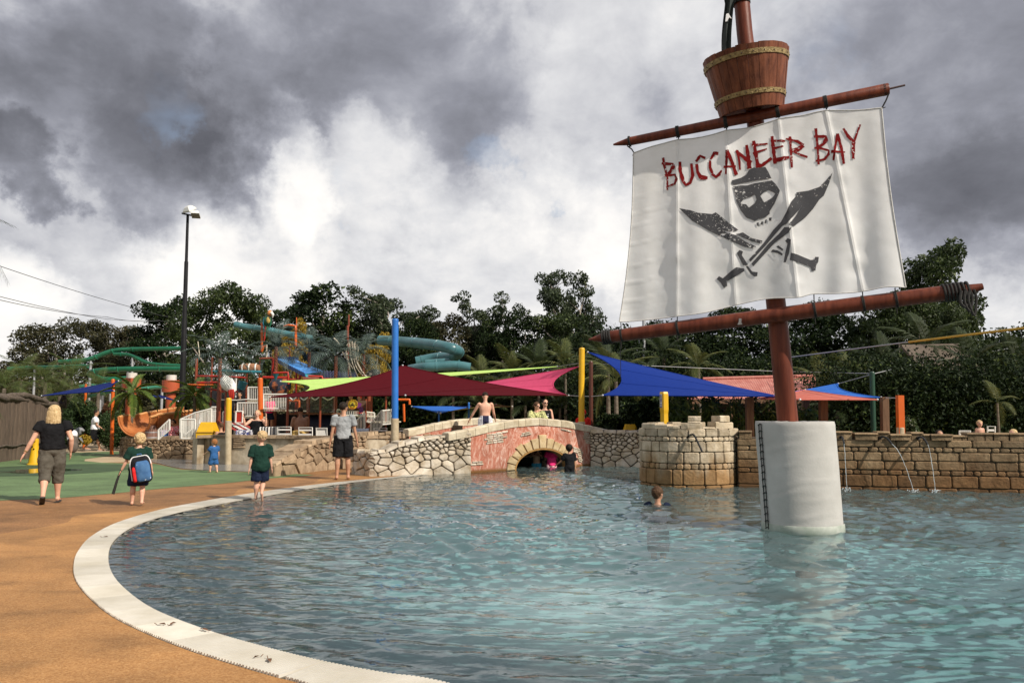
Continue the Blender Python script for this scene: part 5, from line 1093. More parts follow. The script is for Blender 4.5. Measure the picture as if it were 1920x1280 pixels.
bk(.30, .44, .08, -.03, blk_bp, 'shell', bpk); pk = bk(.225, .34, -.03, -.085, blu_bp, 'front_pocket', bpk, .03, -.025, .05); bk(.055, .25, -.028, -.075, red_bp, 'side_pocket', bpk, -.105, -.06, .026)
m = MB(); m.tube([TL @ Vector((p.x, .012, p.y)) for p in rrect(.315, .45, .07)[6:19]], .009, 6); m.build('piping', white_c, bpk)
m = MB(); m.tube([TL @ Vector(q) for q in ((-.03, .05, .21), (-.03, .03, .26), (.03, .03, .26), (.03, .05, .21))], .01, 6); m.build('loop', blu_bp, bpk)
for sx in (-1, 1): m = MB(); m.tube(spline([TL @ Vector((sx * .085, .07, .20)), TL @ Vector((sx * .09, .16, .25)), TL @ Vector((sx * .10, .24, .16)), TL @ Vector((sx * .12, .2, -.05)), TL @ Vector((sx * .13, .08, -.16))], 5), .016, 8, flat=.5); m.build('strap', blk_bp, bpk)
SEG = {'S': [[(1, .9), (.5, 1), (0, .8), (.2, .55), (.8, .45), (1, .2), (.5, 0), (0, .1)]], 'U': [[(0, 1), (0, .2), (.5, 0), (1, .2), (1, 1)]], 'R': [[(0, 0), (0, 1), (.8, 1), (1, .75), (.8, .5), (0, .5)], [(.4, .5), (1, 0)]], 'F': [[(0, 0), (0, 1), (1, 1)], [(0, .5), (.8, .5)]], 'L': [[(0, 1), (0, 0), (1, 0)]], 'I': [[(.5, 0), (.5, 1)]], 'E': [[(1, 0), (0, 0), (0, 1), (1, 1)], [(0, .5), (.8, .5)]], 'B': [[(0, 0), (0, 1), (.7, 1), (.9, .75), (.7, .52), (0, .52)], [(.7, .52), (1, .25), (.7, 0), (0, 0)]], 'G': [[(1, .85), (.5, 1), (0, .7), (0, .3), (.5, 0), (1, .2), (1, .45), (.6, .45)]], 'Q': [[(.5, 0), (0, .3), (0, .7), (.5, 1), (1, .7), (1, .3), (.5, 0)], [(.6, .3), (1, 0)]], 'T': [[(.5, 0), (.5, 1)], [(0, 1), (1, 1)]], 'C': [[(1, .85), (.5, 1), (0, .7), (0, .3), (.5, 0), (1, .15)]], 'A': [[(0, 0), (.5, 1), (1, 0)], [(.2, .4), (.8, .4)]], 'N': [[(0, 0), (0, 1), (1, 0), (1, 1)]], 'Y': [[(0, 1), (.5, .5), (1, 1)], [(.5, .5), (.5, 0)]], 'H': [[(0, 0), (0, 1)], [(1, 0), (1, 1)], [(0, .5), (1, .5)]], 'O': [[(.5, 0), (0, .3), (0, .7), (.5, 1), (1, .7), (1, .3), (.5, 0)]]}
def lettering(txt, org, xd, zd, h, mat, par, r_=None, name='letter', sp_=.78):
    """raised letters, one part each"""
    xd, zd = Vector(xd), Vector(zd)
    for i, ch in enumerate(txt):
        if ch == ' ': continue
        m = MB()
        for st in SEG[ch]: m.tube([Vector(org) + xd * (i * sp_ + x * .55) * h + zd * y * h for x, y in st], r_ or h * .08, 5)
        m.build(name, mat, par)
lt = cloth_m('pack_light', (.28, .42, .62)); zx = TL @ Vector((0, 0, 1)); xx = TL @ Vector((1, 0, 0))
lettering('SURF', TL @ Vector((.030, -.088, -.13)), zx, -xx, .075, lt, bpk, .006, sp_=.85); lettering('LIFE', TL @ Vector((.118, -.084, -.10)), zx, -xx, .062, lt, bpk, .005, sp_=.8)
m = MB(); m.prism([TL @ Vector(q) for q in ((.04, -.086, -.175), (.135, -.080, -.16), (.13, -.082, -.11), (.06, -.088, -.13))], (0, -.004, 0)); m.build('badge', white_c, bpk)
# the bat / stick in his hand
hnd = bm @ (b1.arms[-1][2] + b1.arms[-1][3] * .06); st_ = thing('stick', 'short black stick hanging from the blond schoolboy\'s left hand', 'stick', hnd); mb = MB(); mb.tube([hnd + Vector((.03, 0, .06)), hnd, hnd + Vector((-.04, 0, -.12)), hnd + Vector((-.09, -.01, -.34))], [.014, .016, .020, .024], 10); mb.build('shaft', rope_m, st_)
# --- boy stepping into the shallows
b2 = Person('fair-haired boy in bottle green uniform stepping into the shallow water', (*xy(487, 939), -.02), 14, 1.17, child=1, hipL=(6, 1), hipR=(20, -4), kneeL=2, kneeR=66, footR=-60, shL=(-6, 10), shR=(4, 9), elL=8, elR=8, voxel=.009, head=(-30, 2))
b2.top(bottle, k0=-.10, sleeve=.86, loose=.024, flare=1.0); b2.bottom(navy, 'shorts', .80, .2, .018, .018); b2.hair(sandy, 0, vol=1.0)
m = MB(); m.loft([b2.ringz(k, .062 * 1.17, .048 * 1.17) for k in (.985, 1.03)], cap=False); m.build('collar', cloth_m('pale_grey', (.45, .46, .44)), b2.rootobj)
# --- man in grey
mn = Person('tall young man in grey rash shirt and black board shorts standing at the pool edge', (*xy(642, 899), 0), 12, 1.80, fat=.98, hipL=(-2, 3), hipR=(2, 3), shL=(-4, 10), shR=(2, 13), elL=10, elR=10, skin='tan', voxel=.011, head=(48, 2))
mn.top(greyshirt, k0=.02, sleeve=.62, loose=.008, flare=.5); mn.bottom(blk, 'board_shorts', .92, .16, .014, .014); mn.hair(dark, 0, vol=1.05)
# --- toddler
td = Person('red-haired toddler in a blue sun suit trotting across the green softfall', (*xy(400, 886), 0), 50, .84, child=1.35, fat=1.1, hipL=(22, 4), hipR=(-8, 4), kneeL=26, kneeR=8, shL=(34, 16), shR=(-6, 12), elL=26, elR=20, voxel=.010, head=(-22, -6))
td.top(bluec, 'sun_suit', -.05, .7, .016, .4); td.bottom(bluec, 'sun_suit_legs', .9, .25, .014, .006); td.hair(ginger, 0, vol=1.02, cut=1)
# --- man in white tee by the hedge
wt = Person('man in white t-shirt and black shorts walking past the round clipped bush', (*xy(176, 845), 0), -62, 1.74, hipL=(18, 0), hipR=(-16, 0), kneeL=6, kneeR=20, shL=(-12, 8), shR=(14, 8), elL=16, elR=40, skin='tan', voxel=.014)
wt.top(white_c, k0=.02, sleeve=.6, loose=.016, flare=1); wt.bottom(blk, 'shorts', .95, .16, .014, .014); wt.hair(dark, 0); sandals(wt, foot_w)
# --- man on the bridge, couple on the bridge
dk = lambda s: topz(s) - .88
def on_bridge(u, dep): s = s_of(u, dep); p = fb(s, dk(s), -dep); return p
p = on_bridge(910, 1.35) + Vector((0, 0, .14)); stripes = bpy.data.materials.new('cloth_striped_trunks'); stripes.use_nodes = True
def build_stripes():
    nt = stripes.node_tree; N = nt.nodes.new; L = nt.links.new; b = nt.nodes['Principled BSDF']; b.inputs['Roughness'].default_value = .85; tc = N('ShaderNodeTexCoord'); sx = N('ShaderNodeSeparateXYZ'); L(tc.outputs['Object'], sx.inputs[0])
    ab_ = N('ShaderNodeMath'); ab_.operation = 'ABSOLUTE'; L(sx.outputs[0], ab_.inputs[0]); r = N('ShaderNodeValToRGB'); r.color_ramp.interpolation = 'CONSTANT'; e = r.color_ramp.elements; e[0].position = 0; e[0].color = (.008, .01, .04, 1); e[1].position = .088; e[1].color = (.72, .72, .74, 1)
    for q, c in ((.11, (.02, .03, .09, 1)), (.122, (.72, .72, .74, 1)), (.15, (.02, .03, .09, 1)), (.16, (.72, .72, .74, 1))): k = e.new(q); k.color = c
    L(ab_.outputs[0], r.inputs[0]); L(r.outputs[0], b.inputs['Base Color'])
build_stripes()
bmn = Person('bare-backed man in navy and white striped trunks leaning over the bridge parapet', p, 8, 1.72, lean=12, shL=(22, 28), shR=(16, 14), elL=4, elR=30, skin='fair', voxel=.012, head=(-6, -34), hunch=1); bmn.bottom(stripes, 'swim_trunks', 1.0, .26, .014, .02); bmn.hair(dark, 0)
p = on_bridge(1003, .62); c1 = Person('woman in lime floral blouse leaning on the bridge beside a man in black singlet', p, 200, 1.58, fat=1.15, lean=14, shL=(34, 10), shR=(30, 8), elL=30, elR=30, voxel=.012, head=(-22, -10), skin='fair'); c1.top(floral, 'blouse', 0, .95, .016, 1); c1.bottom(navy, 'shorts', .9); c1.hair(brown, .35, vol=1.06, cut=1)
p = on_bridge(1021, .95); c2 = Person('man in black singlet with white print and sunglasses on the bridge', p, 195, 1.72, lean=4, shL=(10, 10), shR=(6, 8), elL=20, elR=16, voxel=.012, head=(-10, 0), skin='fair'); c2.top(blk, 'singlet', 0, 0, .012, .6, .97, tank=True); c2.bottom(blk, 'shorts', .9); c2.hair(dark, 0, vol=.98)
for pr_, q in ((c1, 1), (c2, 1)):
    hd, hq, hc = pr_.hd, pr_.hq, pr_.hc; m = MB()
    for S in (-1, 1): m.ell(hc + hq @ Vector((S * .33 * hd, .80 * hd, .04 * hd)), (.27 * hd, .10 * hd, .19 * hd), 10, 6, hq)
    m.tube([hc + hq @ Vector((-.78 * hd, .1 * hd, .08 * hd)), hc + hq @ Vector((-.6 * hd, .72 * hd, .08 * hd)), hc + hq @ Vector((.6 * hd, .72 * hd, .08 * hd)), hc + hq @ Vector((.78 * hd, .1 * hd, .08 * hd))], .05 * hd, 5); m.build('sunglasses', M('lens_black', (.005, .005, .006), rough=.1), pr_.rootobj)
m = MB()
for (x, k, w_, h_) in ((0, .74, .16, .016), (-.05, .62, .05, .035), (.02, .60, .06, .03), (.07, .56, .03, .03), (-.03, .50, .04, .02), (.05, .46, .05, .02), (0, .40, .03, .03)):
    q = c2.sp(k) + Vector((x, .062 * 1.72 + .028, 0)); m.box(q, (w_, .006, h_))
tag(m.build('shirt_print', white_c, c2.rootobj), kind='stuff')
# --- red-clad person behind the yellow pole
rp = Person('person in red top and red cap half hidden by the tall yellow pole', at(1094, 838, 25.6).to_tuple()[:2] + (.12,), 190, 1.55, voxel=.018); rp.top(redc, k0=0, sleeve=.7); rp.bottom(blk); rp.hair(redc, 0, 'cap', 1.08)
# --- children at the arch
WZ = -.55
k1 = Person('child with bare back and blue bathers standing inside the dark arch', (*fb(s_of(1006, .75), 0, -.75).to_tuple()[:2], WZ), 6, 1.22, child=.8, shL=(40, 8), shR=(30, 12), elL=110, elR=100, voxel=.012, skin='tan'); k1.bottom(aqua, 'bathers', .35, .12, .008, 0); k1.hair(brown, .4, cut=1)
k2 = Person('girl in a hot pink rash shirt and pink floral bottoms in the arch', (*fb(s_of(1034, .35), 0, -.35).to_tuple()[:2], WZ - .02), 8, 1.22, child=.8, fat=1.08, shL=(14, 12), shR=(14, 12), elL=60, elR=60, voxel=.012, skin='brown', head=(0, -14)); k2.top(pinkc, 'rash_shirt', .06, .55, .012, .3); k2.bottom(M('cloth_pink_floral', (.6, .12, .2), (.75, .55, .55), 22, rough=.9, lo=.45, hi=.55), 'bathers', .5, .2, .010, .004); k2.hair(dark, .4, cut=1)
k3 = Person('small child lying low in the water between two children in the arch', (*fb(s_of(1021, 1.0), 0, -1.0).to_tuple()[:2], -1.02), 170, 1.12, child=1, voxel=.016, skin='fair'); k3.top(white_c, 'rash_shirt', .0, .6); k3.hair(brown, 0)
k4 = Person('dark-haired boy in a black rash suit wading beside the arch', (*xy(1068, 883), -.52), 20, 1.20, child=.8, shL=(26, 22), shR=(-4, 6), elL=30, elR=6, voxel=.012, skin='tan', head=(30, 4)); k4.top(blk, 'rash_suit', 0, .75, .014, .4); k4.bottom(blk, 'rash_suit_legs', .9); k4.hair(dark, 0, vol=1.08, cut=1)
# --- swimmer
sw_ = Person('swimmer with wet dark hair shoulder deep in front of the round tower', (*xy(1233, 945), -1.33), -30, 1.55, child=.3, shL=(40, 30), shR=(40, 30), elL=20, elR=20, voxel=.011, skin='tan', head=(20, 0)); sw_.rootobj.location.z = .0 - sw_.neck.z; sw_.top(navy, 'rash_shirt', 0, .9, .012, .2); sw_.bottom(navy); sw_.hair(brown, 0, vol=1.04, cut=1)
m = MB(); m.lathe(sw_.hc + Vector((0, -.01, .012)), [(.084, -.012), (.090, -.010), (.090, .010), (.084, .012)], 20, cap=False); m.build('goggle_strap', rope_m, sw_.rootobj)
# --- on the terrace behind the planter wall
pw = Person('woman in black dress holding both hands to her face behind the terrace wall', (*at(678, 845, 25.8).to_tuple()[:2], 0), 175, 1.66, fat=1.3, shL=(62, 22), shR=(62, 22), elL=118, elR=118, inL=18, inR=18, voxel=.014, skin='fair') if False else Person('woman in black dress holding both hands to her face behind the terrace wall', (*at(481, 845, 26.0).to_tuple()[:2], 0), 178, 1.66, fat=1.3, shL=(50, 30), shR=(50, 30), elL=118, elR=118, inL=22, inR=22, voxel=.014, skin='fair')
pw.top(blk, 'dress', -.10, 0, .016, 1.4, .93, tank=True); pw.bottom(blk, 'skirt', 1.1, .2, .02, .02); pw.hair(sandy, .5, cut=1)
sm_ = Person('bare-backed heavy man in sand coloured shorts behind the sunbeds', (*at(562, 845, 25.4).to_tuple()[:2], 0), 30, 1.74, fat=1.35, shL=(10, 12), shR=(20, 8), elL=20, elR=40, skin='brown', voxel=.014, head=(20, -10)); sm_.bottom(khak2, 'shorts', .9, .2, .016, .016); sm_.hair(dark, 0)
tk = Person('person in black singlet seated beside the yellow bin', (*at(413, 860, 26.2).to_tuple()[:2], -.35), 65, 1.6, fat=1.15, shL=(20, 8), shR=(10, 8), elL=30, elR=10, voxel=.015, skin='tan'); tk.top(blk, 'singlet', 0, 0, .014, .6, .95, tank=True); tk.bottom(blk); tk.hair(brown, 0)
tc_ = Person('child wrapped in a red and white checked towel in front of the dark lamp post', (*at(322, 845, 29.3).to_tuple()[:2], 0), 200, 1.32, child=.5, shL=(20, 10), shR=(20, 10), elL=90, elR=90, voxel=.015, skin='tan', head=(30, -10))
chk = bpy.data.materials.new('cloth_red_check'); chk.use_nodes = True
def build_chk():
    nt = chk.node_tree; b = nt.nodes['Principled BSDF']; b.inputs['Roughness'].default_value = .9; c = nt.nodes.new('ShaderNodeTexChecker'); c.inputs['Scale'].default_value = 22; c.inputs['Color1'].default_value = (.62, .03, .05, 1); c.inputs['Color2'].default_value = (.75, .45, .45, 1); t = nt.nodes.new('ShaderNodeTexCoord'); nt.links.new(t.outputs['Object'], c.inputs['Vector']); nt.links.new(c.outputs['Color'], b.inputs['Base Color'])
build_chk(); tc_.top(chk, 'checked_towel', -.45, .95, .045, 1.5, 1.0); tc_.bottom(navy); tc_.hair(dark, .6, cut=1)
for (u, v, Y, z, fc, lab, mt, hr) in ((1762, 840, 18.6, -.16, 170, 'sunburnt bather resting on arms behind the long wall', redc, dark), (1829, 840, 18.8, -.20, 150, 'dark-haired parent holding a baby behind the long wall', aqua, dark), (1902, 840, 18.4, -.14, 120, 'blond bather in sunglasses behind the right end of the long wall', white_c, blonde)):
    q = at(u, v, Y); pp = Person(lab, (q.x, q.y, z - .28), fc, 1.6, shL=(30, 30), shR=(30, 30), elL=60, elR=60, voxel=.016, skin='tan' if u == 1762 else 'fair'); pp.bottom(mt); pp.hair(hr, 0, cut=1 if u > 1800 else 0)
    if u == 1762: pass
    else: pp.top(mt, 'top', 0, .3)
    if u == 1902:
        m = MB(); [m.ell(pp.hc + pp.hq @ Vector((S * .33 * pp.hd, .80 * pp.hd, .04 * pp.hd)), (.27 * pp.hd, .10 * pp.hd, .19 * pp.hd), 8, 6) for S in (-1, 1)]; m.build('sunglasses', MATS['lens_black'], pp.rootobj)
q = at(1839, 840, 18.5); bb = Person('fair baby held against the dark-haired parent behind the long wall', (q.x, q.y, .62), 170, .72, child=1.5, voxel=.014); bb.bottom(white_c, 'nappy', .3); bb.hair(sandy, 0)
# ================================================================ poles, shade sails, cables
def paint(name, c, rough=.4, **k): return M('paint_' + name, c, tuple(q * .82 for q in c), 3, rough=rough, spec=.45, bump=.04, **k)
p_blue = paint('blue', (.02, .15, .50)); p_yel = paint('yellow', (.70, .40, .012)); p_or = paint('orange', (.62, .115, .012)); p_red = paint('red', (.38, .022, .012)); p_rust = paint('rust', (.22, .045, .018)); p_teal = paint('teal', (.02, .16, .20)); p_white = paint('white', (.72, .70, .64)); p_cream = paint('cream', (.66, .60, .46)); p_green = paint('green', (.012, .05, .028)); p_dark = M('paint_dark', (.010, .010, .011), (.014, .014, .015), 3, rough=.6, spec=.1)
conc = M('concrete_sleeve', (.34, .27, .17), (.46, .38, .26), 5, rough=.9, bump=.3)
timber = M('timber_post', (.085, .042, .020), (.17, .09, .048), 3, rough=.8, bump=.3, stretch=(6, 6, .6), bscale=18)
galv = M('galvanised', (.35, .36, .37), (.5, .51, .52), 4, rough=.45, metal=.6)
def pole(name, label, u, vt, vb, Y, dia, mat, cat='pole', sleeve=None, z0=0.0, cap=True, utop=None, square=False, group=None):
    b = at(u, vb, Y); t_ = at(utop if utop is not None else u, vt, Y); t = thing(name, label, cat, (b.x, b.y, z0), group); r = dia * mpp(Y) / 2
    bz = Vector((b.x, b.y, z0)); tz = Vector((t_.x, b.y, t_.z))
    if sleeve:
        sv, sm, k = sleeve; z1 = at(u, sv, Y).z; mid = bz.lerp(tz, (z1 - z0) / (tz.z - z0)); m = MB(); m.tube([bz, mid], r * k, 20); m.tube([mid, mid + Vector((0, 0, .012))], [r * k, r * k * .9], 20); m.build('sleeve', sm, t)
    m = MB()
    if square: m.beam(bz, tz, 2 * r, 2 * r, (0, 1, 0))
    else: m.tube([bz, tz], r, 20, cap=True)
    m.build('shaft', mat, t)
    if cap and not square: m = MB(); m.lathe(tz, [(r * 1.02, 0), (r * 1.04, .015), (r * .8, .05), (.01, .06)], 16); m.build('cap', mat, t)
    return t
pole('shade_post', 'tall bright blue post on a tan sleeve behind the pale rubble wall', 741, 601, 833, 21.4, 12.5, p_blue, 'post', (785, conc, 1.14))
pole('shade_post', 'tall yellow post rising behind the right end of the pink bridge', 1089, 655, 793, 25.0, 11, p_yel, 'post', (791, conc, 1.25), utop=1091)
pole('spray_post', 'short yellow post on a round tan stone sleeve on the terrace', 429, 749, 815, 24.6, 10.5, p_yel, 'post', (789, conc, 1.12))
pole('shade_post', 'thick orange post behind the woman in the black dress', 491, 711, 800, 27.5, 9.5, p_or, 'post', utop=488)
pole('shade_post', 'square orange post on a stone foot above the long wall', 1687, 741, 803, 19.5, 11, p_or, 'post', (802, conc, 1.3), square=True)
pole('shade_post', 'dark green post with cables beside the small blue shade sail', 1637, 700, 812, 23, 9.5, p_green, 'post', utop=1635)
pole('shade_post', 'slim dark brown post right of the tall yellow post', 1108, 680, 812, 26, 7.5, paint('brown', (.09, .028, .016)), 'post')
pole('timber_post', 'weathered timber post behind the battlements left of the mast', 1405, 745, 812, 22, 13, timber, 'post', cap=False, square=True)
pole('timber_post', 'dark timber post just right of the mast', 1510, 733, 800, 24, 11, timber, 'post', cap=False, square=True)
pole('timber_post', 'timber post under the salmon shade sail right of the mast', 1543, 741, 805, 22, 13, timber, 'post', cap=False, square=True)
pole('timber_post', 'timber post with a pale edge beside the square orange post', 1658, 744, 812, 21, 12, timber, 'post', cap=False, square=True)
pole('shade_post', 'orange post beside the blue shade corner on the left', 212, 713, 790, 31, 6.5, p_or, 'post')
pole('shade_post', 'shorter orange post far behind the left hedge', 161, 722, 760, 36, 4.5, p_or, 'post')
pole('light_mast', 'grey steel mast behind the lower left corner of the sail', 1207, 590, 700, 48, 6, galv, 'mast', cap=False)
pole('shade_post', 'blue post far behind the bridge under the low blue shade', 1079, 0, 0, 30, 4, p_blue) if False else None
# tall lamp post with two floodlights
Yl = 33.0; b = at(340, 800, Yl); lp = thing('lamp_post', 'very tall black lamp post with two white floodlights on the left', 'lamp post', (b.x, b.y, 0)); tp = at(352, 404, Yl); tp.y = b.y
m = MB(); m.tube([Vector((b.x, b.y, 0)), Vector((b.x, b.y, 0)).lerp(tp, .55), Vector((b.x, b.y, 0)).lerp(tp, .552), Vector((b.x, b.y, 0)).lerp(tp, .80), Vector((b.x, b.y, 0)).lerp(tp, .802), tp], [.125, .105, .09, .08, .062, .055], 14); m.build('shaft', p_dark, lp)
m = MB(); m.beam(at(341, 400, Yl), at(372, 407, Yl), .06, .06); m.build('crossarm', p_dark, lp)
fl_w = M('floodlight_housing', (.55, .55, .52), (.66, .66, .63), 6, rough=.5); fl_g = M('floodlight_glass', (.10, .11, .10), rough=.1)
for (u, v, w_, h_, tz, tx) in ((355, 393, .40, .24, -.5, .55), (367, 402.5, .34, .18, .2, -.35)):
    c = at(u, v, Yl - .1); q = Euler((tx, 0, tz)); mm = q.to_matrix(); fx = MB(); fx.loft([[c + mm @ Vector((sx * w_ / 2 * k, sy * .2 * k, z)) for sx, sy in ((-1, -1), (1, -1), (1, 1), (-1, 1))] for k, z in ((1.0, -.06), (1.0, .0), (.6, .12), (.3, .16))], smooth=False); hs = fx.build('floodlight', fl_w, lp)
    fx = MB(); fx.box(c + mm @ Vector((0, 0, -.065)), (w_ * .92, .36, .012), q); fx.build('lens', fl_g, hs); fx = MB(); fx.tube([c + mm @ Vector((0, 0, .08)), c + Vector((-.12, 0, -.08))], .03, 6); fx.build('bracket', p_dark, hs)
def fabric(name, c): return M('shade_' + name, c, tuple(q * .9 for q in c), 8, rough=.85, spec=.15, transl=.32, bump=.05, bscale=60)
def shade(label, corners, sag, mat, n=22, group=None, hems=True, depth_sag=0):
    """shade sail: corners as (u, v, Y) in order; edges pulled in by sag (fractions per edge); surface a Coons patch of the curved edges"""
    P = [at(*c) for c in corners]
    if len(P) == 3: P = P + [P[2].lerp(P[0], .5)]; sag = list(sag[:2]) + [sag[2], sag[2]]; 
    cen = sum(P, Vector()) / 4
    def edge(a, b, s):
        mdir = (cen - (a + b) / 2); return lambda t: a.lerp(b, t) + mdir * s * 4 * t * (1 - t)
    E0, E1, E2, E3 = edge(P[0], P[1], sag[0]), edge(P[1], P[2], sag[1]), edge(P[3], P[2], sag[2]), edge(P[0], P[3], sag[3]); rows = []
    for i in range(n + 1):
        u = i / n; r_ = []
        for j in range(n + 1):
            v = j / n; q = E0(u) * (1 - v) + E2(u) * v + E3(v) * (1 - u) + E1(v) * u - (P[0] * (1 - u) * (1 - v) + P[1] * u * (1 - v) + P[2] * u * v + P[3] * (1 - u) * v)
            q = q + Vector((0, 0, .012 * noise.noise(q * 1.3) * min(u, v, 1 - u, 1 - v) * 4)); r_.append(q)
        rows.append(r_)
    t = thing('shade_sail', label, 'shade sail', cen, group); m = MB(); m.loft(rows, cap=False, closed=False); m.build('fabric', mat, t)
    m = MB(); k = int(n * .4)
    for e_ in ([r_[0] for r_ in rows], rows[-1], [r_[-1] for r_ in rows], rows[0]): m2 = MB(); m2.tube(e_, .018, 6); m2.build('hem', mat, t)
    for k in (.34, .68): m2 = MB(); m2.tube([r_[int(n * k)] + Vector((0, 0, .004)) for r_ in rows], .007, 4); m2.build('seam', mat, t)
    for c in P[:len(corners)]: m2 = MB(); m2.ell(c, (.035, .035, .035), 8, 6); m2.build('corner_ring', galv, t)
    return t, P
f_maroon = fabric('maroon', (.085, .004, .009)); f_pink = fabric('pink', (.66, .085, .19)); f_lime = fabric('lime', (.52, .74, .22)); f_blue = fabric('blue', (.011, .040, .27)); f_sky = fabric('sky_blue', (.04, .17, .62)); f_salm = fabric('salmon', (.60, .18, .14)); f_navy = fabric('navy', (.010, .025, .16))
shade('large maroon shade sail peaking behind the blue post', [(506, 744.5, 24.3), (755, 685, 27), (1066, 741, 28.5), (760, 741, 24.6)], [.17, .13, .02, .02], f_maroon, 28)
shade('pink shade sail with a deeply scooped edge by the yellow post', [(880, 722, 34), (1086, 687, 31), (1063, 741, 30), (860, 734, 31)], [.02, .34, .03, .0], f_pink)
shade('pale lime shade sail stretched above the play tower deck', [(526, 715, 26.6), (1045, 687, 38), (740, 713, 29), (541, 744, 25.4)], [.10, .05, -.06, .20], f_lime)
shade('big royal blue shade sail between the yellow post and the mast', [(1102, 660, 25), (1452, 741, 24.5), (1470, 743, 21), (1130, 741, 23.0)], [.14, .0, .0, .30], f_blue, 30)
shade('small bright blue shade sail over the timber posts right of the mast', [(1468, 738, 24), (1572, 719, 25), (1652, 745, 21.6), (1470, 742, 22)], [.06, .36, .02, .0], f_sky)
shade('salmon shade sail below the small bright blue one', [(1424, 747, 21.5), (1510, 731, 23), (1645, 749, 21), (1500, 749, 20)], [.05, .08, .0, .0], f_salm)
shade('low blue shade sail seen through the gap behind the bridge', [(772, 762, 30), (882, 762, 32), (826, 774, 27), (822, 773.5, 27.2)], [.05, .05, .0, .1], f_sky)
shade('pale edged olive canopy behind the man on the bridge', [(826, 773, 28), (930, 758, 33), (960, 762, 33), (900, 764, 28)], [.05, .05, .0, .05], fabric('olive', (.12, .10, .03)))
shade('blue shade sail by the two orange posts on the left', [(78, 742, 30), (165, 725, 33), (222, 714, 31), (214, 733, 29.5)], [.05, .05, .2, .12], f_navy)
shade('narrow navy shade sail under the right orange tower', [(278, 742, 33), (302, 741, 34), (334, 752, 31.5), (310, 747, 31.6)], [.05, .05, .0, .05], f_navy)
for (u, vt, vb, Y, lab) in ((822, 774, 800, 27.2, 'thin blue post holding the low blue shade'), (1079, 755, 800, 29, 'thin blue post behind the bridge crown near the bare-backed man'),): pass
pole('shade_post', 'thin blue post holding up the low blue shade', 823, 773, 800, 27.1, 3.2, p_blue, 'post')
pole('shade_post', 'thin blue post just left of the bare-backed man on the bridge', 879, 757, 790, 29, 3.5, p_blue, 'post')
# cables
def cable(label, pts, r, mat, sag=0, name='cable'):
    P = [at(*p) for p in pts]; o = []
    for i in range(len(P) - 1): o += [P[i].lerp(P[i + 1], k / 14) + Vector((0, 0, -sag * 4 * (k / 14) * (1 - k / 14))) for k in range(14)]
    o.append(P[-1]); t = thing(name, label, 'cable', o[0]); m = MB(); m.tube(o, r, 6); m.build('line', mat, t); return t
cab = M('cable_grey', (.05, .05, .055), rough=.6); cab_l = M('cable_light', (.35, .36, .38), rough=.5)
cable('highest of the three overhead wires on the left', [(-60, 478, 30), (270, 582, 48), (340, 596, 52)], .014, cab, .1)
cable('middle overhead wire on the left', [(-60, 540, 30), (200, 598, 46), (345, 600, 52)], .014, cab, .1)
cable('lowest of the three overhead wires on the left', [(-60, 548, 28), (200, 594, 46), (300, 600, 50)], .014, cab, .15)
cable('steel cable from the pink sail corner across the bridge to the blue sail', [(1044, 687, 38), (1085, 681, 31), (1180, 684, 30), (1460, 696, 32), (1635, 700, 23)], .010, cab_l)
t = cable('thick yellow strap running to the right edge from a silver cable', [(1704, 641, 20), (1990, 606, 16)], .028, paint('strap_yellow', (.55, .32, .02)), name='strap'); cable('silver cable rising right from the mast to the yellow strap', [(1478, 670, 24), (1600, 654, 22), (1704, 641, 20)], .016, cab_l)
cable('thin cable between the green post and the tree line', [(1636, 701, 23), (1711, 683, 30), (1910, 650, 40)], .011, cab_l)
cable('short cable from the blue sail corner to the brown post', [(1062, 741, 30), (1108, 743, 26), (1130, 741, 23)], .012, cab_l); cable('cable from the square orange post to the bright blue sail tip', [(1651, 745, 21.6), (1681, 746, 19.6)], .012, cab_l); cable('cable from the bright blue sail up to the green post', [(1572, 719, 25), (1633, 702, 23)], .010, cab_l)
cable('black cord hanging from the left end of the lower yard', [(1163, 642, 11.5), (1164, 704, 11.5)], .005, cab)

# ================================================================ far building, bins, signs
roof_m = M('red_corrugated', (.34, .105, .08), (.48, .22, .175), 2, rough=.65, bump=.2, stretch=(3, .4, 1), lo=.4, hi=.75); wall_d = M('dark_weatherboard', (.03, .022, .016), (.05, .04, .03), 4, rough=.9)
sh = thing('shelter', 'long shelter with a faded red corrugated iron roof behind the mast', 'building', (*xy(1480, 815), 0)); Yr = 30
A, B, C_, D = at(1318, 712, Yr + 3), at(1530, 706, Yr + 3), at(1528, 747, Yr - 1), at(1286, 748, Yr - 1)
rows = []; NR_ = 260
for i in range(NR_ + 1):
    k = i / NR_; z = Vector((0, 0, .009 * math.sin(i * math.pi * .5))); rows.append([A.lerp(B, k) + z, D.lerp(C_, k) + z])
m = MB(); m.loft(rows, cap=False, closed=False, smooth=False); m.build('roof', roof_m, sh)
m = MB(); m.tube([A + Vector((0, 0, .04)), B + Vector((0, 0, .04))], .07, 8); m.build('ridge', roof_m, sh); m = MB(); m.beam(D + Vector((0, 0, -.1)), C_ + Vector((0, 0, -.1)), .06, .14); m.build('fascia', timber, sh)
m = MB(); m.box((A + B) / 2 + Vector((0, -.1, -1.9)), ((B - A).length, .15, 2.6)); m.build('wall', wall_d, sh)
for k in (.05, .35, .65, .95): q = D.lerp(C_, k); m = MB(); m.beam((q.x, q.y + .1, 0), q + Vector((0, .1, -.15)), .12, .12, (0, 1, 0)); m.build('post', timber, sh)
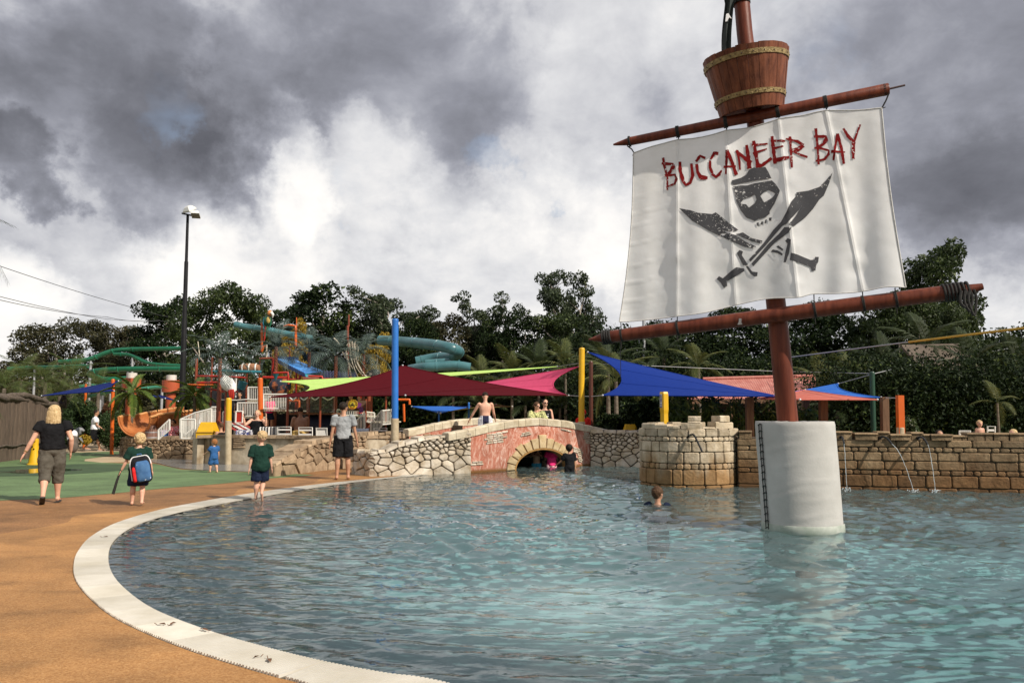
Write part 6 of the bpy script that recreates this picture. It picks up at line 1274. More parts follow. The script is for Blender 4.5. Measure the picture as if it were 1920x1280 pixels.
def bin_(u, v0, v1, Y, w, label, z0):
    b = at(u, v1, Y); t = thing('rubbish_bin', label, 'bin', (b.x, b.y, z0)); W = w * mpp(Y); zt = at(u, v0, Y).z; zm = z0 + (zt - z0) * .52; y0, y1 = b.y - .25, b.y + .25
    m = MB(); m.loft([[(b.x + sx * W / 2 * k, b.y + sy * .26, z) for sx, sy in ((-1, -1), (1, -1), (1, 1), (-1, 1))] for z, k in ((z0, .92), (zm, 1))], smooth=False); m.build('body', p_yel, t)
    m = MB(); m.loft([[(b.x + sx * W / 2 * k + .03, b.y + sy * .28 * j, z) for sx, sy in ((-1, -1), (1, -1), (1, 1), (-1, 1))] for z, k, j in ((zm + .01, 1.02, 1), (zt - .05, .72, .7), (zt, .66, .6))], smooth=False); m.build('hood', p_yel, t)
    m = MB(); m.box((b.x, b.y, zm + .005), (W * 1.03, .57, .02)); m.build('rim', M('bin_rim', (.4, .2, .03), rough=.6), t)
bin_(388, 791, 824, 26.6, 31, 'yellow hooded bin at the left end of the planter wall', .58)
bin_(1180, 795, 815, 25.4, 26, 'yellow hooded bin behind the rubble wall left of the round tower', .55)
# yellow hexagonal signpost
sg = at(1246, 800, 20.5); t = thing('signpost', 'yellow boxy column with BIG SQUIRT written up one side behind the tower', 'sign', (sg.x, sg.y, 0)); m = MB(); r_ = .115
def hexr(r, z, cy=0): return [(sg.x + r * math.cos(a), sg.y + r * math.sin(a), z) for a in np.radians([15, 75, 135, 195, 255, 315])]
m.loft([hexr(r_ * k, z) for z, k in ((0, .93), (at(1246, 775, 20.5).z, .93), (at(1246, 768, 20.5).z, 1.05), (at(1246, 738, 20.5).z, 1.05), (at(1246, 738, 20.5).z + .05, .9))], smooth=False); m.build('column', p_yel, t)
P6 = hexr(r_ * 1.06, 0); fa = Vector(P6[3]); fb2 = Vector(P6[4]); xd = (fb2 - fa).normalized(); m = MB(); z0, z1 = at(1246, 764, 20.5).z, at(1246, 738.5, 20.5).z
m.prism([fa + xd * .005 + Vector((0, 0, z0)), fa + xd * .07 + Vector((0, 0, z0)), fa + xd * .07 + Vector((0, 0, z1)), fa + xd * .005 + Vector((0, 0, z1))], xd.cross(Vector((0, 0, 1))) * .004); m.build('panel', p_white, t)
lettering('BIG SQUIRT', fa + xd * .060 + Vector((0, 0, z0 + .008)) + xd.cross(Vector((0, 0, 1))) * .006, (0, 0, 1), -xd, .045, paint('ink_blue', (.02, .025, .22)), t, .0055, sp_=.74)
# ---- yellow spray nozzle on the softfall, dolphin, barrel
c = g(64, 871); t = thing('spray_nozzle', 'yellow cone shaped water spray standing on the dark green circle', 'spray cannon', c); m = MB(); m.lathe(c, [(.20, 0), (.20, .03), (.165, .05), (.12, .35), (.088, .62), (.095, .70), (.09, .78), (.05, .80)], 24); m.build('cone', p_yel, t)
m = MB(); m.tube([c + Vector((.02, -.02, .72)), c + Vector((.02, -.16, .74))], .045, 12); m.build('nozzle', p_yel, t)
for (x, z) in ((-.02, .55), (.03, .48), (-.04, .69)): m = MB(); m.lathe(c + Vector((x, -.115 + .0, z)), [(.0, -.01), (.022, -.008), (.022, .008), (.0, .01)], 10, (0, -1, .1)); m.build('hole_ring', p_dark, t)
dm = M('dolphin_grey', (.10, .105, .11), (.19, .195, .20), 6, rough=.5); q = at(146, 838, 33); t = thing('dolphin_statue', 'small grey leaping dolphin figure beside the yellow flowers', 'statue', (q.x, q.y, 0)); m = MB(); Pd = [at(u, v, 33) for u, v in ((158, 808), (153, 806), (147, 809), (141, 818), (138, 828), (136, 838))]; m.tube(spline(Pd, 5), [.03, .05, .055, .065, .085, .11, .125, .14, .15, .155, .155, .15, .145, .13, .12, .11, .10, .09, .08, .07, .06, .05, .04, .03, .03, .02], 12); m.build('body', dm, t)
for (u, v, u2, v2) in ((143, 815, 137, 808), (150, 820, 156, 829), (136, 836, 128, 842), (136, 836, 144, 842)): a_, b_ = at(u, v, 33), at(u2, v2, 32.9); m = MB(); m.tube([a_, a_.lerp(b_, .5), b_], [.07, .05, .01], 8, flat=.35); m.build('fin', dm, t)
bm_ = M('barrel_brown', (.13, .062, .042), (.20, .105, .075), 4, rough=.6, stretch=(4, 4, .6)); q = at(284, 828, 28.6); zb = .60; t = thing('barrel', 'brown wooden barrel with two pale hoops on the low stone wall', 'barrel', (q.x, q.y, zb)); zt = at(284, 797, 28.6).z; H_ = zt - zb
def br_r(k): return .275 * (1 - .22 * k)
for i in range(18): a0, a1 = 2 * math.pi * (i + .03) / 18, 2 * math.pi * (i + .97) / 18; m = MB(); m.loft([[Vector((q.x + br_r(k) * math.cos(a), q.y + br_r(k) * math.sin(a), zb + H_ * .70 * k)) for a in (a0, (a0 + a1) / 2, a1)] for k in np.linspace(0, 1, 5)], cap=False, closed=False); m.build('stave', bm_, t)
m = MB(); m.lathe((q.x, q.y, zb), [(.19, H_ * .68), (.20, H_ * .70), (.15, H_ * .72), (.125, H_ * .95), (.10, H_), (.01, H_)], 18); m.build('lid', bm_, t)
for k in (.30, .78): m = MB(); r_ = br_r(k); m.lathe((q.x, q.y, zb + H_ * .70 * k), [(r_, -.015), (r_ + .008, -.014), (r_ + .006, .014), (r_, .015)], 24, cap=False); m.build('hoop', galv, t)
# ---- sun loungers and towels behind the planter wall
web = M('lounger_strap', (.55, .53, .5), (.66, .64, .6), 5, rough=.6)
def lounger(u, v0, v1, Y, w, label, solid=False, mat=None):
    b = at(u, v1, Y); W = w * mpp(Y); zt = at(u, v0, Y).z; t = thing('sun_lounger', label, 'sun lounger', (b.x, b.y, .3), 'sun loungers along the terrace wall'); z0 = .42
    L0, R0 = Vector((b.x - W / 2, b.y, z0)), Vector((b.x + W / 2, b.y, z0)); up = Vector((0, -.10, zt - z0))
    m = MB(); m.tube([L0, L0 + up, R0 + up, R0], .018, 8); m.tube([L0, L0 + Vector((0, 1.3, -.04))], .018, 8); m.tube([R0, R0 + Vector((0, 1.3, -.04))], .018, 8); m.build('frame', p_white, t)
    if solid: m = MB(); m.box((L0 + R0) / 2 + up * .55, (W * .96, .02, up.length * .85)); m.build('backrest', mat or p_white, t)
    else:
        for i in range(5): k = .12 + i * .19; m = MB(); m.beam(L0 + up * k, R0 + up * k, .012, .05); m.build('strap', web, t)
    for (q_, y_) in ((L0, .1), (R0, .1), (L0, 1.2), (R0, 1.2)): m = MB(); m.tube([q_ + Vector((0, y_, -.02)), q_ + Vector((0, y_, -.42))], .016, 6); m.build('leg', p_white, t)
lounger(534, 800, 818, 25.2, 25, 'strapped white lounger back left of the bare-backed heavy man'); lounger(574, 801, 818, 25.2, 25, 'strapped white lounger back right of the bare-backed heavy man'); lounger(604, 802, 816, 25.2, 20, 'plain solid white lounger back on the terrace wall', True); lounger(517, 800, 816, 25.6, 14, 'solid white lounger back beside the striped towel', True); lounger(714, 802, 818, 26.3, 24, 'strapped lounger back half hidden by the blue post, left side'); lounger(752, 803, 815, 26.4, 18, 'strapped lounger back just right of the blue post'); lounger(1855, 799, 812, 20.5, 14, 'white slatted lounger back above the long wall', False); lounger(1805, 807, 812, 20, 20, 'flat white lounger seat edge beside the baby', True)
def towel(u, v0, v1, Y, w, label, mat, z0=.3):
    b = at(u, v1, Y); W = w * mpp(Y); zt = at(u, v0, Y).z; t = thing('towel', label, 'towel', (b.x, b.y, z0)); m = MB(); rows = []
    for i in range(15): x = -W / 2 + W * i / 14; wv = .018 * math.sin(i * 1.3); rows.append([Vector((b.x + x, b.y + .10 + wv, z0 + .1)), Vector((b.x + x, b.y + .05 + wv, zt - .03)), Vector((b.x + x, b.y + wv * .5, zt)), Vector((b.x + x, b.y - .05 + wv, zt - .02)), Vector((b.x + x, b.y - .08 + wv * 1.5, z0))])
    m.loft(rows, cap=False, closed=False); m.build('cloth', mat, t)
def stripe_mat(name, c1, c2, sc_, axis=0):
    m = bpy.data.materials.new(name); m.use_nodes = True; nt = m.node_tree; N = nt.nodes.new; L = nt.links.new; b = nt.nodes['Principled BSDF']; b.inputs['Roughness'].default_value = .9; tc = N('ShaderNodeTexCoord'); sx = N('ShaderNodeSeparateXYZ'); L(tc.outputs['Object'], sx.inputs[0]); mu = N('ShaderNodeMath'); mu.operation = 'MULTIPLY'; L(sx.outputs[axis], mu.inputs[0]); mu.inputs[1].default_value = sc_; fr = N('ShaderNodeMath'); fr.operation = 'FRACT'; L(mu.outputs[0], fr.inputs[0]); r = N('ShaderNodeValToRGB'); r.color_ramp.interpolation = 'CONSTANT'; e = r.color_ramp.elements; e[0].color = (*c1, 1); e[1].position = .5; e[1].color = (*c2, 1); L(fr.outputs[0], r.inputs[0]); L(r.outputs[0], b.inputs['Base Color']); return m
towel(501, 800, 818, 25.0, 27, 'black and white striped towel hung over a lounger', stripe_mat('towel_stripe', (.03, .03, .035), (.62, .6, .56), 11)); towel(458, 806, 818, 25.0, 30, 'blue and white patterned towel lying low on the terrace wall', M('towel_blue', (.03, .04, .16), (.6, .6, .62), 14, rough=.9, lo=.45, hi=.52)); towel(678, 803, 818, 25.6, 27, 'pale blue picture towel behind the man in grey', M('towel_picture', (.55, .62, .72), (.35, .08, .06), 6, rough=.9, lo=.55, hi=.7)); towel(307, 806, 827, 28.7, 14, 'blue towel heaped beside the barrel', M('towel_aqua', (.03, .12, .35), (.5, .35, .4), 9, rough=.9, lo=.5, hi=.6))
# bark-clad fence at the far left
bark = M('bark_fence', (.060, .042, .030), (.155, .112, .080), 9, rough=.95, bump=.9, stretch=(8, 8, .35), bscale=9, rand=.12); brush = M('brush_thatch', (.05, .038, .028), (.13, .10, .075), 12, rough=.95, bump=.8)
fa_, fb_ = Vector((-15.4, 19.6, 0)), Vector((*xy(112, 852), 0)); fe = (fb_ - fa_); fl_ = fe.length; fe.normalize(); fn = Vector((fe.y, -fe.x, 0)); t = thing('bark_fence', 'tall brown bark fence with a thick brush roll along its top', 'fence', (fa_ + fb_) / 2); rf = random.Random(3); s = 0; fz = lambda s: 2.16 - .36 * (s / fl_) ** 2 + .05 * math.sin(s * 1.7)
while s < fl_ - .03:
    w_ = rf.uniform(.18, .42); e = min(s + w_, fl_); d_ = rf.uniform(0, .035); q0, q1 = fa_ + fe * (s + .005) + fn * d_, fa_ + fe * (e - .005) + fn * d_; m = MB(); n = 3; zt = fz((s + e) / 2); R_ = []
    for z in np.linspace(-.02, zt, 7): R_.append([q0.lerp(q1, k / n) + fn * (.02 * math.sin(math.pi * k / n) + .02 * noise.noise(Vector((s + k * .1, z * 1.2, 2)))) + Vector((0, 0, z)) for k in range(n + 1)] + [q1 - fn * .05 + Vector((0, 0, z)), q0 - fn * .05 + Vector((0, 0, z))])
    m.loft(R_, smooth=False); m.build('bark_slab', bark, t); s = e
for k in range(3):
    m = MB(); P_ = [fa_ + fe * s + fn * (.05 * math.sin(s * 2 + k * 2)) + Vector((0, 0, fz(s) + .05 + .05 * math.sin(s * 1.3 + k * 2.1) + .03 * k)) for s in np.linspace(0, fl_, 40)]; m.tube(P_, [.09 + .02 * math.sin(i * 2.3 + k) for i in range(40)], 8); m.build('brush_roll', brush, t)
m = MB(); e_ = fb_ + Vector((0, 0, fz(fl_))); m.tube(spline([e_ + Vector((-.4, 0, .06)), e_ + Vector((-.1, 0, .16)), e_ + Vector((.02, 0, .38)), e_ + Vector((.10, 0, .30)), e_ + Vector((.12, 0, -.05))], 6), .055, 7); m.build('brush_roll', brush, t)
m = MB(); m.tube([fa_ + fe * s + fn * .06 + Vector((0, 0, .5 + .03 * math.sin(s * 5))) for s in np.linspace(0, fl_, 30)], .035, 6); m.build('lashed_rail', brush, t)
# ================================================================ play tower, slides
YP = 29.0
pt = thing('play_tower', 'many levelled water play tower of red pipes, cream railings, netting and a blue tin roof', 'playground', (*xy(560, 830), 0))
def pipe(pts, w, mat, Y=YP, name='pipe', n=10, par=None):
    P = [at(p[0], p[1], p[2] if len(p) > 2 else Y) for p in pts]
    if len(P) > 2: P = sum([[P[0]]] + [[P[i].lerp(P[i - 1], min(.25, .2 / max((P[i] - P[i - 1]).length, .01))), P[i], P[i].lerp(P[i + 1], min(.25, .2 / max((P[i] - P[i + 1]).length, .01)))] for i in range(1, len(P) - 1)] + [[P[-1]]], [])
    m = MB(); m.tube(P, w * mpp(Y) / 2, n); return m.build(name, mat, par or pt)
for (u, vt, Y, w, mt) in ((369, 672, 30, 5, p_rust), (398, 670, 32, 3.5, p_rust), (413, 690, 27.5, 5.5, p_rust), (443, 702, 30, 3, p_white), (463, 700, 31, 4, p_rust), (512, 672, 31, 5, p_red), (540, 740, 27.5, 4.5, p_rust), (560, 742, 29, 3.5, p_rust), (580, 742, 28.5, 4, p_rust), (601, 741, 27.5, 4, p_rust), (630, 738, 29, 4.5, p_rust), (657, 738, 31, 3.5, p_rust), (686, 748, 28.5, 4, p_rust), (697, 736, 30, 3.5, p_rust), (724, 736, 30, 3.5, p_rust), (487, 676, 31, 3, p_rust), (520, 668, 33, 3, p_rust), (556, 690, 33, 3.5, p_red)):
    b_ = at(u, 800, Y); q = at(u, vt, Y); m = MB(); m.tube([(q.x, b_.y, 0), q], w * mpp(Y) / 2, 10); m.build('post', mt, pt)
for pts, w, mt in (([(369, 705), (412, 705)], 4, p_red), ([(369, 717), (430, 717)], 4.5, p_red), ([(352, 721), (400, 722)], 4, p_or), ([(369, 726), (432, 734)], 3.5, p_red), ([(412, 705), (460, 708)], 3.5, p_red), ([(416, 734), (446, 734)], 4, p_red), ([(493, 707), (538, 708)], 5, p_red), ([(513, 699), (540, 698), (541, 720)], 4, p_red), ([(487, 672), (512, 671)], 3.5, p_rust), ([(538, 711), (560, 711)], 3, p_red), ([(561, 716), (562, 704), (604, 706), (606, 720)], 4.5, p_red), ([(606, 710), (655, 712)], 3.5, p_red), ([(655, 708), (700, 714)], 3, p_red), ([(540, 751), (561, 751), (561, 775)], 4, p_or), ([(491, 659, 32), (491, 606, 32), (501, 604, 32)], 4.5, p_or), ([(491, 659, 32), (494, 650, 32), (500, 648, 32)], 4.5, p_or), ([(500, 645, 32), (500, 672, 32)], 3, p_cream), ([(532, 612, 33), (540, 609, 33), (554, 611, 33), (554, 648, 33)], 4, p_or), ([(556, 595, 33.5), (556, 650, 33.5)], 2.2, p_or), ([(543, 648, 33), (543, 672, 33)], 3, p_rust), ([(652, 610, 33), (652, 640, 33)], 5, p_rust), ([(654, 590, 33.2), (654, 612, 33.2)], 3.5, p_rust), ([(653, 640, 33), (653, 705, 33)], 3, p_rust), ([(745, 749), (768, 749), (768, 758)], 4.5, p_or), ([(757, 757), (758, 790)], 4.5, p_or), ([(371, 640), (375, 672)], 1.6, p_cream), ([(413, 749), (445, 750), (470, 748)], 2, p_white)):
    pipe(pts, w, mt)
def platform(u0, u1, v, Y, dep, mat, th=3.0, name='platform'):
    a_, b_ = at(u0, v, Y), at(u1, v, Y); h = th * mpp(Y); m = MB(); m.box((a_ + b_) / 2 + Vector((0, dep / 2, -h / 2)), ((b_ - a_).length, dep, h)); m.build(name, mat, pt)
deckb = M('deck_brown_wood', (.13, .055, .028), (.22, .10, .05), 4, rough=.8)
platform(443, 492, 781, 29.5, 2.5, p_cream); platform(463, 512, 750, 30.5, 2.5, p_cream); platform(494, 541, 768, 28.4, 2.5, p_cream, 2.5); platform(540, 634, 774, 28.2, 2.8, deckb, 3.0); platform(634, 690, 779, 28.8, 2.5, p_cream, 2.5); platform(690, 735, 790, 29.5, 2.4, p_cream, 2.5); platform(398, 446, 694, 30, 2, p_teal, 2)
def railing(u0, u1, vt0, vb0, vt1, vb1, Y, n, mat=p_white, Y1=None, parent=None, lab='railing'):
    Y1 = Y1 or Y; A0_, B0_, A1_, B1_ = at(u0, vt0, Y), at(u0, vb0, Y), at(u1, vt1, Y1), at(u1, vb1, Y1); m = MB(); m.tube([A0_, A1_], .028, 7); m.tube([B0_, B1_], .022, 7); m.tube([A0_, B0_], .028, 7); m.tube([A1_, B1_], .028, 7); rl = m.build(lab, mat, parent or pt)
    for i in range(1, n): k = i / n; m = MB(); m.beam(A0_.lerp(A1_, k), B0_.lerp(B1_, k), .019, .019, (0, 1, 0)); m.build('baluster', mat, rl)
railing(445, 486, 755, 780, 755, 780, 29.4, 13); railing(465, 508, 726, 749, 726, 749, 30.4, 12); railing(494, 538, 739, 766, 739, 766, 28.3, 14); railing(632, 686, 768, 778, 770, 779, 28.7, 16)
railing(662, 684, 794, 822, 774, 801, 27.6, 8); railing(695, 716, 794, 824, 769, 798, 27.9, 8); railing(716, 734, 770, 796, 768, 794, 28.6, 7, Y1=29.4); railing(686, 702, 772, 790, 774, 792, 29.2, 6)
railing(297, 318, 806, 824, 786, 806, 27.5, 7); railing(338, 365, 786, 822, 774, 800, 27.0, 9); railing(365, 396, 774, 820, 766, 810, 27.0, 12); railing(396, 412, 763, 792, 763, 792, 28, 6); railing(340, 366, 786, 822, 786, 822, 26.6, 10); railing(374, 412, 771, 820, 771, 820, 28.5, 13)
net_m = M('net_rope', (.10, .095, .085), (.16, .15, .14), 20, rough=.9)
def net(u0, u1, v0, v1, Y, step=2.6):
    m = MB(); A, B = at(u0, v0, Y), at(u1, v1, Y); s_ = step * mpp(Y); x = A.x
    while x <= B.x: m.beam((x, A.y, A.z), (x, A.y, B.z), .012, .012, (0, 1, 0)); x += s_
    z = B.z
    while z <= A.z: m.beam((A.x, A.y - .01, z), (B.x, A.y - .01, z), .012, .012); z += s_
    tag(m.build('net_panel', net_m, pt), kind='stuff'); m = MB(); m.tube(spline([(A.x, A.y - .02, A.z), ((A.x + B.x) / 2, A.y - .02, A.z - .14), (B.x, A.y - .02, A.z)], 6), .022, 6); m.build('net_rope', p_white, pt)
for a_, b_ in ((541, 558), (561, 579), (582, 600), (603, 628)): net(a_, b_, 742, 772, 28.0)
# planked sign board with the round emblem
plk = M('plank_dark', (.06, .035, .022), (.12, .07, .04), 4, rough=.8, stretch=(.5, 5, 5), rand=.25, bump=.3)
for i in range(5): v = 753 + i * 3.8; A, B = at(650, v, 27.8), at(687, v, 27.8); m = MB(); m.box((A + B) / 2, ((B - A).length, .04, 3.5 * mpp(27.8))); m.build('plank', plk, pt)
for (u, v, r_, rot_) in ((673, 760, .1, .3), (677, 768, .09, -.2)): q = at(u, v, 27.7); m = MB(); m.box(q, (.14, .02, .19), Euler((0, rot_, 0))); m.build('purple_patch', paint('purple', (.16, .035, .16)), pt)
c = at(661.5, 758, 27.55); m = MB(); m.lathe(c, [(.005, .0), (.17, .0), (.175, .012), (.165, .03), (.01, .03)], 32, (0, -1, 0)); sgn = m.build('round_sign', p_yel, pt)
ink = paint('ink_black', (.008, .008, .008)); m = MB(); m.lathe(c + Vector((0, -.032, 0)), [(.005, 0), (.098, 0), (.098, .004), (.005, .005)], 28, (0, -1, 0)); m.build('disc', paint('disc_yellow', (.55, .42, .03)), sgn)
for (rr_, w_) in ((.105, .005), (.166, .005)): m = MB(); m.tube([c + Vector((rr_ * math.cos(a), -.036, rr_ * math.sin(a))) for a in np.linspace(0, 2 * math.pi, 40)], w_, 5); m.build('ring', ink, sgn)
for i, ch in enumerate('BUCCANEER'):
    a = R(190 - i * 25); m = MB(); o = c + Vector((.118 * math.cos(a), -.036, .118 * math.sin(a))); xd = Vector((math.sin(a), 0, -math.cos(a))); zd = Vector((math.cos(a), 0, math.sin(a))); [m.tube([o + xd * (x - .5) * .028 + zd * y * .036 for x, y in st], .0045, 4) for st in SEG[ch]]; m.build('letter', ink, sgn)
for i, ch in enumerate('BAY'):
    a = R(270 + (i - 1) * 22); m = MB(); o = c + Vector((.152 * math.cos(a), -.036, .152 * math.sin(a))); xd = Vector((-math.sin(a), 0, math.cos(a))); zd = -Vector((math.cos(a), 0, math.sin(a))); [m.tube([o + xd * (x - .5) * .032 + zd * y * .036 for x, y in st], .0055, 4) for st in SEG[ch]]; m.build('letter', paint('ink_red', (.4, .03, .02)), sgn)
m = MB(); m.ell(c + Vector((0, -.042, .025)), (.038, .012, .036), 12, 8); m.box(c + Vector((0, -.042, -.014)), (.04, .016, .03)); m.build('skull', ink, sgn)
for S in (-1, 1): m = MB(); m.tube([c + Vector((-S * .06, -.044, -.05)), c + Vector((S * .06, -.044, -.01))], .009, 6); m.ell(c + Vector((-S * .062, -.044, -.052)), (.014, .01, .014), 8, 5); m.ell(c + Vector((S * .062, -.044, -.008)), (.014, .01, .014), 8, 5); m.build('bone', ink, sgn); m = MB(); m.ell(c + Vector((S * .014, -.053, .025)), (.010, .006, .010), 8, 5); m.build('eye_hole', MATS['paint_disc_yellow'], sgn)
# blue corrugated roofs with scalloped valance, plus the teal fascia and the timber sign beneath
rf_b = M('roof_blue', (.035, .17, .46), (.08, .27, .60), 2.5, rough=.5, bump=.05)
def tin(A, B, C_, D, mat, n=24, name='roof'):
    rows = [[A.lerp(B, i / (4 * n)) + Vector((0, 0, .035 * math.sin(i * math.pi / 2))), D.lerp(C_, i / (4 * n)) + Vector((0, 0, .035 * math.sin(i * math.pi / 2)))] for i in range(4 * n + 1)]; m = MB(); m.loft(rows, cap=False, closed=False); return m.build(name, mat, pt)
A, B, C_, D = at(519, 673, 31), at(556, 676, 33.5), at(608, 697, 31.5), at(572, 700, 28.5); tin(A, D, C_, B, rf_b, 14)
for i in range(16): q0, q1 = A.lerp(D, (i + .1) / 16), A.lerp(D, (i + .9) / 16); m = MB(); m.prism([q0, q1, q1 + Vector((0, 0, -.11)), q0.lerp(q1, .5) + Vector((0, 0, -.15)), q0 + Vector((0, 0, -.11))], (.02, .02, 0)); m.build('valance_tab', paint('valance_blue', (.012, .07, .25)), pt)
m = MB(); m.prism([D + Vector((0, -.02, -.02)), C_ + Vector((-.2, -.02, -.03)), C_ + Vector((-.25, -.02, -.17)), D + Vector((.05, -.02, -.16))], (0, .03, 0)); m.build('fascia', paint('fascia_aqua', (.04, .33, .40)), pt)
tin(at(600, 694, 34), at(668, 698, 35), at(668, 714, 32), at(602, 712, 32), paint('roof_indigo', (.012, .014, .07)), 12)
m = MB(); m.beam(at(520, 671, 31.5), at(558, 672, 33), .1, .12); m.build('ridge', paint('ridge_blue', (.012, .05, .2)), pt)
for i in range(3): A_, B_ = at(568, 708 + 3 * i, 28.2), at(598, 707.5 + 3 * i, 28.2); m = MB(); m.box((A_ + B_) / 2, ((B_ - A_).length, .05, .052)); m.build('sign_plank', M('sign_red_wood', (.20, .05, .03), (.32, .12, .08), 9, rough=.8, rand=.2), pt)
# buckets, cones, slide, boards
q = at(517, 702, 28.2); m = MB(); m.lathe(q, [(.01, -.20), (.11, .02), (.12, .03), (.10, .03)], 18); m.build('tipping_cone', p_teal, pt)
q = at(454, 722, 29); m = MB(); m.lathe(q, [(.13, -.15), (.17, .14), (.15, .14), (.12, -.12)], 16, (.35, 0, 1)); m.build('tipping_bucket', p_teal, pt); q = at(607, 714, 28.6); m = MB(); m.lathe(q, [(.01, -.14), (.09, .05), (.10, .06)], 14, (-.5, 0, 1)); m.build('tipping_cone', p_teal, pt)
for (u0, u1, v0, v1) in ((419, 428, 772, 792), (443, 455, 771, 792)):
    A_, B_ = at(u0, v0, 27.2), at(u1, v1, 27.2); m = MB(); m.box((A_ + B_) / 2, (abs(B_.x - A_.x), .05, abs(A_.z - B_.z))); m.build('red_board', p_red, pt); m = MB(); m.tube([(A_.x, A_.y - .03, A_.z), (B_.x, A_.y - .03, A_.z), (B_.x, A_.y - .03, B_.z), (A_.x, A_.y - .03, B_.z), (A_.x, A_.y - .03, A_.z)], .03, 6); m.build('board_frame', p_white, pt)
sl = [(436, 792, 28), (447, 798, 27.2), (462, 806, 26.4), (474, 812, 26)]
for k, mt in ((-.45, p_red), (-.15, p_white), (0, p_red), (.15, p_white), (.3, p_red)):
    m = MB(); P_ = [at(*s) for s in sl]; m.loft([[p + Vector((k - .08, -k * .4, .015 * abs(k) * 4)), p + Vector((k + .07, -k * .4 - .03, .015 * abs(k) * 4))] for p in P_], cap=False, closed=False); m.build('slide_stripe', mt, pt)
m = MB(); m.tube([at(404, 668 + 30, 28), at(412, 694, 28), at(446, 696, 28.2), at(490, 697, 28.4)], .05, 8); m.build('teal_rail', p_teal, pt)
m = MB(); A_, B_ = at(451, 690, 28.5), at(486, 690, 28.5); m.tube([A_, A_.lerp(B_, .3), A_.lerp(B_, .7), B_], [.12, .17, .17, .12], 14); m.build('log_barrel', M('log', (.22, .10, .05), (.34, .17, .09), 5, rough=.8), pt)
for k in (.15, .5, .85): m = MB(); m.lathe(A_.lerp(B_, k), [(.17, -.03), (.185, 0), (.17, .03)], 14, (1, 0, 0), cap=False); m.build('barrel_hoop', p_white, pt)
dk_b = M('under_deck_shade', (.010, .011, .014), (.02, .02, .024), 3, rough=.8); platform(492, 690, 776, 31.0, .2, dk_b, 52, 'painted_shade'); platform(398, 495, 730, 33.0, .2, dk_b, 88, 'painted_shade')  # near-black sheets stand in for the shade under and behind the decks
m = MB(); q = at(600, 795, 29.5); m.ell(q, (.75, .5, .40), 16, 10); m.build('rock_blue', M('rock_blue', (.012, .02, .05), (.03, .045, .09), 3, rough=.7, bump=.5), pt)
m = MB(); q = at(525, 723, 29.5); m.ell(q, (.42, .1, .32), 16, 10); m.build('mural_board', M('mural', (.02, .03, .05), (.35, .11, .04), 5, rough=.7, lo=.5, hi=.6), pt)
m = MB(); m.tube([at(495, 780, 27.4), at(495, 811, 27.4)], .06, 10); m.build('water_gun', p_teal, pt) if False else None
for (u, v, Y, lab, mt) in ((450, 736, 29.8, 'dark-clad person on the middle deck of the play tower', blk), (507, 741, 28.9, 'child in pink on the play tower deck behind the railing', pinkc), (658, 740, 29.3, 'bare-shouldered child behind the round skull sign', None), (674, 743, 29.6, 'child in red cap behind the plank board of the play tower', redc)):
    q = at(u, v, Y); pp = Person(lab, (q.x, q.y, q.z - 1.25), 175, 1.25, child=.6, voxel=.02, skin='tan')
    if mt is not None: pp.top(mt, 'top', 0, .6)
    pp.bottom(navy); pp.hair(dark if mt is not redc else redc, 0)
# white feathered eagle head spout
q = at(424, 720, 27); eg = thing('eagle_figure', 'white feathered eagle head with red beak above the yellow terrace post', 'statue', (q.x, q.y, 0)); fe_m = M('feather_white', (.62, .61, .58), (.76, .75, .72), 9, rough=.7, bump=.8, bscale=18); m = MB(); m.tube([at(414, 712, 27), at(418, 711, 27), at(426, 718, 27), at(434, 727, 27), at(439, 735, 27)], [.05, .17, .23, .19, .05], 14); m.build('head', fe_m, eg)
for k in range(3): m = MB(); m.tube([at(430 + 3 * k, 730, 26.9), at(431 + 3 * k, 740, 26.9), at(433 + 2 * k, 748, 26.9)], [.05, .05, .02], 8); m.build('beak_plume', p_red, eg)
m = MB(); m.tube([at(424, 728, 27.1), (at(424, 728, 27.1).x, at(424, 728, 27.1).y, 0)], .04, 8); m.build('support', p_rust, eg)
# parrot statue on its orange pipe
q = at(502, 612, 31.8); pa_ = thing('parrot_statue', 'big green, yellow and red parrot figure perched on the orange pipe', 'statue', q); m = MB(); m.ell(at(501, 601, 31.8), (.14, .12, .22), 12, 9); m.build('body', paint('parrot_green', (.02, .12, .06)), pa_); m = MB(); m.ell(at(506, 587, 31.7), (.10, .11, .12), 12, 8); m.build('head', paint('parrot_gold', (.6, .22, .06)), pa_); m = MB(); m.tube([at(509, 586, 31.6), at(512, 590, 31.55), at(511, 596, 31.6)], [.06, .05, .015], 8); m.build('beak', p_white, pa_); m = MB(); m.ell(at(503, 600, 31.66), (.08, .05, .14), 10, 7); m.build('breast', paint('parrot_yellow', (.5, .36, .10)), pa_)
for S, mt in ((-1, paint('parrot_blue', (.02, .16, .22))), (1, MATS['paint_parrot_green'])): m = MB(); m.tube([at(501 + S * 6, 596, 31.8), at(501 + S * 7, 606, 31.8), at(500 + S * 4, 616, 31.8)], [.05, .08, .02], 8, flat=.5); m.build('wing', mt, pa_)
for k, mt in ((0, p_red), (1, MATS['paint_parrot_green'])): m = MB(); m.tube([at(499 + 2 * k, 612, 31.8), at(497 + 2 * k, 628, 31.8), at(495 + 2 * k, 640 - 8 * k, 31.8)], [.05, .045, .015], 7); m.build('tail', mt, pa_)
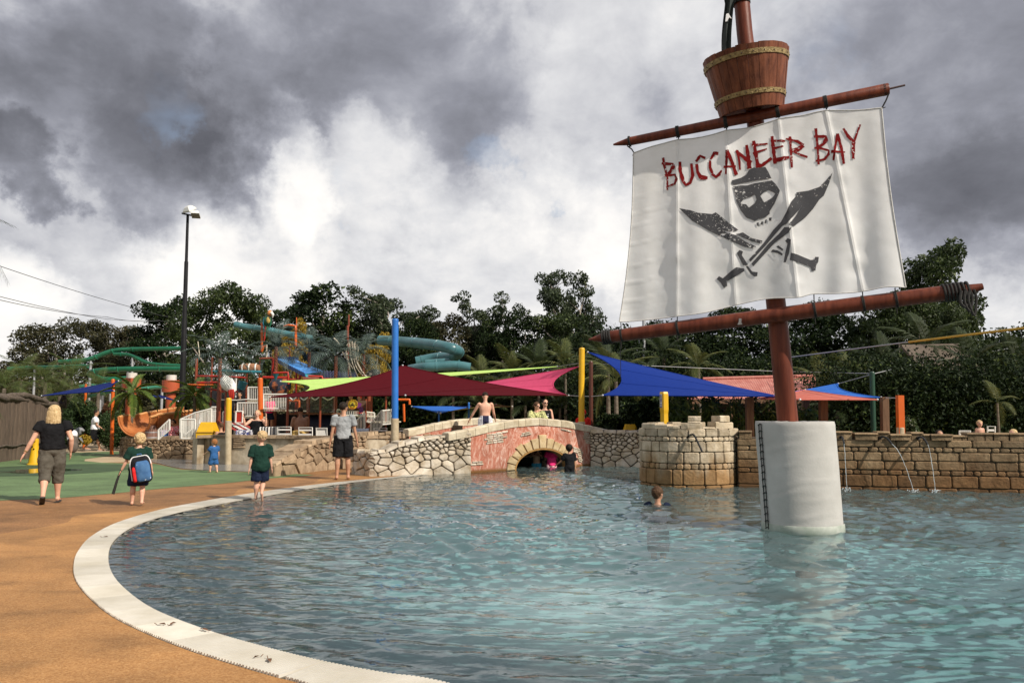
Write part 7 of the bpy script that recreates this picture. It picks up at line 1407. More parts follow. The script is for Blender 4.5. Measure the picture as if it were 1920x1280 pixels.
# whale-skeleton ship figure: pale ribs above the maroon sail
bone = M('bone_white', (.42, .37, .28), (.58, .52, .42), 5, rough=.8); q = at(665, 720, 31); sk_ = thing('ship_skeleton', 'pale wrecked ship ribs and tattered sail figure above the maroon shade', 'statue', (q.x, q.y, 0))
for pts, w in (([(648, 655), (655, 690), (660, 712), (668, 726)], 4), ([(655, 642), (658, 670), (664, 690), (672, 708)], 3), ([(660, 640), (663, 668), (668, 688), (680, 704)], 3.4), ([(664, 643), (667, 672), (676, 692), (686, 706)], 5), ([(650, 648), (656, 640), (662, 645), (668, 639)], 2.4), ([(672, 650), (670, 668), (667, 680)], 2.4), ([(642, 660), (652, 676), (662, 692)], 2.6), ([(684, 704), (690, 710), (696, 713)], 6), ([(626, 634), (632, 640), (637, 647)], 4)):
    m = MB(); P_ = spline([at(u, v, 31) for u, v in pts], 5); m.tube(P_, [w * mpp(31) / 2 * (1 - .5 * i / len(P_)) for i in range(len(P_))], 7); m.build('rib', bone, sk_)
m = MB(); q = at(697, 703, 31.3); m.ell(q, (.36, .25, .20), 14, 9, Euler((0, -.5, 0))); m.build('hull', M('hull_black', (.02, .018, .016), (.3, .27, .23), 5, rough=.8, lo=.55, hi=.62, bump=.5), sk_); m = MB(); m.tube([at(692, 718, 31), (at(692, 718, 31).x, at(692, 718, 31).y, 0)], .08, 8); m.build('support', p_rust, sk_)
for k in range(6): m = MB(); m.tube([at(652 + k * 3.4, 645, 31.02), at(655 + k * 3, 662, 31.02), at(659 + k * 2.6, 676, 31.02)], .018, 5); m.build('tatter', bone, sk_)

# ---- water slides on the rise behind
def slide(label, pts, w, mat, name='water_slide', open_=True, Y=43):
    P = spline([at(*(p if len(p) > 2 else (*p, Y))) for p in pts], 8); r = w * mpp(Y) / 2; t = thing(name, label, 'water slide', (P[0].x, P[0].y, 0)); n = 14; rows = []
    for i, p in enumerate(P):
        d = (P[min(i + 1, len(P) - 1)] - P[max(i - 1, 0)]); d.normalize(); x = d.cross(Vector((0, 0, 1))).normalized(); y = x.cross(d); A_ = np.linspace(math.pi * .92, math.pi * 2.08, n) if open_ else np.linspace(0, 2 * math.pi, n, endpoint=False); rows.append([p + x * math.cos(a) * r + y * math.sin(a) * r for a in A_] + ([p + x * math.cos(a) * r * .88 + y * math.sin(a) * r * .88 for a in reversed(A_)] if open_ else []))
    m = MB(); m.loft(rows); m.build('trough' if open_ else 'tube', mat, t)
    for i in range(4, len(P) - 2, 7):
        m = MB(); d = (P[i + 1] - P[i]).normalized(); q = Vector((0, 0, 1)).rotation_difference(d).to_matrix(); m.lathe(P[i], [(r * 1.0, -.05), (r * 1.06, -.04), (r * 1.06, .04), (r * 1.0, .05)], 16, d, cap=False) if not open_ else m.tube([rr + (rr - P[i]) * .03 for rr in rows[i][:n]], .035, 5); m.build('flange', mat, t)
    for i in range(9, len(P) - 2, 26) if open_ else (): m = MB(); m.tube([P[i] - Vector((0, 0, r * .9)), (P[i].x, P[i].y, 0)], .07, 8); m.build('support', galv, t)
sg_ = M('slide_green', (.009, .115, .062), (.015, .165, .09), 2, rough=.3, spec=.5, coat=.3); st_m = M('slide_teal', (.036, .115, .128), (.058, .165, .18), 2, rough=.35, spec=.5)
slide('highest green slide running right along the hillside', [(112, 676), (165, 672), (205, 658), (240, 653), (345, 651)], 12, sg_); slide('green slide that dips under the highest one', [(214, 662,), (245, 664), (280, 679), (340, 684)], 10, sg_)
slide('lowest long green slide with a rounded left bend', [(345, 689, 41), (250, 689, 41), (190, 692, 41), (172, 699, 41.5), (190, 708, 42.5), (240, 707, 43)], 15, sg_, Y=41); slide('green slide furthest to the left above the palms', [(16, 690, 46), (60, 687, 46), (110, 686, 45), (165, 684, 44.5)], 12, sg_); slide('pale green slide section behind the orange posts', [(150, 722, 44), (190, 720, 44), (222, 714, 43), (260, 705, 43)], 10, M('slide_pale', (.05, .26, .17), (.08, .32, .22), 2, rough=.35)); slide('green slide end low behind the round bush', [(160, 742, 42), (185, 738, 42), (210, 732, 42)], 9, sg_); slide('pale green slide between the two orange towers', [(262, 728, 40), (300, 724, 40), (330, 730, 40)], 9, MATS['slide_pale'])
slide('teal slide entering behind the parrot', [(440, 608), (465, 613), (500, 618), (545, 627), (585, 634)], 11.5, st_m, open_=False, Y=43); slide('teal tube slide curling round at its right end', [(712, 638, 43), (760, 641, 42), (810, 646, 40), (846, 653, 39), (860, 660, 40), (850, 668, 42), (815, 671, 43), (780, 678, 43)], 20, st_m, open_=False, Y=41); slide('lowest teal tube slide ending above the maroon sail', [(770, 692, 40), (800, 688, 39), (850, 685, 39), (882, 689, 39)], 18, st_m, open_=False, Y=39); slide('upper teal tube behind the lowest teal tube', [(798, 680, 42), (840, 677, 42), (862, 676, 42)], 12, st_m, open_=False, Y=42)
# tan bowl slide with two orange drum towers
bw = M('bowl_tan', (.36, .11, .03), (.46, .17, .055), 3, rough=.4); q = at(290, 800, 30); t = thing('bowl_slide', 'wide tan half-pipe bowl slide under the palms', 'water slide', (q.x, q.y, 0)); Pb = spline([at(u, v, Y) for u, v, Y in ((252, 784, 28.5), (270, 780, 29), (300, 776, 29.6), (340, 770, 31), (372, 765, 33))], 7); rows = []
for i, p in enumerate(Pb):
    d = (Pb[min(i + 1, len(Pb) - 1)] - Pb[max(i - 1, 0)]).normalized(); x = d.cross(Vector((0, 0, 1))).normalized(); y = x.cross(d); r_ = .62; A_ = np.linspace(math.pi * .98, math.pi * 2.02, 16); rows.append([p + x * math.cos(a) * r_ + y * math.sin(a) * r_ for a in A_] + [p + x * math.cos(a) * r_ * .93 + y * math.sin(a) * r_ * .93 for a in reversed(A_)])
m = MB(); m.loft(rows); m.build('trough', bw, t)
for e_ in (0, 15): m = MB(); m.tube([r_[e_] for r_ in rows], .05, 8); m.build('lip', M('lip_pale', (.55, .27, .10), rough=.5), t)
for i in (0, 9, 18): m = MB(); m.tube([rr + (rr - Pb[i]) * .03 for rr in rows[i][:16]], .035, 6); m.build('rib', bw, t)
for i in (3, 15): m = MB(); m.tube([Pb[i] - Vector((0, 0, .6)), (Pb[i].x, Pb[i].y, 0)], .09, 8); m.build('support', p_white, t)
brk = paint('brick_orange', (.42, .085, .030)); 
for (u, vt, w, Y, lab) in ((243, 699, 33, 36, 'orange drum tower with a white top, left one of two behind the palms'), (318, 703, 32, 35, 'orange drum tower with a white top, right one beside the black lamp post')):
    q = at(u, 800, Y); t = thing('drum_tower', lab, 'tower', (q.x, q.y, 0), 'orange drum towers of the bowl slide'); s_ = mpp(Y); z = lambda v: at(u, v, Y).z; r_ = w * s_ / 2
    m = MB(); m.lathe((q.x, q.y, 0), [(r_ * .55, 0), (r_ * .55, z(vt + 34))], 24); m.build('column', brk, t); m = MB(); m.tube([(q.x, q.y, z(vt + 32)), (q.x, q.y, z(vt + 10))], r_, 28); m.build('drum', brk, t); m = MB(); m.tube([(q.x, q.y, z(vt + 10)), (q.x, q.y, z(vt))], r_ * .56, 24); m.build('top', M('drum_white', (.45, .42, .37), (.62, .6, .55), 4, rough=.7, stretch=(3, 3, .5)), t)

# ================================================================ trees and plants
def leaf_mat(name, c1, c2, c3=None, tr=.25, rough=.55, scale=.9, spec=.3):
    m = bpy.data.materials.new(name); m.use_nodes = True; nt = m.node_tree; N = nt.nodes.new; L = nt.links.new; b = nt.nodes['Principled BSDF']; b.inputs['Roughness'].default_value = rough; b.inputs['Specular IOR Level'].default_value = spec
    a_ = N('ShaderNodeAttribute'); a_.attribute_name = 'tone'; r = N('ShaderNodeValToRGB'); e = r.color_ramp.elements; e[0].color = (*c1, 1); e[1].color = (*c2, 1); e[1].position = .8
    if c3: q = e.new(.93); q.color = (*c3, 1)
    L(a_.outputs['Fac'], r.inputs[0]); L(r.outputs[0], b.inputs['Base Color']); t = N('ShaderNodeBsdfTranslucent'); L(r.outputs[0], t.inputs['Color']); mx = N('ShaderNodeMixShader'); mx.inputs[0].default_value = tr
    L(b.outputs[0], mx.inputs[1]); L(t.outputs[0], mx.inputs[2]); L(mx.outputs[0], nt.nodes['Material Output'].inputs['Surface']); return m
lf_dark = leaf_mat('leaf_dark', (.006, .013, .004), (.017, .030, .008), (.07, .095, .025), tr=.12, spec=.12); lf_mid = leaf_mat('leaf_mid', (.013, .025, .007), (.050, .073, .018), (.10, .13, .035)); lf_gum = leaf_mat('leaf_gum', (.018, .030, .014), (.052, .070, .030), (.085, .10, .045)); lf_brown = leaf_mat('leaf_olive', (.022, .024, .010), (.062, .058, .022), (.09, .075, .03)); lf_yel = leaf_mat('leaf_yellow', (.20, .13, .012), (.42, .29, .03), (.5, .38, .06)); lf_hedge = leaf_mat('leaf_hedge', (.016, .034, .011), (.045, .078, .022), (.08, .12, .04)); lf_bright = leaf_mat('leaf_bright', (.030, .055, .010), (.12, .17, .035), (.2, .25, .07))  # third colour of each paints bright highlights onto scattered leaves
bark_g = M('gum_bark', (.20, .17, .14), (.36, .32, .27), 3, rough=.85, stretch=(3, 3, .4)); bark_d = M('dark_bark', (.035, .026, .018), (.08, .06, .042), 4, rough=.95, stretch=(4, 4, .5), bump=.5)
def leaves(centers, radii, counts, size, r, elong=1.9, droop=.3, shell=.45):
    """leaf-sized quads scattered through ellipsoidal clumps; returns vertices, quads and a per-leaf tone"""
    C = np.repeat(centers, counts, 0); Rr = np.repeat(radii, counts, 0); n = len(C); d = r.normal(size=(n, 3)); d /= np.linalg.norm(d, axis=1)[:, None]; rad = (shell + (1 - shell) * r.random(n)) ** .7 * np.where(r.random(n) < .12, 1.15, 1)
    P = C + d * Rr * rad[:, None]; ax = r.normal(size=(n, 3)) + d * .5; ax[:, 2] -= droop; ax /= np.linalg.norm(ax, axis=1)[:, None]; b = np.cross(ax, r.normal(size=(n, 3))); b /= np.linalg.norm(b, axis=1)[:, None] + 1e-9; s = size * r.uniform(.6, 1.35, n)
    A = ax * (s * elong / 2)[:, None]; B = b * (s / 2)[:, None]; V = np.stack([P - A, P - A * .1 + B, P + A, P - A * .1 - B], 1).reshape(-1, 3); Q = np.arange(4 * n).reshape(n, 4); tone = np.repeat(np.clip(.45 + .22 * r.normal(size=n) + np.repeat(r.normal(0, .12, len(centers)), counts), 0, 1), 4); return V, Q, tone
def leaf_mesh(name, V, Q, tone, mat): me = fast_mesh(name, V, Q, mat, False); a_ = me.attributes.new('tone', 'FLOAT', 'POINT'); a_.data.foreach_set('value', tone.astype(np.float32)) if len(me.vertices) == len(tone) else None; return me
def limb(m, a, b, r0, r1, rnd, wob=.06):
    a, b = Vector(a), Vector(b); l = (b - a).length; pts = [a.lerp(b, k / 5) + Vector((rnd.uniform(-1, 1), rnd.uniform(-1, 1), rnd.uniform(-.4, .6))) * wob * l * math.sin(math.pi * k / 5) for k in range(6)]; m.tube(pts, [r0 + (r1 - r0) * k / 5 for k in range(6)], 7, cap=False); return pts
def tree_meshes(kind, seed):
    """unit tree, 10 m high: trunk mesh and crown mesh"""
    r = np.random.default_rng(seed); rnd = random.Random(seed); m = MB(); tips = []; H = 10.0
    if kind == 'gum':
        tr = limb(m, (0, 0, 0), (rnd.uniform(-.5, .5), rnd.uniform(-.4, .4), 5.2), .24, .13, rnd, .03); n1 = 9
        for i in range(n1):
            k = .45 + .55 * i / (n1 - 1); b = tr[0].lerp(tr[-1], k); a = i * 2.4 + rnd.random(); rr = rnd.uniform(1.0, 2.6); e = b + Vector((math.cos(a) * rr, math.sin(a) * rr, rnd.uniform(2.0, 3.6) * (1.25 if i > 4 else .9))); pp = limb(m, b, e, .09, .035, rnd)
            for j in range(5): q = pp[2 + (j % 4)]; e2 = q + Vector((rnd.uniform(-1.3, 1.3), rnd.uniform(-1.3, 1.3), rnd.uniform(.2, 1.3))); limb(m, q, e2, .035, .012, rnd); tips.append((e2, rnd.uniform(.40, .72))); tips.append((e2 + Vector((rnd.uniform(-.7, .7), rnd.uniform(-.7, .7), rnd.uniform(-.5, .4))), rnd.uniform(.3, .6)))
            tips += [(e + Vector((rnd.uniform(-.8, .8), rnd.uniform(-.8, .8), rnd.uniform(-.6, .3))), rnd.uniform(.35, .75)) for _ in range(4)]
        size, dens = .105, 300
    elif kind == 'round':
        tr = limb(m, (0, 0, 0), (.2, 0, 3.4), .3, .2, rnd, .03)
        for i in range(10):
            a = i * 2.4; rr = rnd.uniform(1.2, 3.6); e = tr[-1] + Vector((math.cos(a) * rr, math.sin(a) * rr, 5.6 * math.sqrt(max(0, 1 - (rr / 4.6) ** 2)) * rnd.uniform(.5, 1))); pp = limb(m, tr[rnd.choice((3, 4, 5))], e, .12, .04, rnd)
            for j in range(3): q = pp[3 + j % 3]; e2 = q + Vector((rnd.uniform(-1.3, 1.3), rnd.uniform(-1.3, 1.3), rnd.uniform(-.2, 1))); limb(m, q, e2, .04, .015, rnd); tips.append((e2, rnd.uniform(.6, 1.0)))
            tips.append((e, rnd.uniform(.8, 1.2)))
        for i in range(34):
            a = rnd.uniform(0, 6.28); u = rnd.uniform(-.15, 1); rr = 4.0 * math.sqrt(max(0, 1 - u * u)); tips.append((Vector((rr * math.cos(a), rr * math.sin(a), 4.0 + u * 5.4)), rnd.uniform(.55, .95)))
        size, dens = .112, 250
    elif kind == 'tall':
        tr = limb(m, (0, 0, 0), (rnd.uniform(-.3, .3), 0, 7.5), .22, .08, rnd, .03)
        for i in range(16):
            k = .25 + .75 * i / 15; b = tr[0].lerp(tr[-1], k); a = i * 2.4; rr = (1.0 + 1.5 * math.sin(math.pi * min(1, k * .9 + .1))) * rnd.uniform(.7, 1.15); e = b + Vector((math.cos(a) * rr, math.sin(a) * rr, rnd.uniform(.4, 2.0))); pp = limb(m, b, e, .07, .02, rnd); tips.append((e, rnd.uniform(.6, 1.0)))
            for j in range(3): tips.append((pp[2 + j] + Vector((rnd.uniform(-.8, .8), rnd.uniform(-.8, .8), rnd.uniform(0, .8))), rnd.uniform(.5, .9)))
        size, dens = .112, 250
    else:      # bushy, branching from the ground up
        tr = limb(m, (0, 0, 0), (0, 0, 2.5), .28, .2, rnd, .03)
        for i in range(12):
            a = i * 2.4; rr = rnd.uniform(1.5, 4.2); e = Vector((math.cos(a) * rr, math.sin(a) * rr, rnd.uniform(3.5, 8.8) * (1 - .04 * rr * rr * .5))); pp = limb(m, tr[rnd.choice((2, 3, 4, 5))], e, .1, .03, rnd); tips.append((e, rnd.uniform(.7, 1.1)))
        for i in range(100):
            a = rnd.uniform(0, 6.28); u = rnd.uniform(-1, 1); rr = 4.2 * math.sqrt(1 - u * u) * rnd.uniform(.25, 1.05); tips.append((Vector((rr * math.cos(a), rr * math.sin(a), 4.8 + u * 4.6)), rnd.uniform(.55, 1.0)))
        size, dens = .112, 285
    C = np.array([t[0] for t in tips]); rad = np.array([[t[1], t[1], t[1] * .72] for t in tips]); cnt = (dens * (rad[:, 0] / .8) ** 1.6).astype(int); V, Q, tone = leaves(C, rad, cnt, size, r)
    return m, V, Q, tone
TREES = {}
def tree(label, u, vtop, Y, kind, seed, wid=1.0, lf=lf_dark, bk=bark_g, rot=0, group='trees along the skyline', name=None):
    key = (kind, seed, lf.name)
    if key not in TREES: m, V, Q, tone = tree_meshes(kind, seed); TREES[key] = (m.mesh('trunk', bk), leaf_mesh('crown', V, Q, tone, lf), V[:, 2].max())
    tm, cm, hm = TREES[key]; b = at(u, 800, Y); h = at(u, vtop, Y).z; s = h / hm; t = thing(name or {'gum': 'gum_tree', 'round': 'round_tree', 'tall': 'tall_tree', 'bush': 'bushy_tree'}[kind], label, 'tree', (b.x, b.y, 0), group); t.scale = (s * wid, s * wid, s); t.rotation_euler = (0, 0, rot)
    for nm, me in (('trunk', tm), ('crown', cm)): o = bpy.data.objects.new(nm, me); col.objects.link(o); o.parent = t
    return t
for a in (("dark umbrella shaped tree farthest left on the skyline", 108, 589, 62, 'round', 1, 1.05, lf_brown), ("loose crowned small tree right of the umbrella shaped one", 208, 591, 60, 'gum', 2, 1.0, lf_brown), ("dense dark tree left of the black lamp post", 300, 549, 56, 'tall', 3, .95, lf_dark), ("large spreading tree just right of the black lamp post", 424, 524, 50, 'bush', 4, .95, lf_mid), ("small dark tree top between the large spreading tree and the rounded one", 530, 571, 66, 'tall', 5, 1.0, lf_dark), ("dense rounded tree behind the parrot figure", 596, 531, 60, 'tall', 6, 1.15, lf_dark), ("open crowned gum left above the blue post", 722, 539, 62, 'gum', 7, 1.0, lf_gum), ("low dark tree right behind the blue post top", 785, 592, 58, 'bush', 8, .7, lf_dark), ("mid height tree between the blue post and the pale limbed gum", 828, 583, 60, 'tall', 9, 1.1, lf_brown), ("gum with many bare pale limbs in mid skyline", 910, 547, 62, 'gum', 10, .95, lf_gum), ("broad rounded dark tree left of the tallest gum", 975, 566, 60, 'round', 11, .85, lf_dark), ("tallest slender gum with tufted crown near the centre", 1075, 494, 64, 'gum', 12, .74, lf_gum), ("rounded tree at the foot of the tallest slender gum", 1045, 585, 58, 'tall', 13, 1.2, lf_mid), ("dark tree behind the left tip of the lower yard", 1140, 612, 60, 'bush', 14, .8, lf_dark),
          ("dark leafy tree behind the lower left of the sail", 1235, 596, 52, 'bush', 4, 1.0, lf_dark), ("dense black-green tree behind the sail bottom near the mast", 1370, 572, 50, 'bush', 8, 1.1, lf_dark), ("dense dark tree right of the mast below the yard", 1530, 560, 50, 'bush', 14, 1.05, lf_dark), ("twin topped gum standing above the right end of the lower yard", 1768, 452, 56, 'tall', 16, .85, lf_mid), ("leafy tree under the right end of the lower yard", 1690, 540, 46, 'bush', 17, .95, lf_mid), ("sunlit leafy tree at the right with a drooping right shoulder", 1800, 562, 42, 'bush', 18, .62, lf_mid), ("low dark tree at the right edge of the picture", 1900, 628, 44, 'bush', 19, .9, lf_dark), ("far small tree at the left edge of the skyline", 28, 672, 60, 'bush', 19, .9, lf_brown), ("low tree behind the green slides", 255, 615, 66, 'bush', 8, .9, lf_brown), ("yellow flowered tree behind the skeleton figure", 698, 618, 46, 'gum', 20, .55, lf_yel), ("thin yellow leaved tree behind the parrot figure", 545, 597, 48, 'gum', 21, .5, lf_yel), ("dark tree filling the gap behind the teal slides", 660, 606, 70, 'bush', 17, 1.2, lf_dark), ("dark tree beyond the right end of the teal slides", 900, 610, 66, 'bush', 18, 1.2, lf_dark)):
    tree(*a, rot=a[1] * .37)
# dark thicket under the skyline trees
def thicket(name, xs, y0, y1, ztop, n, size, lf, seed):
    r = np.random.default_rng(seed); m = int(n / 160); C = np.stack([r.uniform(xs[0], xs[1], m), r.uniform(y0, y1, m), np.zeros(m)], 1); C[:, 2] = r.random(m) ** .8 * np.array([ztop(x) for x in C[:, 0]]); rad = np.stack([r.uniform(.7, 1.4, m), r.uniform(.6, 1.1, m), r.uniform(.5, 1.0, m)], 1); V, Q, tone = leaves(C, rad, np.full(m, 160), size, r); o = bpy.data.objects.new(name, leaf_mesh(name, V, Q, tone, lf)); col.objects.link(o); tag(o, kind='stuff'); return o
thicket('thicket', (-46, 4), 58, 68, lambda x: 3.6, 60000, .17, lf_brown, 1); thicket('thicket', (-12, 36), 47, 55, lambda x: 6.6 if x > 4 else 4.0, 110000, .15, lf_dark, 2); thicket('thicket', (3.5, 26), 37, 41, lambda x: 4.0, 100000, .085, lf_dark, 3); thicket('thicket', (-36, -6), 47, 54, lambda x: 3.2, 50000, .14, lf_brown, 4)
thicket('thicket', (10.5, 20), 25, 28, lambda x: 3.0, 90000, .062, lf_dark, 5); thicket('thicket', (-8, 12), 43, 46, lambda x: 3.0, 70000, .11, lf_dark, 6)
# palm fronds
def frond_mesh(name, L_, nl, leafl, droop, mat, w=.03, arch=.5, seed=0, vee=.5, fan=False):
    r = random.Random(seed); V = []; Q = []; 
    def spine(t): return Vector((0, L_ * (t - .12 * arch * t * t * t), L_ * (arch * .55 * t - arch * droop * t * t)))
    for k in range(7): p = spine(k / 6); V += [p + Vector((-.012 * L_ * (1.1 - k / 6), 0, 0)), p + Vector((.012 * L_ * (1.1 - k / 6), 0, 0))]
    for k in range(6): Q.append((2 * k, 2 * k + 1, 2 * k + 3, 2 * k + 2))
    for i in range(nl):
        t = .14 + .86 * i / (nl - 1); p = spine(t); d = (spine(min(t + .02, 1)) - spine(t - .02)).normalized(); ll = leafl * (math.sin(math.pi * (.12 + .80 * t)) ** .7) * r.uniform(.85, 1.1)
        for S in (-1, 1):
            sd = (Vector((S, 0, 0)) * (1.0 - .25 * t) + d * (.55 + .6 * t) + Vector((0, 0, vee - .9 * t * .3))).normalized(); e = p + sd * ll + Vector((0, 0, -ll * (.28 + .3 * r.random()))); m_ = p + sd * ll * .5 + Vector((0, 0, -.02 * ll)); q = d * w * L_ * .55; k = len(V); V += [p - q * .6, p + q * .6, m_ + q, m_ - q, e]; Q += [(k, k + 1, k + 2, k + 3), (k + 3, k + 2, k + 4, k + 4)]
    me = bpy.data.meshes.new(name); me.from_pydata([tuple(v) for v in V], [], [tuple(dict.fromkeys(f)) for f in Q]); me.materials.append(mat); a_ = me.attributes.new('tone', 'FLOAT', 'POINT'); a_.data.foreach_set('value', [min(1, max(0, .5 + .3 * r.gauss(0, 1))) for _ in V]); me.update(); return me
lf_palm = leaf_mat('palm_leaf', (.028, .048, .010), (.085, .115, .026), (.18, .18, .05)); lf_areca = leaf_mat('areca_leaf', (.030, .045, .012), (.11, .125, .035), (.2, .17, .05)); lf_fake = leaf_mat('metal_palm_leaf', (.04, .062, .052), (.085, .12, .10), (.15, .19, .165), tr=.05); lf_foxy = leaf_mat('foxtail_leaf', (.028, .055, .008), (.10, .15, .022), (.22, .22, .05)); lf_dkp = leaf_mat('dark_palm_leaf', (.012, .022, .008), (.04, .058, .018), (.08, .09, .03))
FR = {}
def fronds(key, mat, L_, nl, ll, arch, droop, w, vee=.5):
    if key not in FR: FR[key] = [frond_mesh('frond', L_, nl, ll, droop * (1 + .25 * i), mat, w, arch, 40 + i, vee) for i in range(3)]
    return FR[key]
trunk_b = M('palm_trunk_grey', (.09, .07, .05), (.17, .14, .105), 3, rough=.9, bump=.4, stretch=(1, 1, 6)); trunk_r = M('fake_trunk_rust', (.16, .045, .022), (.25, .085, .045), 6, rough=.7, bump=.4)
def palm(label, base, h, fr, n, sc_, tr_mat, tr_r=.09, el=(60, -15), cat='palm', group=None, lean=(0, 0), seed=0, name='palm_tree', twist=0, crown=None, azr=(0, 360)):
    r = random.Random(seed); b = Vector(base); t = thing(name, label, cat, b, group); top = Vector((lean[0], lean[1], h))
    if h > .15: m = MB(); m.tube([b + top * (k / 6) * (1) + Vector((0, 0, 0)) for k in range(7)], [tr_r * (1.25 - .45 * k / 6) for k in range(7)], 10); m.build('trunk', tr_mat, t)
    for i in range(n):
        o = bpy.data.objects.new('frond', fr[i % len(fr)]); col.objects.link(o); o.parent = t; a = R(azr[0]) + (i * 2.399 + r.uniform(-.2, .2) + twist if azr == (0, 360) else (R(azr[1] - azr[0])) * (i + r.random()) / n); e = el[0] + (el[1] - el[0]) * (i + .5) / n + r.uniform(-8, 8); o.location = top; o.rotation_euler = Euler((R(e), 0, a), 'XYZ'); s = sc_ * r.uniform(.85, 1.12); o.scale = (s, s, s)
    return t
# weathered metal palms of the play tower
fk = fronds('fake', lf_fake, 1.0, 17, .30, .62, 1.05, .024, .30)
for i, (u, v, vb, Y, s, lab) in enumerate(((413, 672, 790, 27.6, 1.35, 'grey-green artificial palm at the left above the eagle figure'), (518, 650, 700, 30.5, 1.35, 'grey-green artificial palm under the parrot figure'), (580, 660, 700, 31.5, 1.5, 'grey-green artificial palm behind the blue tin roof'), (630, 668, 705, 30.2, 1.5, 'grey-green artificial palm with drooping fronds right of the blue tin roof'), (682, 664, 705, 31.2, 1.45, 'grey-green artificial palm behind the pale skeleton ribs'))):
    q = at(u, v, Y); palm(lab, (q.x, q.y, 0), q.z, fk, 15, s, trunk_r, .075, (72, -40), 'artificial palm', 'artificial palms on the play tower', seed=i, name='artificial_palm')
# bushy foxtail palms with pale trunks
fx = fronds('foxy', lf_foxy, 1.0, 44, .22, .55, .95, .030, .9)
for i, (u, v, vb, Y, s, n, lab) in enumerate(((249, 737, 828, 29.2, 1.15, 15, 'young palm with bushy fronds and slim pale trunk behind the blond schoolboy'), (365, 744, 825, 28.9, 1.1, 16, 'young palm with bushy fronds and grey trunk left of the yellow bin'))):
    q = at(u, v, Y); palm(lab, (q.x, q.y, .1), q.z - .1, fx, n, s, trunk_b, .06, (58, -45), seed=10 + i)
# foreground palm at the left edge, seen as fronds only
q = at(-120, 800, 14); pl_f = fronds('left', lf_palm, 1.0, 30, .30, .55, .9, .013, .3); palm('leaning palm at the left edge whose lower fronds hang before the bark fence', (q.x, q.y, 0), 1.75, pl_f, 11, 1.0, trunk_b, .1, (60, -40), seed=30); q = at(-95, 840, 13.2); palm('small spiky palm at the foot of the bark fence at the left edge', (q.x, q.y, 0), .55, pl_f, 10, .75, trunk_b, .06, (70, -5), seed=31)
q = at(-70, 430, 16); palm('tall palm left of the frame whose drooping frond tips show at the edge', (q.x - .62, q.y, 0), q.z, fronds('dk', lf_dkp, 1.0, 26, .30, .6, 1.1, .012, .2), 12, 1.35, trunk_b, .12, (60, -45), seed=32)
for i, (u, v, Y, s, n) in enumerate(((40, 712, 35, 1.5, 13), (85, 716, 34, 1.3, 13), (135, 712, 37, 1.6, 13), (185, 728, 40, 1.3, 12), (8, 728, 32, 1.3, 12), (112, 742, 35, 1.1, 11))):
    q = at(u, v, Y); palm(('feathery palm behind the bark fence nearest the left edge', 'feathery palm rising over the middle of the bark fence', 'feathery palm over the right end of the bark fence', 'feathery palm below the green slides', 'low palm over the left end of the bark fence', 'low palm right behind the brush roll of the fence')[i], (q.x, q.y, 0), q.z, pl_f, n, s, trunk_b, .09, (75, -25), 'palm', 'palms behind the bark fence', seed=50 + i)
# areca clumps and palms behind the bridge and wall
ar = fronds('areca', lf_areca, 1.0, 26, .28, .6, .85, .022, .2); dkf = fronds('dkp', lf_dkp, 1.0, 26, .30, .55, .8, .025, .2)
spots = [(905, 715, 33, 1.9, ar, 'areca palm right of the lowest teal slide'), (960, 705, 34, 2.0, ar, 'areca palm behind the lime strip of shade'), (1010, 700, 35, 2.1, dkf, 'dark palm above the pink shade sail'), (1060, 690, 36, 2.2, ar, 'palm behind the top of the pink sail'), (1140, 690, 31, 2.0, dkf, 'dark arching palm between the yellow post and the blue sail'), (1155, 715, 29, 1.9, ar, 'drooping palm seen through the scooped edge of the blue sail'), (1245, 672, 38, 2.2, dkf, 'dark palm behind the blue sail'), (1310, 690, 36, 2.0, ar, 'palm left of the red iron roof'), (900, 765, 30, 1.5, dkf, 'dark palm low behind the bare-backed man'), (985, 760, 30, 1.6, dkf, 'dark palm low behind the couple on the bridge'), (1050, 765, 29, 1.6, dkf, 'dark palm low right of the couple on the bridge'), (850, 745, 32, 1.5, dkf, 'dark palm under the maroon sail'), (1540, 722, 31, 1.9, ar, 'golden green palm right of the mast over the red roof'), (1590, 715, 29, 1.9, ar, 'golden green palm left of the dark green post'), (1620, 740, 27, 1.9, ar, 'drooping palm behind the dark green post'), (1570, 770, 26, 1.5, dkf, 'dark palm below the bright blue sail'), (1740, 655, 34, 2.5, dkf, 'tall palm under the right end of the yard'), (1820, 690, 30, 2.3, dkf, 'arching palm above the thatch at the right'), (1870, 755, 23, 1.0, ar, 'small palm with one broad frond at the right edge'), (1660, 690, 36, 2.2, dkf, 'dark palm behind the top of the green post'), (1905, 675, 36, 2.0, dkf, 'dark palm at the far right edge')]
for i, (u, v, Y, s, fr, lab) in enumerate(spots):
    s *= .8
    if u < 1100: s *= 40 / Y; Y = 42
    q = at(u, v, Y); palm(lab, (q.x, q.y, 0), q.z, fr, 12 if u != 1870 else 6, s, trunk_b, .08 if u != 1870 else .035, (78, -30), 'palm', 'palms behind the pool', seed=70 + i)
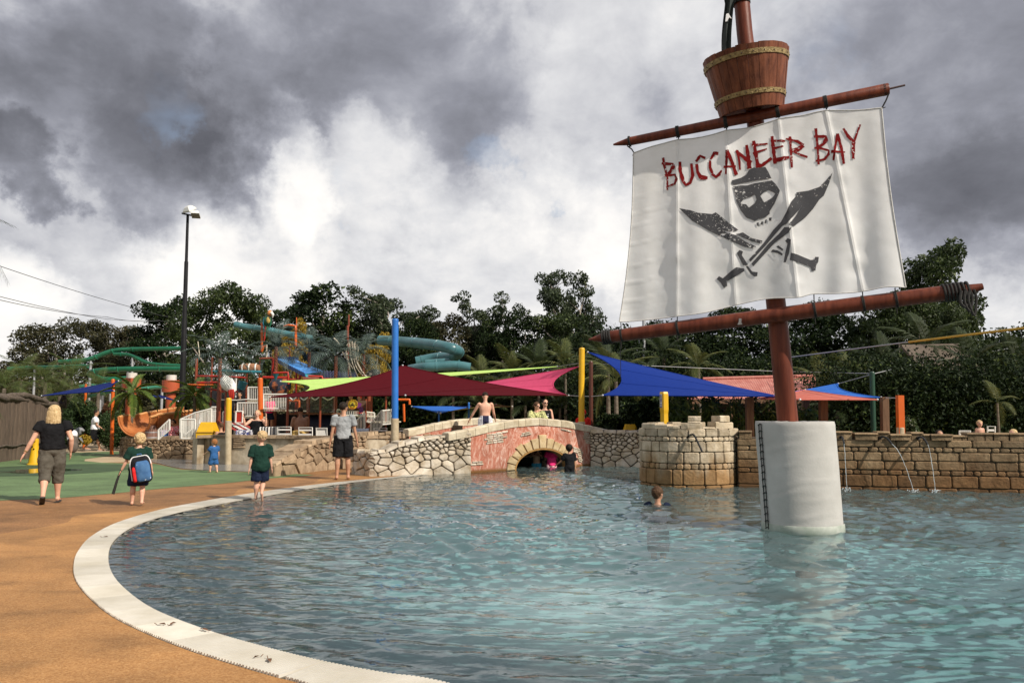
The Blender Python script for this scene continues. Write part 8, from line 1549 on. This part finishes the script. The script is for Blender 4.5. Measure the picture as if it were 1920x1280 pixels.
# hedges, clipped bushes, bamboo-like plants
def bush(label, u, v0, v1, Y, w, lf, n=5000, size=.06, ry=None, name='shrub', cat='shrub', clip=False, z0=None):
    b = at(u, v1, Y); zt = at(u, v0, Y).z; zb = b.z if z0 is None else z0; h = zt - zb; W = w * mpp(Y) / 2; r = np.random.default_rng(int(u * 7 + v0)); t = thing(name, label, cat, (b.x, b.y, zb)); D = ry or W
    if clip: C = np.array([[0, 0, h * .5]]); rad = np.array([[W, D, h * .52]]); cnt = np.array([n]); V, Q, tone = leaves(C, rad, cnt, size, r, 1.5, .0, .86); C2 = np.array([[0, 0, h * .5]]); 
    else: m = 26; C = np.stack([r.uniform(-W * .75, W * .75, m), r.uniform(-D * .7, D * .7, m), r.uniform(.15, .85, m) * h], 1); rad = np.stack([r.uniform(.25, .45, m) * W, r.uniform(.25, .45, m) * D, r.uniform(.15, .3, m) * h], 1); V, Q, tone = leaves(C, rad, np.full(m, n // m), size, r, 1.8)
    o = bpy.data.objects.new('foliage', leaf_mesh('foliage', V, Q, tone, lf)); col.objects.link(o); o.parent = t; m_ = MB()
    for k in range(4): m_.tube([(b.x, b.y, zb - .05), (b.x + r.uniform(-.5, .5) * W, b.y + r.uniform(-.5, .5) * D, zb + h * .6)], .02, 6)
    if clip: m_.ell((b.x, b.y, zb + h * .5), (W * .84, D * .84, h * .44), 12, 8)
    m_.build('stems', bark_d, t); return t
bush('round clipped bush beside the man in the white t-shirt', 211, 773, 838, 34.5, 52, lf_hedge, 9000, .05, clip=True); bush('leafy bush left of the man in the white t-shirt', 150, 752, 832, 36, 70, lf_hedge, 9000, .06); bush('dense hedge bush behind the clipped bush', 185, 758, 830, 38, 60, lf_hedge, 7000, .06); bush('reddish bronze shrub under the orange post', 205, 748, 800, 36, 26, leaf_mat('leaf_bronze', (.05, .022, .012), (.13, .06, .025)), 2600, .06); bush('bush at the right end of the bark fence', 118, 770, 835, 34.5, 34, lf_hedge, 4200, .06); bush('yellow flowering plants beside the dolphin figure', 162, 815, 832, 33.6, 20, lf_yel, 900, .05, name='flower_bed', cat='flowers'); bush('white flowered shrub right of the square orange post', 1705, 783, 812, 20.0, 38, leaf_mat('leaf_flowered', (.02, .04, .012), (.07, .10, .03), (.55, .55, .45)), 1800, .045, ry=.3, z0=.8); bush('dark low shrub behind the rubble wall by the yellow bin', 1150, 778, 812, 26.5, 60, lf_dark, 5000, .08, ry=.5); bush('dark hedge left of the signpost', 1205, 745, 810, 25.5, 80, lf_dark, 7000, .09, ry=.6)
blade_m = [leaf_mat('blade_leaf', (.022, .045, .008), (.10, .15, .03), (.24, .27, .09))]
def blade_plant(label, u, v0, v1, Y, w, seed):
    b = at(u, v1, Y); zt = at(u, v0, Y).z; zb = .3; h = zt - zb; W = w * mpp(Y) / 2; r = np.random.default_rng(seed); t = thing('bamboo_plant', label, 'plant', (b.x, b.y, zb), 'leafy cane plants behind the tower'); m_ = MB(); ns = 9; C = []; 
    for k in range(ns):
        x, y = r.uniform(-W, W), r.uniform(-.4, .4); hh = h * r.uniform(.7, 1.0); m_.tube([(b.x + x * .6, b.y + y, zb), (b.x + x, b.y + y, zb + hh)], .014, 6); C += [(x * (.6 + .4 * q), y, hh * q) for q in np.linspace(.2, 1, 6)]
    m_.build('cane', M('cane', (.05, .07, .02), (.1, .12, .04), 4, rough=.6), t); C = np.array(C); V, Q, tone = leaves(C, np.full((len(C), 3), .20), np.full(len(C), 14), .055, r, 5.2, .5, .2); o = bpy.data.objects.new('foliage', leaf_mesh('foliage', V, Q, tone, blade_m[0])); col.objects.link(o); o.parent = t
for i, (u, v, w, lab) in enumerate(((1270, 742, 46, 'leafy cane plant just right of the yellow signpost'), (1305, 743, 50, 'leafy cane plant above the left battlement stones'), (1345, 742, 46, 'leafy cane plant above the taller right battlement'), (1385, 748, 46, 'leafy cane plant left of the weathered timber post'), (1425, 752, 40, 'leafy cane plant between the timber post and the mast'), (1455, 755, 34, 'leafy cane plant touching the mast on its left'), (1505, 768, 34, 'sparse cane plant right of the mast'), (1530, 772, 30, 'sparse cane plant between the two timber posts'))): blade_plant(lab, u, v, 812, 23.2, w, i)
# thatched hut edge in the dark at the right
q = at(1788, 700, 31); t = thing('thatched_hut', 'dark hut with a ragged pale thatch edge under the right hand palms', 'hut', (q.x, q.y, 0)); m = MB(); r = random.Random(5); A, B = at(1740, 708, 30), at(1850, 700, 33)
m.prism([A, B, B + Vector((0, 2, 1.3)), A + Vector((0, 2, 1.3))], (0, 0, .12)); m.build('roof', brush, t); m = MB()
for i in range(40): p = A.lerp(B, i / 39); m.tube([p, p + Vector((r.uniform(-.1, .1), -.05, -r.uniform(.1, .3)))], [.04, .01], 4)
tag(m.build('thatch_fringe', M('thatch_pale', (.2, .17, .12), (.34, .3, .22), 9, rough=.9), t), kind='stuff')
for k in (.1, .5, .9): p = A.lerp(B, k); m = MB(); m.tube([(p.x, p.y + .4, 0), (p.x, p.y + .4, p.z)], .07, 8); m.build('post', timber, t)
